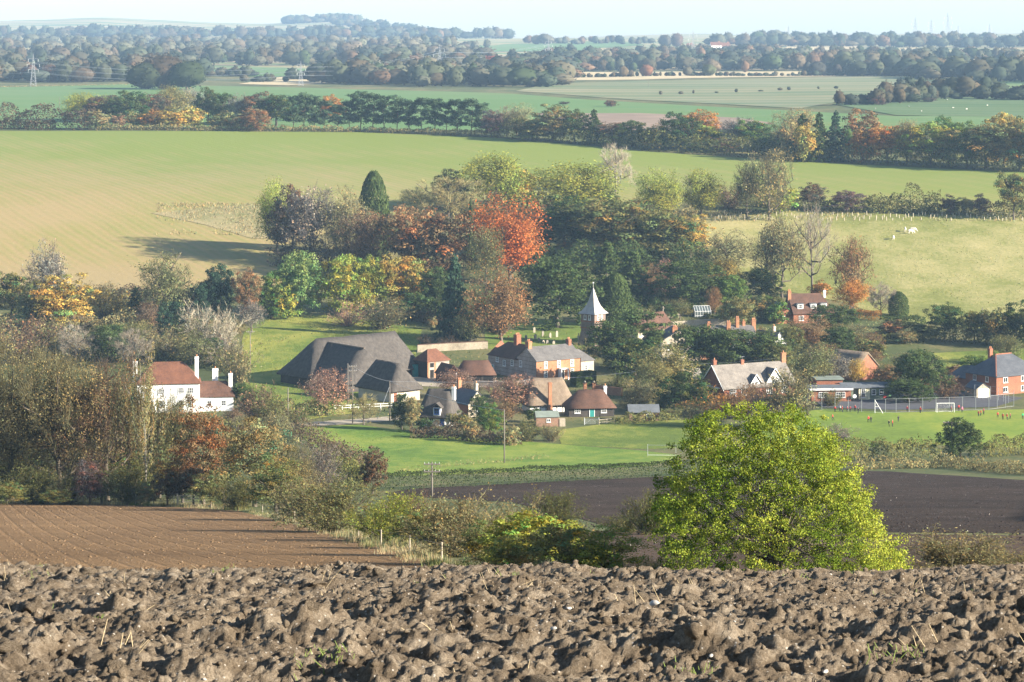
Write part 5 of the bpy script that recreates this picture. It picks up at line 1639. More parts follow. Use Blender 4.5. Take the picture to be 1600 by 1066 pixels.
def roof_on(parent, x0, x1, y0, y1, ze, zr, axis='x', ha=None, hb=None, over=.35, th=.14, mat=None, sub=0, amp=0.0, gov=None, seed=1):
    """pitched roof over a rectangle; ha, hb = hip run at each ridge end (None = gable)"""
    if axis == 'y':
        sw = lambda p: (p[1], p[0], p[2]); X0, X1, Y0, Y1 = y0, y1, x0, x1
    else:
        sw = lambda p: p; X0, X1, Y0, Y1 = x0, x1, y0, y1
    gov = over * .6 if gov is None else gov
    ym = (Y0 + Y1) / 2; sl = (zr - ze) / ((Y1 - Y0) / 2); zo = ze - over * sl
    a = X0 - gov if ha is None else X0 + ha; b = X1 + gov if hb is None else X1 - hb
    ex0 = X0 - (gov if ha is None else over); ex1 = X1 + (gov if hb is None else over)
    P = [(ex0, Y0 - over, zo), (ex1, Y0 - over, zo), (ex1, Y1 + over, zo), (ex0, Y1 + over, zo), (a, ym, zr), (b, ym, zr)]
    F = [(0, 1, 5, 4), (2, 3, 4, 5)]
    if ha is not None: F.append((3, 0, 4))
    if hb is not None: F.append((1, 2, 5))
    return solid_roof(parent, [sw(p) for p in P], F, th, mat, sub, amp, seed=seed)

def walls_on(parent, x0, x1, y0, y1, ze, zr, axis='x', ga=True, gb=True, mats=None, face_mats=(0, 0, 0, 0), deep=2.2, name="wall"):
    """four walls with gable ends; face order front, right, back, left"""
    m = MB()
    q = [(x0, y0), (x1, y0), (x1, y1), (x0, y1)]
    e = .02
    for k in range(4):
        (ax, ay), (bx, by) = q[k], q[(k + 1) % 4]
        end = (axis == 'x' and k in (1, 3)) or (axis == 'y' and k in (0, 2))
        g = (gb if k in (1, 2) else ga) if end else False
        pts = [(ax, ay, -deep), (bx, by, -deep), (bx, by, ze)] + ([((ax + bx) / 2, (ay + by) / 2, zr - e)] if g else []) + [(ax, ay, ze)]
        m.poly(pts, [tuple(range(len(pts)))], face_mats[k])
    m.poly([(x0, y0, ze - .05), (x1, y0, ze - .05), (x1, y1, ze - .05), (x0, y1, ze - .05)], [(0, 1, 2, 3)], 0)
    return m.build(name, mats, parent)

def face_frame(face, x0, x1, y0, y1):
    """origin, along, out of one wall"""
    return {"F": (Vector((x0, y0, 0)), Vector((1, 0, 0)), Vector((0, -1, 0))), "L": (Vector((x0, y1, 0)), Vector((0, -1, 0)), Vector((-1, 0, 0))),
            "R": (Vector((x1, y0, 0)), Vector((0, 1, 0)), Vector((1, 0, 0))), "B": (Vector((x1, y1, 0)), Vector((-1, 0, 0)), Vector((0, 1, 0)))}[face]

def opening(parent, fr, u, z, w, h, kind="window", mat=None, bars=(2, 3), fw=.09):
    """window (frame with glazing bars > pane) or door (leaf > frame) set on a wall; u, z = lower left corner"""
    o, al, out = fr
    def P(a, b, d): return o + al * (u + a) + Vector((0, 0, z + b)) + out * d
    def slab(m, a0, a1, b0, b1, d0, d1):
        p = [P(a0, b0, d0), P(a1, b0, d0), P(a1, b0, d1), P(a0, b0, d1), P(a0, b1, d0), P(a1, b1, d0), P(a1, b1, d1), P(a0, b1, d1)]
        m.poly(p, [(0, 3, 2, 1), (4, 5, 6, 7), (0, 1, 5, 4), (1, 2, 6, 5), (2, 3, 7, 6), (3, 0, 4, 7)])
    m = MB()
    if kind == "window":
        slab(m, 0, fw, 0, h, .0, .09); slab(m, w - fw, w, 0, h, .0, .09); slab(m, fw, w - fw, 0, fw, .0, .09); slab(m, fw, w - fw, h - fw, h, .0, .09)
        for k in range(1, bars[0]): slab(m, w * k / bars[0] - .028, w * k / bars[0] + .028, fw, h - fw, .01, .07)
        for k in range(1, bars[1]): slab(m, fw, w - fw, h * k / bars[1] - .026, h * k / bars[1] + .026, .012, .068)
        slab(m, -.06, w + .06, -.09, -.01, .0, .16)
        f = m.build("window", mat or B_trim, parent)
        n = MB(); slab(n, fw * .5, w - fw * .5, fw * .5, h - fw * .5, .004, .03); n.build("pane", B_glass, f)
    elif kind == "door":
        slab(m, 0, w, 0, h, .004, .07)
        f = m.build("door", mat or B_dark, parent)
        n = MB(); slab(n, -.1, 0, 0, h + .1, .0, .1); slab(n, w, w + .1, 0, h + .1, .0, .1); slab(n, 0, w, h, h + .1, .0, .1); n.build("door_frame", B_trim, f)
    else:
        slab(m, 0, w, 0, h, .006, .03)
        f = m.build("opening", mat or B_dark, parent)
    return f

def chimney(parent, x, y, z0, z1, sx=.9, sy=.6, pots=2, mat=None, cap=True):
    m = MB().box(x - sx / 2, x + sx / 2, y - sy / 2, y + sy / 2, z0, z1)
    if cap:
        m.box(x - sx / 2 - .07, x + sx / 2 + .07, y - sy / 2 - .07, y + sy / 2 + .07, z1 - .32, z1 - .16)
        m.box(x - sx / 2 - .05, x + sx / 2 + .05, y - sy / 2 - .05, y + sy / 2 + .05, z1 + .002, z1 + .08)
    c = m.build("chimney", mat or B_brick, parent)
    for k in range(pots):
        xx = x + (k - (pots - 1) / 2) * sx / max(1, pots) * .9
        MB().bar((xx, y, z1 + .05), (xx, y, z1 + .55), .15, 8, .12).build("pot", B_pot, c, smooth=True)
    return c

def house(name, label, cx, cy, deg, cat="house"):
    g = G(cx, cy)
    return empty(name, g, math.radians(deg), label, cat)

# --- the great thatched barn: main range along x, porch wing towards us
b = house("thatched_barn", "huge grey thatched barn with hipped roof above the lane", 489, 606, 40, "barn")
walls_on(b, 0, 31, 0, 13, 2.6, 2.7, 'x', False, False, [B_board])
r_ = roof_on(b, 0, 31, 0, 13, 2.6, 10.0, 'x', 5.6, 2.2, .7, .35, B_thatch_d, 5, .30)
walls_on(b, .02, 15.5, -13.0, 0.4, 2.6, 2.7, 'y', False, False, [B_board])
solid_roof(b, [(-.7, -13.7, 1.8), (16.2, -13.7, 1.8), (16.2, 4.5, 1.8), (-.7, 4.5, 1.8), (8.2, -8.6, 8.9), (8.2, 5.2, 8.9)], [(0, 1, 4), (1, 2, 5, 4), (3, 0, 4, 5)], .35, B_thatch_d, 5, .28, seed=4)
opening(b, face_frame("F", 0, 31, 0, 13), 26.5, 0, 2.2, 2.4, "opening")
opening(b, face_frame("R", 0, 31, 0, 13), .4, 0, 2.6, 3.0, "door", B_teal)
MB().box(28.9, 31.2, -.9, -.06, -1, 3.0).build("door", B_teal, b)
MB().poly([(8.2-.25, -8.8, 9.2), (8.2+.25, -8.8, 9.2), (8.2+.25, 5.4, 9.32), (8.2-.25, 5.4, 9.32), (8.2, -8.8, 9.42), (8.2, 5.4, 9.52)], [(0, 3, 5, 4), (1, 4, 5, 2), (0, 4, 1), (3, 2, 5)]).build("ridge_cap", B_thatch_b, b)
# --- lower thatched barn with pale stone wall
b = house("stone_barn", "lower thatched barn with pale stone wall beside the lane", 611, 629, 40, "barn")
walls_on(b, 0, 8, 0, 12, 2.8, 2.9, 'y', False, False, [B_stone])
roof_on(b, 0, 8, 0, 12, 2.8, 7.8, 'y', 2.2, 1.2, .55, .32, B_thatch_d, 5, .24, seed=9)
opening(b, face_frame("F", 0, 8, 0, 12), .6, 0, 1.0, 2.1, "door", B_brick_r)
opening(b, face_frame("F", 0, 8, 0, 12), 3.5, .9, .9, .9, "window", bars=(2, 2))
# --- granary with red roof
b = house("granary", "small red roofed granary with timber side by the big barn", 668, 592, 38, "outbuilding")
walls_on(b, 0, 6.4, 0, 5.4, 4.2, 4.3, 'x', False, False, [B_flint, B_board, B_brick], (0, 0, 0, 1))
MB().box(-.02, .55, -.05, .001, -1, 4.15).build("brick_quoin", B_brick, b)
MB().box(2.0, 2.5, -.05, .001, -1, 4.15).build("brick_quoin", B_brick, b)
roof_on(b, 0, 6.4, 0, 5.4, 4.2, 6.5, 'x', 1.9, 1.9, .3, .12, B_tile)
opening(b, face_frame("F", 0, 6.4, 0, 5.4), .75, 2.6, 1.1, 1.0, "opening")
opening(b, face_frame("F", 0, 6.4, 0, 5.4), .75, 0, 1.1, 2.0, "opening")
# --- cart sheds
b = house("cart_shed", "low brown tiled cart shed with open bays", 716, 599, 4, "outbuilding")
walls_on(b, 0, 8.6, 0, 5.6, 2.2, 2.3, 'x', False, False, [B_board])
roof_on(b, 0, 8.6, 0, 5.6, 2.2, 4.9, 'x', 1.3, 1.3, .4, .12, B_tile_d, 2, .08)
for k in range(3): opening(b, face_frame("F", 0, 8.6, 0, 5.6), .4 + k * 2.75, 0, 2.3, 1.9, "opening")
MB().box(-.6, -.3, -.35, -.05, -1, 2.5).build("post", B_trim, b)
b = house("lean_to", "small lean-to beside the cart shed with brown tiles", 700, 600, 30, "outbuilding")
walls_on(b, 0, 3.2, 0, 6, 2.2, 2.3, 'y', True, True, [B_board]); roof_on(b, 0, 3.2, 0, 6, 2.2, 4.2, 'y', None, None, .3, .12, B_tile_d)
# --- the brick farmhouse
b = house("brick_farmhouse", "two storey orange brick farmhouse with slate roof and white porch", 838, 597, 35)
walls_on(b, 0, 13, 0, 8, 5.0, 7.7, 'x', True, True, [B_brick, B_flint], (0, 0, 0, 1))
roof_on(b, 0, 13, 0, 8, 5.0, 7.7, 'x', None, None, .35, .12, B_slate)
walls_on(b, .02, 7.5, 8.02, 20, 4.6, 7.6, 'y', False, True, [B_brick_r, B_flint], (0, 0, 0, 1), name="rear_wall")
roof_on(b, .02, 7.5, 7.2, 20, 4.6, 7.5, 'y', None, 3.0, .3, .12, B_tile_d, gov=0)
walls_on(b, 13.02, 17.4, .7, 7, 4.0, 6.3, 'x', False, False, [B_brick, B_stone], (1, 0, 0, 0), name="side_wall")
roof_on(b, 13.02, 17.4, .7, 7, 4.0, 6.2, 'x', None, 2.2, .3, .12, B_slate, gov=0)
F_ = face_frame("F", 0, 13, 0, 8)
for u in (2.2, 6.0, 9.9): opening(b, F_, u, 3.0, 1.0, 1.6, bars=(2, 4))
for u in (2.2, 9.9): opening(b, F_, u, .7, 1.0, 1.7, bars=(2, 4))
opening(b, face_frame("F", 13.02, 17.4, .7, 7), 1.4, 1.2, 1.0, 1.9, bars=(2, 4))
Lw = face_frame("L", 0, 13, 0, 8)
opening(b, Lw, 1.2, 2.9, 1.0, 1.5, bars=(2, 4))
Lr = face_frame("L", .02, 7.5, 8.02, 20)
for u, z in ((9.6, 2.8), (6.3, 2.4), (3.4, 3.1)): opening(b, Lr, u, z, 1.1, 1.4, bars=(2, 3))
opening(b, Lr, 1.2, 0, 1.2, 2.1, "door", B_teal)
p_ = MB().box(6.4, 8.6, -1.3, -.02, 2.5, 2.75)
for xx in (6.5, 8.5): p_.box(xx - .12, xx + .12, -1.25, -1.0, -1, 2.5)
p_.box(6.4, 6.6, -1.0, -.02, -1, 2.5); p_.build("porch", B_trim, b)
opening(b, F_, 7.05, 0, .95, 2.1, "door", B_dark)
chimney(b, .6, 4.0, 6.0, 9.1, 1.0, 1.4, 2); chimney(b, 12.3, 4, 6.5, 8.8, .8, 1.2, 2, B_brick_r); chimney(b, 3.7, 13, 6.2, 9.6, 1.3, 1.3, 3, B_brick_r)
MB().bar((12.9, -.1, -1), (12.9, -.1, 4.9), .05, 6).build("downpipe", B_dark, b)
# --- white thatched cottage
b = house("thatched_cottage", "white walled thatched cottage with blue door and dormer", 655, 665, -16)
walls_on(b, 0, 6.4, 0, 6, 2.5, 2.6, 'x', False, False, [B_white])
roof_on(b, 0, 6.4, 0, 6, 2.5, 6.9, 'x', 1.0, .8, .6, .32, B_thatch_d, 5, .22, seed=12)
F_ = face_frame("F", 0, 6.4, 0, 6)
opening(b, F_, .5, .9, .9, 1.2, bars=(2, 2)); opening(b, F_, 2.1, .9, 1.0, 1.2, bars=(2, 2)); opening(b, F_, 4.4, 0, 1.0, 2.0, "door", B_blue)
opening(b, (Vector((0, -.45, 0)), Vector((1, 0, 0)), Vector((0, -1, 0))), 3.3, 2.5, 1.1, 1.2, "window", B_blue, bars=(2, 2))
MB().box(3.1, 4.6, -.44, 1.4, 2.2, 3.85).build("dormer", B_white, b)
roof_on(b, 2.9, 4.8, -.7, 1.9, 3.8, 4.6, 'y', None, None, .15, .2, B_thatch_d, gov=.1)
chimney(b, 6.4, 3, 5.0, 7.6, .7, .7, 1, B_white)
# --- dark roofed cottage with sunny gable
b = house("tiled_cottage", "small dark roofed cottage with sunlit gable and two chimneys", 732, 653, 38)
walls_on(b, 0, 4.6, 0, 7, 2.9, 5.4, 'y', True, True, [B_stone, B_brick_r], (0, 0, 0, 1))
roof_on(b, 0, 4.6, 0, 7, 2.9, 5.4, 'y', None, None, .3, .14, B_slate_d)
opening(b, face_frame("F", 0, 4.6, 0, 7), 1.7, .8, 1.0, 1.1, bars=(2, 2)); chimney(b, 2.3, 6.3, 4.9, 7.0, .8, .6, 2, B_brick); chimney(b, 2.4, .5, 4.6, 6.9, .6, .6, 1, B_stone)
# --- long thatched cottage with tall brick stack
b = house("thatched_cottage", "long brown thatched cottage with tall brick chimney on its front", 827, 645, 14)
walls_on(b, 0, 9.6, 0, 6, 2.2, 2.3, 'x', False, False, [B_white])
roof_on(b, 0, 9.6, 0, 6, 2.2, 6.6, 'x', 1.3, 1.5, .6, .32, B_thatch_b, 5, .24, seed=15)
t_ = MB()
for u in np.arange(0, 9.7, 1.2): t_.box(u, u + .14, -.04, -.001, -.5, 2.1)
t_.box(0, 9.6, -.035, -.002, 1.0, 1.14); t_.build("timber_frame", B_board, b)
F_ = face_frame("F", 0, 9.6, 0, 6)
for u in (1.8, 6.2, 8.0): opening(b, F_, u, .9, .9, 1.0, bars=(2, 2))
c_ = chimney(b, 4.4, -.5, -1, 6.3, .7, .7, 0, B_brick); MB().poly([(3.6, -.95, -1), (5.2, -.95, -1), (5.2, -.01, -1), (3.6, -.01, -1), (4.05, -.86, 2.0), (4.75, -.86, 2.0), (4.75, -.01, 2.0), (4.05, -.01, 2.0)],
    [(0, 1, 5, 4), (1, 2, 6, 5), (2, 3, 7, 6), (3, 0, 4, 7), (4, 5, 6, 7)]).build("chimney_breast", B_brick, c_)
# --- red-brown hipped cottage
b = house("tiled_cottage", "low brown tiled cottage with hipped roof and dark walls", 889, 652, 8)
walls_on(b, 0, 9.6, 0, 6, 2.2, 2.3, 'x', False, False, [B_board])
roof_on(b, 0, 9.6, 0, 6, 2.2, 5.2, 'x', 2.6, 2.0, .5, .14, B_tile_d, 2, .08)
F_ = face_frame("F", 0, 9.6, 0, 6)
for u in (1.2, 6.8): opening(b, F_, u, .8, 1.2, 1.1, bars=(3, 2))
opening(b, F_, 4.4, 0, .95, 2.0, "door", B_teal); chimney(b, 8.2, 3, 4.0, 5.9, .6, .6, 1, B_white)
# --- timber sheds
b = house("garden_shed", "brown timber shed with green felt roof by the paddock", 838, 667, 6, "shed")
walls_on(b, 0, 4.6, 0, 3.2, 2.0, 2.9, 'x', True, True, [B_wood]); roof_on(b, 0, 4.6, 0, 3.2, 2.0, 2.9, 'x', None, None, .2, .06, B_feltg)
opening(b, face_frame("F", 0, 4.6, 0, 3.2), 2.1, .9, .8, .7, bars=(2, 1))
MB().box(4.7, 5.9, -.1, 1.2, -1, 1.5).build("side_bin", B_fence, b)
b = house("red_shed", "dark roofed red shed beside the paddock hedge", 983, 658, 3, "shed")
walls_on(b, 0, 6.2, 0, 4, 1.9, 3.1, 'x', True, True, [B_wood]); roof_on(b, 0, 6.2, 0, 4, 1.9, 3.1, 'x', None, None, .3, .06, B_felt)
opening(b, face_frame("F", 0, 6.2, 0, 4), .8, 0, 1.4, 1.7, "opening"); opening(b, face_frame("F", 0, 6.2, 0, 4), 3.6, .8, 1.2, .7, bars=(2, 1))
# --- church: timber belfry tower with pale splayed spire, nave behind the trees
b = house("church", "small church with boarded bell tower and pale shingled spire", 929, 541, 49, "church")
walls_on(b, 0, 4.5, 0, 4.5, 8.4, 8.5, 'x', False, False, [B_oldboard], name="tower")
m = MB(); ring = []
prof = [(2.85, 8.1), (2.15, 8.85), (1.45, 9.9), (.95, 11.2), (.5, 12.9), (.05, 14.7)]
for hw, z in prof: ring += [(2.25 - hw, 2.25 - hw, z), (2.25 + hw, 2.25 - hw, z), (2.25 + hw, 2.25 + hw, z), (2.25 - hw, 2.25 + hw, z)]
m.poly(ring, [(4*k + j, 4*k + (j+1) % 4, 4*k + 4 + (j+1) % 4, 4*k + 4 + j) for k in range(5) for j in range(4)] + [(3, 2, 1, 0), (20, 21, 22, 23)])
sp = m.build("spire", B_shingle, b)
w_ = MB().bar((2.25, 2.25, 14.6), (2.25, 2.25, 16.2), .04, 5); w_.box(2.0, 2.55, 2.23, 2.27, 15.9, 16.1); w_.build("weather_vane", B_grey, sp)
for fc in ("F", "L"):
    for u in (1.0, 2.5): opening(b, face_frame(fc, 0, 4.5, 0, 4.5), u, 6.6, .75, 1.2, bars=(1, 3))
for z in (2.2, 4.4, 6.1): MB().box(-.08, 4.58, -.08, 4.58, z, z + .22).build("string_course", B_brick_r, b)
MB().poly([(-1.0, -1.0, -2), (5.5, -1.0, -2), (5.5, 5.5, -2), (-1.0, 5.5, -2), (-.05, -.05, 3.6), (4.55, -.05, 3.6), (4.55, 4.55, 3.6), (-.05, 4.55, 3.6)], [(0, 1, 5, 4), (1, 2, 6, 5), (2, 3, 7, 6), (3, 0, 4, 7)]).build("tower_base", B_oldboard, b)
walls_on(b, 5.6, 21, -9.5, -2.5, 4.0, 7.6, 'x', True, True, [B_stone], name="nave_wall"); roof_on(b, 5.6, 21, -9.5, -2.5, 4.0, 7.6, 'x', None, None, .35, .14, B_tile_d)
for u in (2, 5.5, 9, 12): opening(b, face_frame("F", 5.6, 21, -9.5, -2.5), u, 1.3, .9, 1.8, bars=(2, 3))
x_ = MB().box(20.9, 21.05, -6.08, -5.92, 7.7, 9.0); x_.box(20.9, 21.05, -6.35, -5.65, 8.45, 8.6); x_.build("gable_cross", B_stone, b)
# --- the manor, mostly behind yews
b = house("manor_house", "large pale manor with many brick chimneys behind the yews", 1034, 566, 12, "house")
walls_on(b, 0, 10, 0, 8, 5.2, 8.2, 'y', True, True, [B_white, B_stone], (1, 0, 0, 0)); roof_on(b, 0, 10, 0, 8, 5.2, 8.0, 'y', None, None, .3, .14, B_slate)
walls_on(b, 10.05, 25, 1, 9, 5.6, 8.2, 'x', False, True, [B_brick], name="wing_wall"); roof_on(b, 10.05, 25, 1, 9, 5.6, 8.0, 'x', None, None, .3, .14, B_slate, gov=.05)
for u in (1.5, 4.5, 7.6): opening(b, face_frame("F", 0, 10, 0, 8), u, 3.0, 1.0, 1.6, bars=(2, 3))
for u in (1.5, 5, 8.5, 12): opening(b, face_frame("F", 10.05, 25, 1, 9), u, 3.2, 1.0, 1.6, bars=(2, 3))
for x, y, h_, sx, n, mm in ((3.6, 1.0, 8.4, 1.3, 3, B_brick), (13, 3.2, 8.9, .9, 2, B_brick), (18.2, 3.5, 9.0, 1.0, 2, B_brick), (20.8, 4.5, 9.9, .8, 2, B_brick), (22.6, 5.0, 9.0, .7, 1, B_brick), (25.2, 5, 9.3, 1.0, 3, B_brick)):
    chimney(b, x, y, 5.5, h_, sx, .8, n, mm)
# --- the school
b = house("village_school", "long grey slate roofed school with two white gabled dormers", 1131, 625, 26, "school")
walls_on(b, 0, 18.5, 0, 9.6, 2.7, 7.0, 'x', True, True, [B_brick_r]); roof_on(b, 0, 18.5, 0, 9.6, 2.7, 7.0, 'x', None, None, .5, .14, B_slate_l)
bb = MB()
for s in (0, 1):
    y = -.55 if s == 0 else 10.15
    bb.poly([(-.42, y, 2.22), (-.34, y, 2.22), (-.34, 4.8, 7.22), (-.42, 4.8, 7.22), (-.42, y, 2.0), (-.34, y, 2.0), (-.34, 4.8, 6.92), (-.42, 4.8, 6.92)], [(0, 1, 2, 3), (4, 7, 6, 5), (0, 3, 7, 4), (1, 5, 6, 2), (0, 4, 5, 1), (3, 2, 6, 7)])
bb.build("bargeboard", B_trim, b)
def dormer(par, x, y, z, w, h, d, rm):
    e = MB().box(x - w / 2 + .1, x + w / 2 - .1, y, y + d, z - 1.2, z + .02); dm = e.build("dormer", B_white, par)
    MB().poly([(x - w / 2 + .1, y - .002, z), (x + w / 2 - .1, y - .002, z), (x, y - .002, z + h * .9), (x - w / 2 + .1, y + .3, z), (x + w / 2 - .1, y + .3, z), (x, y + .3, z + h * .9)], [(0, 1, 2), (3, 5, 4), (0, 2, 5, 3), (1, 4, 5, 2), (0, 3, 4, 1)]).build("dormer_gable", B_white, dm)
    solid_roof(dm, [(x - w / 2 - .2, y - .25, z - .1), (x, y - .25, z + h), (x, y + d, z + h), (x - w / 2 - .2, y + d, z - .1), (x + w / 2 + .2, y - .25, z - .1), (x + w / 2 + .2, y + d, z - .1)], [(0, 1, 2, 3), (1, 4, 5, 2)], .1, rm, name="dormer_roof")
    t = MB()
    for s in (-1, 1):
        a, c = Vector((x + s * (w / 2 + .2), y - .3, z - .1)), Vector((x, y - .3, z + h))
        t.poly([a, c, c + Vector((0, 0, .26)), a + Vector((0, 0, .26)), a + Vector((0, .08, 0)), c + Vector((0, .08, 0)), c + Vector((0, .08, .26)), a + Vector((0, .08, .26))], [(0, 1, 2, 3), (4, 7, 6, 5), (0, 3, 7, 4), (1, 5, 6, 2), (3, 2, 6, 7), (0, 4, 5, 1)])
    t.build("dormer_trim", B_trim, dm)
    return dm
for xd, w_d, h_d in ((8.5, 2.6, 1.9), (13.4, 4.2, 3.0)):
    dormer(b, xd, .25, 3.1, w_d, h_d, 4.4, B_slate_d)
    opening(b, (Vector((xd - .6, .2, 0)), Vector((1, 0, 0)), Vector((0, -1, 0))), 0, 2.5, 1.2, 1.1, bars=(3, 2))
F_ = face_frame("F", 0, 18.5, 0, 9.6)
for u in (1.5, 4.5, 11, 15): opening(b, F_, u, .7, 1.6, 1.5, bars=(3, 2))
opening(b, face_frame("L", 0, 18.5, 0, 9.6), 3.5, .8, 1.6, 1.5, bars=(3, 2)); MB().box(-1.4, -.05, 1.5, 7.5, 2.3, 2.5).build("side_canopy", B_trim, b)
chimney(b, 1.2, 6.2, 5.2, 8.0, .8, .8, 1, B_brick_r); chimney(b, 7.6, 4.8, 6.6, 7.9, .7, .6, 0, B_brick_r); chimney(b, 18.4, 4.8, 6.0, 8.9, 1.1, .8, 1, B_brick)
a_ = MB().bar((7.6, 4.8, 7.9), (7.6, 4.8, 8.7), .02, 4); a_.bar((6.9, 4.8, 8.6), (8.3, 4.8, 8.65), .02, 4); a_.build("television_aerial", B_grey, b)
walls_on(b, -3.6, -.5, 9.7, 16, 2.6, 5.4, 'x', True, True, [B_brick_r], name="rear_wall"); roof_on(b, -4, 1, 9.7, 16, 2.6, 5.4, 'x', None, None, .3, .12, B_slate_l)
# --- flat roofed brick classrooms
b = house("flat_roofed_classroom", "flat roofed orange brick classroom with white fascia", 1268, 628, 4, "school")
walls_on(b, 0, 8.8, 0, 5, 2.5, 2.6, 'x', False, False, [B_brick_r])
MB().box(-.4, 9.2, -.5, 5.3, 2.55, 2.95).build("fascia", B_trim, b); MB().box(-.3, 9.1, -.4, 5.2, 2.96, 3.05).build("roof", B_felt, b)
F_ = face_frame("F", 0, 8.8, 0, 5)
for u in (1.6, 5.4): opening(b, F_, u, .9, 2.1, 1.2, bars=(4, 2))
MB().bar((9.5, -.6, 1.2), (9.5, -.45, 1.2), .42, 14).build("round_sign", B_trim, b)
b = house("classroom_hut", "green timber classroom hut with cream end and grey roof", 1342, 625, 7, "school")
walls_on(b, 0, 8.9, 0, 7, 2.6, 2.7, 'x', False, False, [B_green]); MB().box(-.03, 2.5, -.06, .0, -.6, 2.55).build("cream_panel", B_cream, b)
solid_roof(b, [(-3.6, -.4, 2.62), (9.2, -.4, 2.62), (9.2, 7.3, 2.62), (-3.6, 7.3, 2.62), (-3.6, 3.5, 3.35), (9.2, 3.5, 3.35)], [(0, 1, 5, 4), (2, 3, 4, 5)], .1, B_felt)
walls_on(b, -3.5, -.05, .5, 6.8, 2.5, 2.6, 'x', False, False, [B_green], name="entrance_wall")
F_ = face_frame("F", 0, 8.9, 0, 7)
opening(b, (Vector((0, -.07, 0)), Vector((1, 0, 0)), Vector((0, -1, 0))), .5, .5, .9, 2.0, "window", bars=(2, 2))
for u in (2.9, 4.6): opening(b, F_, u, 1.1, .95, 1.15, bars=(1, 2))
for u, z, rr, cc in ((5.9, .55, .36, (.55, .07, .06)), (6.2, 1.35, .24, (.55, .12, .12)), (7.1, .95, .32, (.25, .5, .22)), (7.6, 1.4, .2, (.2, .35, .6))):
    MB().bar((u, -.002, z), (u, -.05, z), rr, 16).build("painted_disc", plain("disc_%d" % int(u * 10), cc, .1, 2, .6), b)
s_ = MB()
for k in range(4): s_.box(-1.6 + k * .35, 1.7, -1.4, -.1, -.9, -.45 + k * .16)
s_.build("entrance_step", B_fence, b); h_ = MB().bar((-1.6, -1.35, .3), (0, -1.35, .95), .05, 5)
for xx in (-1.6, -.8, 0, 1.6): h_.bar((xx, -1.35, -.8), (xx, -1.35, .4 + (xx + 1.6) * .35 if xx < .1 else .95), .05, 5)
h_.bar((0, -1.35, .95), (1.6, -1.35, .95), .05, 5); h_.build("handrail", B_fence, b)
b = house("link_block", "low flat grey roofed block behind the classrooms", 1276, 612, 4, "school")
walls_on(b, 0, 6, 0, 5, 2.6, 2.7, 'x', False, False, [B_brick_r]); MB().box(-.3, 6.3, -.3, 5.3, 2.65, 2.9).build("roof", B_feltg, b)
# --- thatched roof behind the classrooms
b = house("thatched_house", "grey thatched house end behind the golden garden tree", 1336, 596, 42)
walls_on(b, 0, 9, 0, 11, 2.4, 6.1, 'y', True, False, [B_brick_r]); roof_on(b, 0, 9, 0, 11, 2.4, 6.2, 'y', None, 1.2, .5, .3, B_thatch_b, 4, .2)
# --- house on the hillside with white dormers
b = house("hillside_house", "brown roofed house with white dormers on the hillside", 1240, 506, 14)
walls_on(b, 0, 11.5, 0, 8, 3.0, 7.4, 'x', True, False, [B_brick_r, B_brick]); roof_on(b, 0, 11.5, 0, 8, 3.0, 7.6, 'x', None, 2.2, .4, .14, B_tile_d)
for xd in (2.2, 6.0, 9.0):
    MB().box(xd - .85, xd + .85, .7, 3.6, 3.2, 5.2).build("dormer", B_white, b); MB().box(xd - 1.0, xd + 1.0, .5, 3.7, 5.22, 5.38).build("dormer_roof", B_slate_d, b)
    opening(b, (Vector((xd - .65, .7, 0)), Vector((1, 0, 0)), Vector((0, -1, 0))), 0, 4.0, 1.3, 1.1, bars=(3, 2))
walls_on(b, -4.5, -.03, 1, 7.5, 2.8, 5.6, 'y', True, True, [B_brick_r], name="side_wall"); roof_on(b, -4.5, -.03, 1, 7.5, 2.8, 5.4, 'y', None, None, .3, .12, B_slate_d)
for u in (1.5, 6.5): opening(b, face_frame("F", 0, 11.5, 0, 8), u, .8, 1.4, 1.3, bars=(3, 2))
opening(b, face_frame("F", -4.5, -.03, 1, 7.5), 1.4, .9, 1.1, 1.1, bars=(2, 2)); chimney(b, -.1, 3.2, 4.0, 8.5, .9, .9, 2, B_brick); chimney(b, 10.4, 4, 6.5, 8.4, .6, .6, 1, B_white)
b = house("gabled_house", "dark roofed house with white gable above the yews", 1206, 560, 36)
walls_on(b, 0, 5, 0, 8, 3.4, 6.4, 'y', True, True, [B_white, B_brick_r], (0, 0, 0, 1)); roof_on(b, 0, 5, 0, 8, 3.4, 6.2, 'y', None, None, .3, .12, B_slate_d)
opening(b, face_frame("F", 0, 5, 0, 8), 1.9, 3.0, 1.1, 1.1, bars=(2, 2)); chimney(b, 2.5, 2, 5.4, 7.6, .7, .6, 1, B_stone)
# --- brick house with dark hipped roof
b = house("brick_house", "red brick house with dark hipped slate roof beside the court", 1557, 618, 33)
walls_on(b, 0, 14, 0, 10, 4.4, 4.5, 'x', False, False, [B_brick_r]); roof_on(b, 0, 14, 0, 10, 4.4, 8.2, 'x', 4.6, 4.6, .45, .14, B_slate_d)
F_ = face_frame("F", 0, 14, 0, 10)
for u, z in ((2.0, 2.7), (7.5, 2.7), (2.0, .5), (7.5, .5)): opening(b, F_, u, z, 1.4, 1.2, bars=(2, 1))
for u, z in ((2.5, 2.7), (6.5, 2.7)): opening(b, face_frame("L", 0, 14, 0, 10), u, z, 1.0, 1.2, bars=(2, 1))
h_ = MB(); h_.bar((-.4, -.4, 4.25), (4.6, 5, 8.4), .16, 4); h_.bar((4.6, 5, 8.42), (9.4, 5, 8.42), .16, 4); h_.build("ridge_tile", B_brick_r, b)
walls_on(b, .5, 6, 10.02, 16, 2.8, 2.9, 'y', False, False, [B_brick_r], name="rear_wall"); roof_on(b, .5, 6, 9, 16, 2.8, 5.2, 'y', None, 2, .3, .12, B_slate_d, gov=0)
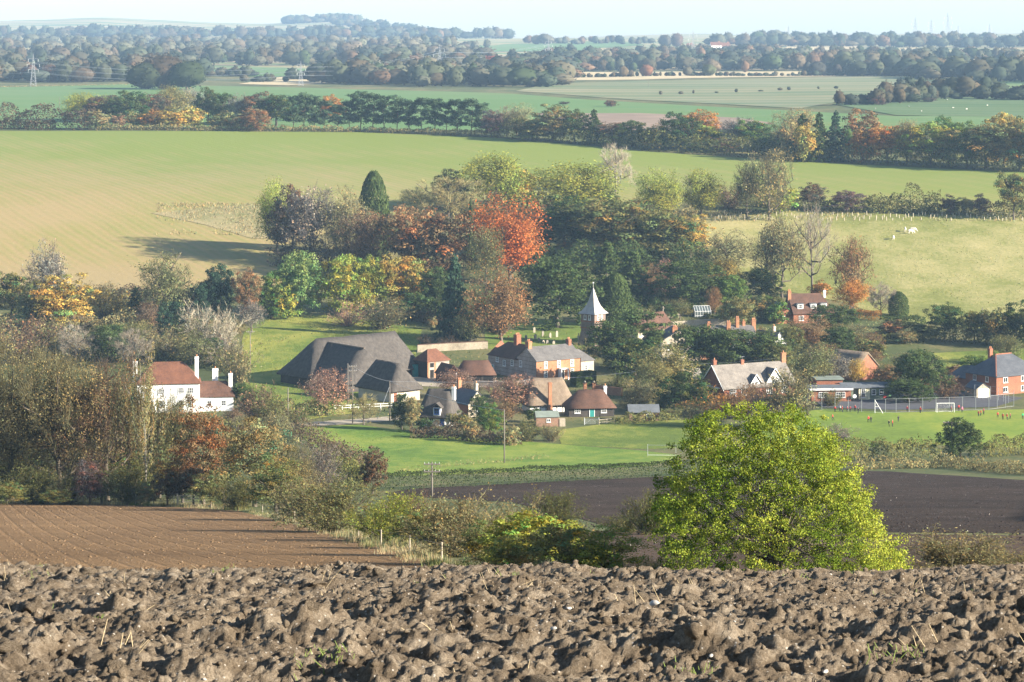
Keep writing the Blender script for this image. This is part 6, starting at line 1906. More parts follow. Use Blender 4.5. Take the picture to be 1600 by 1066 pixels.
chimney(b, 4.0, 6.2, 7, 9.6, .9, .7, 2, B_brick_r)
b = house("garage", "small gabled garage with dark roof beside the brick house", 1526, 622, 20, "garage")
walls_on(b, 0, 3.4, 0, 5, 2.0, 3.2, 'y', True, True, [B_fence]); roof_on(b, 0, 3.4, 0, 5, 2.0, 3.2, 'y', None, None, .25, .08, B_slate_d); opening(b, face_frame("F", 0, 3.4, 0, 5), .5, 0, 2.3, 1.9, "door", B_trim)
# --- white house above the near wood
b = house("white_house", "white house with red hipped roof and white chimneys behind the birch", 214, 646, 8)
walls_on(b, 0, 13.2, 0, 8, 6.4, 6.5, 'x', False, False, [B_white]); roof_on(b, 0, 13.2, 0, 8, 6.4, 10.2, 'x', 3.6, 3.6, .35, .14, B_tile)
F_ = face_frame("F", 0, 13.2, 0, 8)
for u in (1.2, 4.4, 8.6, 10.6):
    opening(b, F_, u, 3.9, 1.3, 1.4, bars=(3, 4)); opening(b, F_, u, .9, 1.3, 1.8, bars=(3, 4))
walls_on(b, 13.22, 20.4, 1.5, 7, 3.2, 3.3, 'x', False, False, [B_white], name="wing_wall"); roof_on(b, 13.22, 20.4, 1.5, 7, 3.2, 5.9, 'x', None, 1.4, .3, .14, B_tile_d, gov=0)
for u in (1.5, 4.6): opening(b, face_frame("F", 13.22, 20.4, 1.5, 7), u, 1.0, 1.0, 1.2, bars=(2, 2))
for x, y, z0, z1, sx in ((-.4, 4, 6, 10.4, .9), (12.6, 2.5, 5, 11.4, .8), (16.6, 5.5, 4.8, 8.4, 1.2), (19.8, 3.5, 4.2, 7.6, .8)): chimney(b, x, y, z0, z1, sx, .8, 1, B_white)
# --- glasshouse in the walled garden
b = house("greenhouse", "small glass greenhouse in the walled garden", 1086, 496, 12, "greenhouse")
f_ = MB()
for x in np.linspace(0, 4.6, 7):
    f_.bar((x, 0, -.5), (x, 0, 1.6), .04, 4); f_.bar((x, 0, 1.6), (x, 1.6, 3.0), .04, 4); f_.bar((x, 1.6, 3.0), (x, 3.2, 1.6), .04, 4); f_.bar((x, 3.2, -.5), (x, 3.2, 1.6), .04, 4)
for y, z in ((0, 1.6), (1.6, 3.0), (3.2, 1.6), (0, .4)): f_.bar((0, y, z), (4.6, y, z), .05, 4)
f_.build("frame", B_trim, b)
gl = plain("greenhouse_glass", (.07, .085, .085), .2, 1, .15, spec=.8)
MB().poly([(0, .02, -.5), (4.6, .02, -.5), (4.6, .02, 1.58), (0, .02, 1.58), (4.6, 1.6, 2.97), (0, 1.6, 2.97), (4.6, 3.18, 1.58), (0, 3.18, 1.58), (0, 3.18, -.5), (4.6, 3.18, -.5)], [(0, 1, 2, 3), (3, 2, 4, 5), (5, 4, 6, 7), (7, 6, 9, 8), (0, 3, 5, 7, 8), (1, 9, 6, 4, 2)]).build("pane", gl, b)

# --- garden walls, gate piers, gravestones
def wall_line(name, label, pts, h, th, mat, cap=None, cat="wall"):
    P = [G(*p) for p in pts]
    o = empty(name, P[0], 0, label, cat)
    for body in (0, 1):
        m = MB()
        for a, c in zip(P[:-1], P[1:]):
            k = max(1, int(np.hypot(*(c - a)[:2]) / 4))
            for i in range(k):
                s, e = a + (c - a) * i / k, a + (c - a) * (i + 1) / k
                s = np.array([s[0], s[1], float(H(s[0], s[1]))]) - P[0]; e = np.array([e[0], e[1], float(H(e[0], e[1]))]) - P[0]
                d = unit((e - s)[:2]); n_ = np.array([-d[1], d[0], 0]) * th / 2 * (1 if not body else 1.35)
                z0, z1 = (-.6, h) if not body else (h, h + .14)
                m.poly([s - n_ + (0, 0, z0), e - n_ + (0, 0, z0), e + n_ + (0, 0, z0), s + n_ + (0, 0, z0), s - n_ + (0, 0, z1), e - n_ + (0, 0, z1), e + n_ + (0, 0, z1), s + n_ + (0, 0, z1)],
                       [(0, 3, 2, 1), (4, 5, 6, 7), (0, 1, 5, 4), (1, 2, 6, 5), (2, 3, 7, 6), (3, 0, 4, 7)])
        m.build("coping" if body else "masonry", (cap or mat) if body else mat, o)
wall_line("garden_wall", "long pale stone garden wall behind the granary", [(652, 551), (700, 548), (762, 545)], 1.9, .4, coursed('weathered_wall', (.17, .14, .10), (.36, .31, .23), .3), B_tile_d)
wall_line("garden_wall", "sunlit orange brick wall beside the gate piers", [(931, 615), (972, 619)], 1.7, .35, B_brick)
wall_line("garden_wall", "pale terrace wall in the walled garden", [(983, 490), (1020, 487)], 1.3, .4, B_stone)
wall_line("garden_wall", "upper pale wall in the walled garden by the clipped dome", [(1048, 512), (1100, 508), (1150, 508)], 1.4, .4, B_stone)
wall_line("garden_wall", "low pale wall below the terrace in the walled garden", [(1018, 498), (1062, 496)], 1.0, .4, B_stone)
wall_line("farm_wall", "low flint wall in front of the farmhouse side", [(742, 604), (800, 606), (836, 600)], 1.2, .35, B_flint)
for x, l in ((914, "brick gate pier with ball top beside the yew block"), (928, "brick gate pier with ball top by the orange wall")):
    g = G(x, 614); o = empty("gate_pier", g, .2, l, "gate pier")
    m = MB().box(-.35, .35, -.35, .35, -.5, 2.1); m.box(-.45, .45, -.45, .45, 2.1, 2.25); m.build("shaft", B_brick, o)
    V, T = ico(2); obj("finial", mesh_np("finial", V * .26 + (0, 0, 2.5), tris=T, mats=(B_stone,), smooth=True), o)
def headstone(w, h, style):
    m = MB(); n = 9
    pr = [(-w / 2, -.4), (w / 2, -.4), (w / 2, h * .75)]
    if style == 0: pr += [(w / 2 * math.cos(t), h * .75 + h * .25 * math.sin(t)) for t in np.linspace(.3, 2.84, n)]
    else: pr += [(w * .3, h * .82), (w * .12, h), (-w * .12, h), (-w * .3, h * .82)]
    pr += [(-w / 2, h * .75)]
    k = len(pr)
    m.poly([(x, -.09, z) for x, z in pr] + [(x, .09, z) for x, z in pr], [tuple(range(k)), tuple(range(2 * k - 1, k - 1, -1))] + [(i, i + k, (i + 1) % k + k, (i + 1) % k) for i in range(k)])
    return m
for i, (x, y, h_) in enumerate([(834.7, 520, 1.5), (836.5, 530, 1.4), (848, 526, 1.5), (859.6, 528, 1.4), (870, 527, 1.7), (829.6, 534, 1.0), (842, 533, .9), (849, 537, .9), (855, 537.5, 1.0), (865, 538, .9), (889, 538, 1.2), (822, 530, 1.1)]):
    o = headstone(.75 if i % 2 else .65, h_, i % 2).build("gravestone", plain("weathered_stone_%d" % (i % 3), [(.24, .21, .16), (.30, .26, .20), (.18, .16, .13)][i % 3], .25, 3, .9), None, loc=G(x, y), rz=.5 + .1 * (i % 4))
    tag(o, "weathered gravestone standing in the churchyard below the huge yew", "gravestone", "gravestones in the churchyard")
m = MB().box(-.3, .3, -.3, .3, -.4, .5); m.box(-.1, .1, -.1, .1, .5, 2.7); m.box(-.5, .5, -.09, .09, 1.7, 1.95)
tag(m.build("memorial_cross", B_stone, None, loc=G(904, 537), rz=.6), "tall pale stone cross beside the church tower", "cross")
# --- far buildings
def far_house(px, Y, L, W, e, r, wall, roof, label, name="distant_house", deg=8, cat="house"):
    X = ground_at(px, Y); o = empty(name, at(X, Y), math.radians(deg), label, cat)
    walls_on(o, 0, L, 0, W, e, r, 'x', True, True, [wall]); roof_on(o, 0, L, 0, W, e, r, 'x', None, None, .6, .3, roof)
    for k in range(max(2, int(L / 6))): opening(o, face_frame("F", 0, L, 0, W), 2 + k * 5.2, 1.2, 1.6, 1.6, bars=(1, 1))
    chimney(o, L * .8, W / 2, r - 1, r + 1.6, 1.6, 1.2, 0)
far_house(1111, 4180, 18, 10, 6, 11, B_white, B_tile, "far white house with red roof among skyline trees")
far_house(1128, 4200, 14, 10, 5, 10, B_brick, B_tile, "far red roofed house beside the white one")
far_house(1074, 4150, 10, 8, 5, 9, B_brick, B_tile, "far brick house below the tall skyline trees")
far_house(668, 2080, 17, 10, 3.4, 5.2, B_white, B_felt, "long pale farm shed in the far middle wood", "distant_barn", 3, "barn")
far_house(742, 2110, 22, 10, 3.4, 5.2, B_white, B_felt, "longer pale farm shed beside the far middle wood", "distant_barn", 3, "barn")
# ------------------------------------------------------------------ poles, pylons, fences, goals
def pole(px, base, top, label, arms=2, stay=False, trans=False, w=1.0, rz=.2):
    g = G(px, base); h = (base - top) * g[1] / FOC
    o = empty("telegraph_pole", g, rz, label, "pole")
    MB().bar((0, 0, -1), (0, 0, h), .13, 7, .09).build("shaft", B_pole, o, smooth=True)
    for k in range(arms):
        z = h - .25 - k * .9
        m = MB().box(-w, w, -.17, -.05, z - .07, z + .07); m.bar((-w * .6, -.1, z - .05), (0, -.1, z - .7), .03, 4); m.bar((w * .6, -.1, z - .05), (0, -.1, z - .7), .03, 4)
        a = m.build("cross_arm", B_pole, o)
        for x in (-w * .9, -w * .4, w * .4, w * .9): MB().bar((x, -.11, z + .07), (x, -.11, z + .26), .035, 6, .02).build("insulator", B_grey, a)
    if trans: MB().bar((.1, -.35, h - 2.6), (.1, -.35, h - 1.5), .3, 8).build("transformer", B_grey, o)
    if stay: MB().bar((-.05, 0, h - 1.2), (-3.2, -1.0, -.6), .025, 4).build("stay_wire", B_grey, o)
    return np.array([g[0], g[1], g[2] + h - .1])
PT = {}
PT['a'] = pole(391, 580, 517, "telegraph pole standing in the meadow bank above the white wing", 1)
PT['b'] = pole(450, 660, 606, "plain timber pole at the lane hedge end", 0)
PT['c'] = pole(551, 662, 571, "tall pole with cross arm in front of the thatched barn", 2, w=.8)
PT['c2'] = pole(543.5, 640, 568, "thin pale pole close behind the cross arm pole", 0)
PT['d'] = pole(609, 658, 595, "stayed pole beside the stone barn", 0, True)
PT['e'] = pole(788, 724, 640, "timber pole at the top of the green paddock", 0)
PT['f'] = pole(675, 776, 722, "pole with two cross arms in the dark field edge", 2, w=1.0, rz=.0)
PT['g'] = pole(1487, 722, 658, "pale pole with wide cross arm before the dark holly", 1, w=1.5, rz=.0)
PT['h'] = pole(1081, 596, 568, "short pole beyond the holm oak", 0)
PT['i'] = pole(1266, 600, 551, "pole behind the school chimney", 0)
PT['j'] = pole(1300, 604, 574, "short pole above the flat classroom roof", 0)
PT['k'] = pole(1241, 556, 532, "pole below the rust-red tree", 0)
PT['l'] = pole(93, 172, 151, "lone pale post in the far crop field", 0)
PT['m'] = pole(1535, 514, 480, "pale post at the pasture foot", 0)
PT['n'] = pole(1013, 137, 124, "distant pole under the reddish round tree", 0)
def wire(label, a, b, sag=.6, r=.022, n=14, group="overhead wires"):
    a, b = np.array(a), np.array(b); m = MB(); P = [a + (b - a) * t - np.array([0, 0, 4 * sag * t * (1 - t)]) for t in np.linspace(0, 1, n)]
    for p, q in zip(P[:-1], P[1:]): m.bar(p, q, r, 3)
    tag(m.build("overhead_wire", B_grey), label, "wire", group)
wire("overhead wire from stayed pole across to the paddock pole", PT['d'], PT['e'], .8)
wire("overhead wire between the cross arm pole and stayed pole", PT['c'], PT['d'], .5)
wire("overhead wire over the school roof to the pole behind its chimney", PT['h'], PT['i'], .6)
wire("overhead wire from the stayed pole to the short pole by the school", PT['d'], PT['h'], 1.6)

B_pylon = plain('pylon_steel', (.30, .31, .33), .15, 2, .6)
def pylon(px, base, top, label):
    g = G(px, base); h = (base - top) * g[1] / FOC; o = empty("electricity_pylon", g, .35, label, "pylon")
    r = max(.08, g[1] * 3.2e-5); bw = h * .085; tw = h * .012
    L = lambda z, sx, sy: Vector((sx * (bw + (tw - bw) * min(1, z / h * 1.18) if z < h * .84 else tw), sy * (bw + (tw - bw) * min(1, z / h * 1.18) if z < h * .84 else tw), z))
    m = MB()
    zs = [0, .12, .24, .36, .47, .57, .66, .74, .82, .9, 1.0]
    for sx in (-1, 1):
        for sy in (-1, 1): m.bar(L(-.02 * h, sx, sy), L(h * .84, sx, sy), r, 4); m.bar(L(h * .84, sx, sy), Vector((0, 0, h)), r, 4)
    for a, b in zip(zs[:-2], zs[1:-1]):
        for sx, sy, tx, ty in ((-1, -1, 1, -1), (1, -1, 1, 1), (1, 1, -1, 1), (-1, 1, -1, -1)):
            m.bar(L(a * h, sx, sy), L(b * h, tx, ty), r * .6, 3); m.bar(L(a * h, tx, ty), L(b * h, sx, sy), r * .6, 3)
    m.build("lattice_tower", B_pylon, o)
    for z, w in ((.52, .15), (.68, .19), (.84, .15)):
        c = MB()
        for s in (-1, 1):
            for k in (-1, 1): c.bar((0, k * tw, z * h + .035 * h), (s * w * h, 0, z * h), r * .7, 3); c.bar((0, k * tw * 2, z * h), (s * w * h, 0, z * h), r * .7, 3)
        a = c.build("cross_arm", B_pylon, o)
        for s in (-1, 1): MB().bar((s * w * h, 0, z * h), (s * w * h, 0, z * h - .09 * h), r * 1.0, 6).build("insulator_string", B_trim, a)
    c, sn = math.cos(.35), math.sin(.35)
    return [np.array([g[0] + s * w * h * c, g[1] + s * w * h * sn, g[2] + z * h - .09 * h]) for z, w in ((.52, .15), (.68, .19), (.84, .15)) for s in (-1, 1)]
PY = [pylon(52, 135.5, 84, "lattice pylon nearest the picture edge before the far wood"), pylon(470, 134.5, 95, "lattice pylon beside the beige stubble field"), pylon(687, 120, 68, "lattice pylon rising out of the middle wood"),
      pylon(857, 94, 60, "lattice pylon by the wide feathery skyline tree"), pylon(1083, 90, 47, "lattice pylon beside the far red roofs"), pylon(1232, 68, 40, "small lattice pylon alone on the skyline"),
      pylon(1430, 60, 26, "first of three tall skyline pylons"), pylon(1455, 60, 30, "middle of three tall skyline pylons"), pylon(1481, 63, 20, "tallest pylon on the skyline, last of three"), pylon(1497, 60, 39, "short pylon behind the tallest one"), pylon(1546, 60, 37, "faint pylon before the dark skyline pines")]
far_end = [p + np.array([-160, 10, 0]) for p in PY[0]]
for k in range(6):
    lv = ("lower", "middle", "upper")[k // 2]; sd2 = ("near", "other")[k % 2]
    wire("%s %s-side cable between edge pylon and stubble field pylon" % (lv, sd2), PY[0][k], PY[1][k], 5, .07, 16, "pylon cables")
    wire("%s %s-side cable from stubble field pylon to wood pylon" % (lv, sd2), PY[1][k], PY[2][k], 4, .07, 16, "pylon cables")
    wire("%s %s-side cable from wood pylon to feathery tree pylon" % (lv, sd2), PY[2][k], PY[3][k], 5, .08, 16, "pylon cables")
    if k % 2 == 0: wire("%s cable running out of the picture from the edge pylon" % lv, far_end[k], PY[0][k], 3, .07, 8, "pylon cables")

def post_fence(name, label, pts, h, step, mat, rails=(.5, .95), r=.07, cat="fence", rail_r=.05, top=None, brace=False):
    P = [G(*p) for p in pts]; o = empty(name, P[0], 0, label, cat)
    cur = []
    for a, c in zip(P[:-1], P[1:]):
        k = max(1, int(round(np.hypot(*(c - a)[:2]) / step)))
        for i in range(k): q = a + (c - a) * i / k; cur.append(np.array([q[0], q[1], float(H(q[0], q[1]))]))
    cur.append(P[-1])
    cur = [c - P[0] for c in cur]
    me = None
    for c in cur:
        if me is None:
            me = MB().bar((0, 0, -.4), (0, 0, h), r, 5).build("post", mat, o, loc=Vector(c)).data
        else: obj("post", me, o, loc=Vector(c))
    for f in rails:
        m = MB()
        for a, c in zip(cur[:-1], cur[1:]): m.bar(a + np.array([0, 0, f * h]), c + np.array([0, 0, f * h]), rail_r, 4)
        m.build("rail", mat, o)
    return o
post_fence("post_and_rail_fence", "pale post and rail fence at the lane beside the paddock", [(452, 664), (484, 662)], 1.2, 1.6, B_fence, (.35, .65, .95))
post_fence("post_and_rail_fence", "white rail fence on the lane before the stone barn", [(522, 642), (560, 640), (612, 638)], 1.1, 2.2, B_trim, (.5, .95), rail_r=.06)
post_fence("garden_fence", "wooden garden fence in front of the white cottage", [(660, 678), (690, 680), (730, 684)], 1.2, 1.3, B_fence, (.4, .9))
post_fence("wire_fence", "thin post fence along the edge of the near wood", [(-40, 786.5), (20, 786), (130, 787.5), (240, 790), (272, 791)], 1.15, 2.6, B_fence, (.85,), .05, rail_r=.012)
post_fence("wire_fence", "thin post fence beside the near hedge", [(410, 803), (490, 822), (560, 841), (640, 863), (690, 878)], .9, 15, B_fence, (.9,), .045, rail_r=.008)
post_fence("wire_fence", "post fence at the foot of the pasture", [(1440, 530), (1540, 535), (1660, 540)], 1.3, 6, B_fence, (.9,), .09, rail_r=.015)
post_fence("paddock_fence", "rail fence beside the steel gate", [(936, 664), (960, 662)], 1.1, 1.8, B_fence, (.45, .95))
post_fence("court_fence", "tall wire fence with pale posts round the games court", [(1262, 636), (1284, 641), (1367, 645), (1400, 644.5), (1545, 640), (1584, 635)], 2.9, 2.85, B_grey, (.02, .99), .05, rail_r=.025)
post_fence("court_fence", "back wire fence of the games court by the brick house", [(1523, 622), (1560, 626), (1584, 632)], 3.0, 2.4, B_grey, (.33, .66, .99), .05, rail_r=.025)
def gate(px, base, w, h, deg, label, mat, bars=5):
    o = empty("field_gate", G(px, base), math.radians(deg), label, "gate")
    for x in (-.12, w + .12): MB().bar((x, 0, -.5), (x, 0, h + .25), .09, 6).build("gate_post", mat, o)
    m = MB()
    for k in range(bars): z = .2 + (h - .2) * k / (bars - 1); m.bar((0, 0, z), (w, 0, z), .035, 4)
    m.bar((.02, 0, .2), (.02, 0, h), .04, 4); m.bar((w - .02, 0, .2), (w - .02, 0, h), .04, 4); m.bar((0, 0, .2), (w * .5, 0, h), .03, 4); m.bar((w, 0, .2), (w * .5, 0, h), .03, 4)
    m.build("gate_leaf", mat, o)
gate(279, 792, 2.2, 1.15, 8, "weathered wooden field gate between wood and harrowed field", B_fence, 4)
gate(914, 664, 2.7, 1.2, 4, "galvanised steel gate below the brown tiled cottage", B_grey, 6)
def goal(px, base, w, h, deg, label, d=1.4, fr=.06, fm=None, net=True):
    o = empty("football_goal", G(px, base), math.radians(deg), label, "goal")
    m = MB()
    for x in (0, w): m.bar((x, 0, -.1), (x, 0, h), fr, 6)
    m.bar((0, 0, h), (w, 0, h), fr, 6); m.build("goal_frame", fm or B_trim, o)
    n = MB()
    for x in (0, w): n.bar((x, 0, h), (x, d * .4, h), .03, 4); n.bar((x, d * .4, h), (x, d, 0), .03, 4)
    n.bar((0, d, .02), (w, d, .02), .03, 4); n.build("back_stay", B_trim, o)
    if not net: return
    q = MB()
    for x in np.linspace(0, w, 13): q.bar((x, d * .4, h), (x, d, 0), .006, 3)
    for t in np.linspace(.1, .95, 8): q.bar((0, d * (.4 + .6 * t), h * (1 - t)), (w, d * (.4 + .6 * t), h * (1 - t)), .006, 3)
    q.build("net", B_trim, o)
goal(1464, 645, 3.7, 2.0, 4, "white football goal on the playing field")
goal(1012, 714, 5.0, 2.1, -4, "pale football goal at the end of the green paddock", 2.0, .03, B_grey, False)
m = MB(); m.bar((0, 0, 0), (0, 0, 2.9), .06, 5); m.bar((0, 0, 2.8), (1.7, 0, 0), .05, 5); m.bar((.05, 0, 1.4), (.8, 0, 1.4), .04, 5)
tag(m.build("fence_brace", B_trim, None, loc=G(1367, 646)), "white braced end post of the court fence", "fence post")

# young trees in pale guards along the pasture top
r = np.random.default_rng(12); M_guard = plain("tree_guard_plastic", (.42, .37, .27), .2, 2, .8)
gm = None
for k in range(110):
    x = 1095 + 520 * (k + r.random()) / 110; g = G(x, r.uniform(336, 346))
    if gm is None:
        gb = MB().bar((0, 0, -.2), (0, 0, 1.25), .15, 6, .13); gb.bar((.18, 0, -.2), (.18, 0, 1.4), .03, 4); o = gb.build("tree_guard", M_guard, None, loc=g); gm = o.data
    else: o = obj("tree_guard", gm, None, loc=g)
    o.scale = (1, 1, r.uniform(.7, 1.15)); o.rotation_euler = (r.normal(0, .05), r.normal(0, .05), 0)
    tag(o, "pale tube guarding a young tree along the pasture top", "tree guard", "tree guards along the pasture top")
def tufts(name, label, n, seed, region, h, c1, c2, wdt=.06):
    rr = np.random.default_rng(seed); P = []
    x0, x1, y0, y1 = region
    A = np.array([G(x0, y1)[:2], G(x1, y1)[:2], G(x1, y0)[:2], G(x0, y0)[:2]])
    u, v = rr.random(n), rr.random(n)
    p = (A[0] * (1 - u)[:, None] + A[1] * u[:, None]) * (1 - v)[:, None] + (A[3] * (1 - u)[:, None] + A[2] * u[:, None]) * v[:, None]
    dn = vnoise(p[:, 0] / 9, p[:, 1] / 14, seed) + .5 * vnoise(p[:, 0] / 3, p[:, 1] / 4, seed + 1)
    p = p[dn > rr.uniform(-.25, .35, n)]; n = len(p)
    L = h * rr.uniform(.5, 1.3, n); a = rr.uniform(0, 3.14, n); b_ = np.column_stack([p, H(p[:, 0], p[:, 1]) - .03]); w = np.column_stack([np.cos(a), np.sin(a), 0 * a]) * (wdt + L * .5)[:, None] * .5
    tip = b_ + np.column_stack([rr.normal(0, .2, n) * L, rr.normal(0, .2, n) * L, L])
    f = rr.random((n, 1)); c = (np.array(c1) * (1 - f) + np.array(c2) * f) * tint_var(rr, n, .12)
    tag(obj(name, mesh_np(name, np.stack([b_ - w, b_ + w, tip], 1).reshape(-1, 3), tris=np.arange(n * 3).reshape(n, 3), mats=(M_leaf,), col=c.repeat(3, 0))), label, kind="stuff")
tufts("pasture_tussocks", "dry grass tussocks over the hillside pasture", 15000, 3, (1130, 1700, 345, 515), .42, (.34, .30, .15), (.20, .23, .07))
tufts("dry_tall_grass", "tall dry grass standing in the crop field corner", 5000, 5, (245, 440, 318, 368), .7, (.33, .26, .14), (.25, .22, .10))
tufts("pasture_top_grass", "tall pale grass among the tree guards", 6000, 8, (1095, 1680, 330, 347), .7, (.40, .33, .19), (.27, .26, .11))
tufts("meadow_tussocks", "tussocky grass on the barn meadow bank", 7000, 6, (380, 640, 495, 600), .32, (.14, .20, .035), (.24, .25, .07))
tufts("paddock_tussocks", "short grass tussocks over the green paddock", 7000, 7, (470, 1040, 668, 738), .18, (.11, .22, .03), (.20, .27, .06))
tufts("rough_grass_tussocks", "rough grass over the scrubby ground round the village", 11000, 9, (60, 1170, 470, 660), .5, (.11, .13, .04), (.24, .20, .09))

# ------------------------------------------------------------------ people and grazing animals
def skin_mesh(name, joints, edges, sub, paint, mats):
    """one continuous body grown on a skeleton: joints (xyz, radius), edges"""
    me = bpy.data.meshes.new(name)
    me.from_pydata([j[0] for j in joints], edges, [])
    o = bpy.data.objects.new(name, me); COL.objects.link(o)
    md = o.modifiers.new("skin", 'SKIN'); md.use_smooth_shade = True
    for v, j in zip(me.skin_vertices[0].data, joints): v.radius = (j[1], j[1] if len(j) < 3 else j[2])
    me.skin_vertices[0].data[0].use_root = True
    s = o.modifiers.new("sub", 'SUBSURF'); s.levels = s.render_levels = sub
    dg = bpy.context.evaluated_depsgraph_get(); ev = o.evaluated_get(dg)
    out = bpy.data.meshes.new_from_object(ev)
    bpy.data.objects.remove(o); bpy.data.meshes.remove(me)
    out.materials.clear()
    for m in mats: out.materials.append(m)
    for p in out.polygons: p.material_index = paint(p.center); p.use_smooth = True
    return out
def hue(name, c): return plain(name, c, .12, 4, .8)
SKN = hue("skin", (.50, .31, .22)); HAIR = hue("brown_hair", (.07, .045, .03)); TROU = hue("black_trousers", (.02, .02, .025)); SHOE = hue("dark_shoes", (.03, .028, .03))
def person_mesh(top, pose, trousers=TROU):
    sw, ar, tw = pose
    J = [((0, 0, .74), .105), ((0, 0, .90), .10), ((0, -.01, 1.06), .115), ((0, 0, 1.14), .05), ((0, -.01, 1.20), .075), ((0, -.01, 1.29), .09), ((0, .0, 1.36), .05),
         ((.075, 0, .70), .075), ((.085, -.10 * sw, .39), .055), ((.085, .06 * sw, .06), .04), ((.085, .06 * sw - .11, .03), .035),
         ((-.075, 0, .70), .075), ((-.085, .16 * sw, .40), .055), ((-.085, .28 * sw, .08), .04), ((-.085, .28 * sw - .11, .04), .035),
         ((.145, 0, 1.08), .05), ((.20, .05 * ar, .87), .038), ((.21, -.10 * ar, .69), .028), ((.21, -.12 * ar, .61), .032),
         ((-.145, 0, 1.08), .05), ((-.20, -.08 * ar, .88), .038), ((-.21, -.24 * ar, .74 + .1 * ar), .028), ((-.21, -.30 * ar, .68 + .14 * ar), .032)]
    E = [(0, 1), (1, 2), (2, 3), (3, 4), (4, 5), (5, 6), (0, 7), (7, 8), (8, 9), (9, 10), (0, 11), (11, 12), (12, 13), (13, 14), (2, 15), (15, 16), (16, 17), (17, 18), (2, 19), (19, 20), (20, 21), (21, 22)]
    def paint(c):
        if c.z > 1.31 or (c.z > 1.2 and c.y > .03): return 3
        if c.z > 1.15: return 2
        if abs(c.x) > .18 and c.z < .72: return 2
        if c.z > .76 or abs(c.x) > .165: return 0
        return 4 if c.z < .09 else 1
    return skin_mesh("person", J, E, 1, paint, [top, trousers, SKN, HAIR, SHOE])
TOPS = dict(red=hue("red_sweater", (.50, .05, .04)), dark=hue("dark_coat", (.025, .022, .03)), white=hue("white_shirt", (.75, .75, .74)), maroon=hue("maroon_sweater", (.22, .03, .04)), green=hue("green_bib", (.05, .42, .16)), pink=hue("pink_coat", (.60, .13, .22)))
POSES = [(0.1, .2, 0), (1.0, 1.0, 0), (.6, .5, 0)]
PM = {}
PEOPLE = [(1304.7, 644, 'red', 0, "child in red standing by the first court post"), (1312.5, 643, 'white', 0, "child in white shirt beside the court fence"), (1316, 644.5, 'red', 2, "child in red next to the white shirted one"),
    (1324, 644, 'maroon', 1, "child in maroon with the group by the fence"), (1328.5, 644, 'maroon', 0, "second child in maroon in the fence group"), (1336, 643, 'red', 0, "child in red nearest the braced fence post"), (1341, 646.5, 'dark', 2, "child in dark coat in front of the fence group"),
    (1301, 657, 'red', 1, "child in red running alone by the scrub patch"), (1357, 660.5, 'red', 2, "child in red beside one in a dark coat"), (1361, 660.5, 'dark', 2, "child in dark coat walking with one in red"), (1389, 667, 'dark', 2, "child in dark coat in the near pair on the grass"),
    (1394.5, 667, 'red', 0, "child in red in the near pair on the grass"), (1403.7, 659, 'dark', 0, "lone child in dark clothes on the open grass"), (1417.6, 644, 'maroon', 1, "child in maroon by the court before the goal"), (1438, 645.8, 'red', 0, "child in red between court posts before the goal"),
    (1486.5, 644, 'maroon', 0, "goalkeeper child standing in the white goal"), (1503.5, 645, 'pink', 2, "child in pink just past the goal"), (1498, 642.5, 'red', 0, "child in red behind the goal by the fence"), (1529, 651, 'red', 0, "child in red at the start of the trio past the holly"), (1532.6, 650, 'red', 2, "middle child in red of the trio past the holly"),
    (1537, 648, 'maroon', 0, "child in maroon ending the trio past the holly"), (1559, 653, 'red', 2, "child in red walking apart below the court corner"), (1567, 656, 'red', 0, "child in red in the last group, dark trousers"), (1573.5, 656.5, 'red', 1, "child in red striding in the last group"), (1578.5, 655, 'maroon', 2, "child in maroon in the last group"),
    (1598, 655, 'green', 0, "child in green bib at the picture edge")]
for i, (x, y, c, p, lab) in enumerate(PEOPLE):
    if (c, p) not in PM: PM[(c, p)] = person_mesh(TOPS[c], POSES[p])
    o = obj("person", PM[(c, p)], None, loc=G(x, y), rz=(i * 2.4) % 6.28); s = 1.0 + .06 * ((i * 7) % 3 - 1); o.scale = (s * 1.1, s * 1.1, s)
    tag(o, lab, "person", "children on the school playing field")
def cow_mesh(graze):
    hz = .35 if graze else 1.45
    J = [((0, 0, 1.08), .33, .36), ((0, .55, 1.12), .31, .34), ((0, .82, 1.12), .24), ((0, -.5, 1.08), .34, .38), ((0, -.82, 1.15), .24, .28), ((0, -1.12, .5 * (1.2 + hz)), .15), ((0, -1.32, hz + .1), .13), ((0, -1.56, hz - .08), .085),
         ((.18, .66, .78), .13), ((.19, .60, .50), .08), ((.19, .70, .28), .055), ((.19, .66, .03), .06), ((-.18, .66, .78), .13), ((-.19, .56, .50), .08), ((-.19, .66, .28), .055), ((-.19, .60, .03), .06),
         ((.17, -.62, .76), .12), ((.17, -.64, .42), .07), ((.17, -.62, .03), .058), ((-.17, -.62, .76), .12), ((-.17, -.60, .42), .07), ((-.17, -.70, .03), .058), ((0, .98, .95), .03), ((0, 1.02, .5), .025)]
    E = [(0, 1), (1, 2), (0, 3), (3, 4), (4, 5), (5, 6), (6, 7), (1, 8), (8, 9), (9, 10), (10, 11), (1, 12), (12, 13), (13, 14), (14, 15), (3, 16), (16, 17), (17, 18), (3, 19), (19, 20), (20, 21), (2, 22), (22, 23)]
    return skin_mesh("cow", J, E, 1, lambda c: 0, [hue("cream_hide", (.72, .66, .56))])
CW = [cow_mesh(True), cow_mesh(False)]
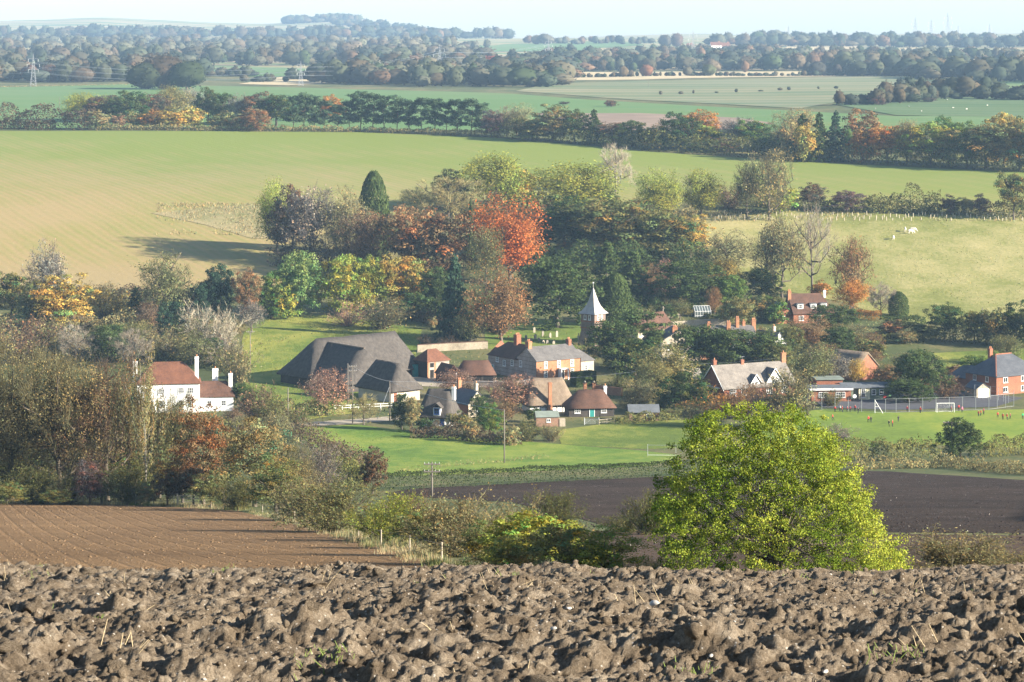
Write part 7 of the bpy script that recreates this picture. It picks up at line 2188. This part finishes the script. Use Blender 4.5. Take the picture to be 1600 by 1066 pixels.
for x, y, k, a, lab in ((1396, 375, 0, 2.9, "pale animal grazing apart, lowest on the pasture"), (1414.5, 362.5, 1, 3.0, "pale animal standing and facing the village"), (1426.5, 362.5, 0, 1.35, "pale animal standing broadside on the pasture"), (1423, 365.5, 0, 1.8, "pale animal grazing before the broadside one")):
    tag(obj("cow", CW[k], None, loc=G(x, y), rz=a), lab, "cow", "pale animals on the pasture")
def sheep_mesh():
    J = [((0, 0, .6), .26), ((0, .35, .6), .24), ((0, -.35, .62), .24), ((0, -.6, .72), .1), ((0, -.78, .66), .07), ((.12, .3, .3), .06), ((.12, .3, .03), .04), ((-.12, .3, .3), .06), ((-.12, .3, .03), .04), ((.12, -.3, .3), .06), ((.12, -.3, .03), .04), ((-.12, -.3, .3), .06), ((-.12, -.3, .03), .04)]
    return skin_mesh("sheep", J, [(0, 1), (0, 2), (2, 3), (3, 4), (1, 5), (5, 6), (1, 7), (7, 8), (2, 9), (9, 10), (2, 11), (11, 12)], 1, lambda c: 0, [hue("wool", (.66, .62, .54))])
SH = sheep_mesh()
for k, (x, y) in enumerate([(1368, 171), (1489, 170), (1459, 159), (1480, 157), (1543, 166), (1420, 168), (1510, 172), (1440, 175)]):
    tag(obj("sheep", SH, None, loc=G(x, y), rz=k * 1.3), "tiny white sheep grazing on the far dark pasture", "sheep", "sheep on the far pasture")
# ------------------------------------------------------------------ the hazy autumn air
def build_haze():
    m = bpy.data.materials.new("haze_air"); m.use_nodes = True
    nt = m.node_tree
    nt.nodes.remove(nt.nodes["Principled BSDF"])
    v = nt.nodes.new("ShaderNodeVolumePrincipled")
    v.inputs["Color"].default_value = (0.47, 0.71, 1.0, 1)
    v.inputs["Density"].default_value = 0.78e-4
    v.inputs["Anisotropy"].default_value = 0.0
    nt.links.new(v.outputs[0], nt.nodes["Material Output"].inputs["Volume"])
    o = MB().box(-8200, 8200, -90, 9700, -14, 190).build("haze", m)
    tag(o, "thin blue autumn haze over the whole valley", kind="stuff")
build_haze()
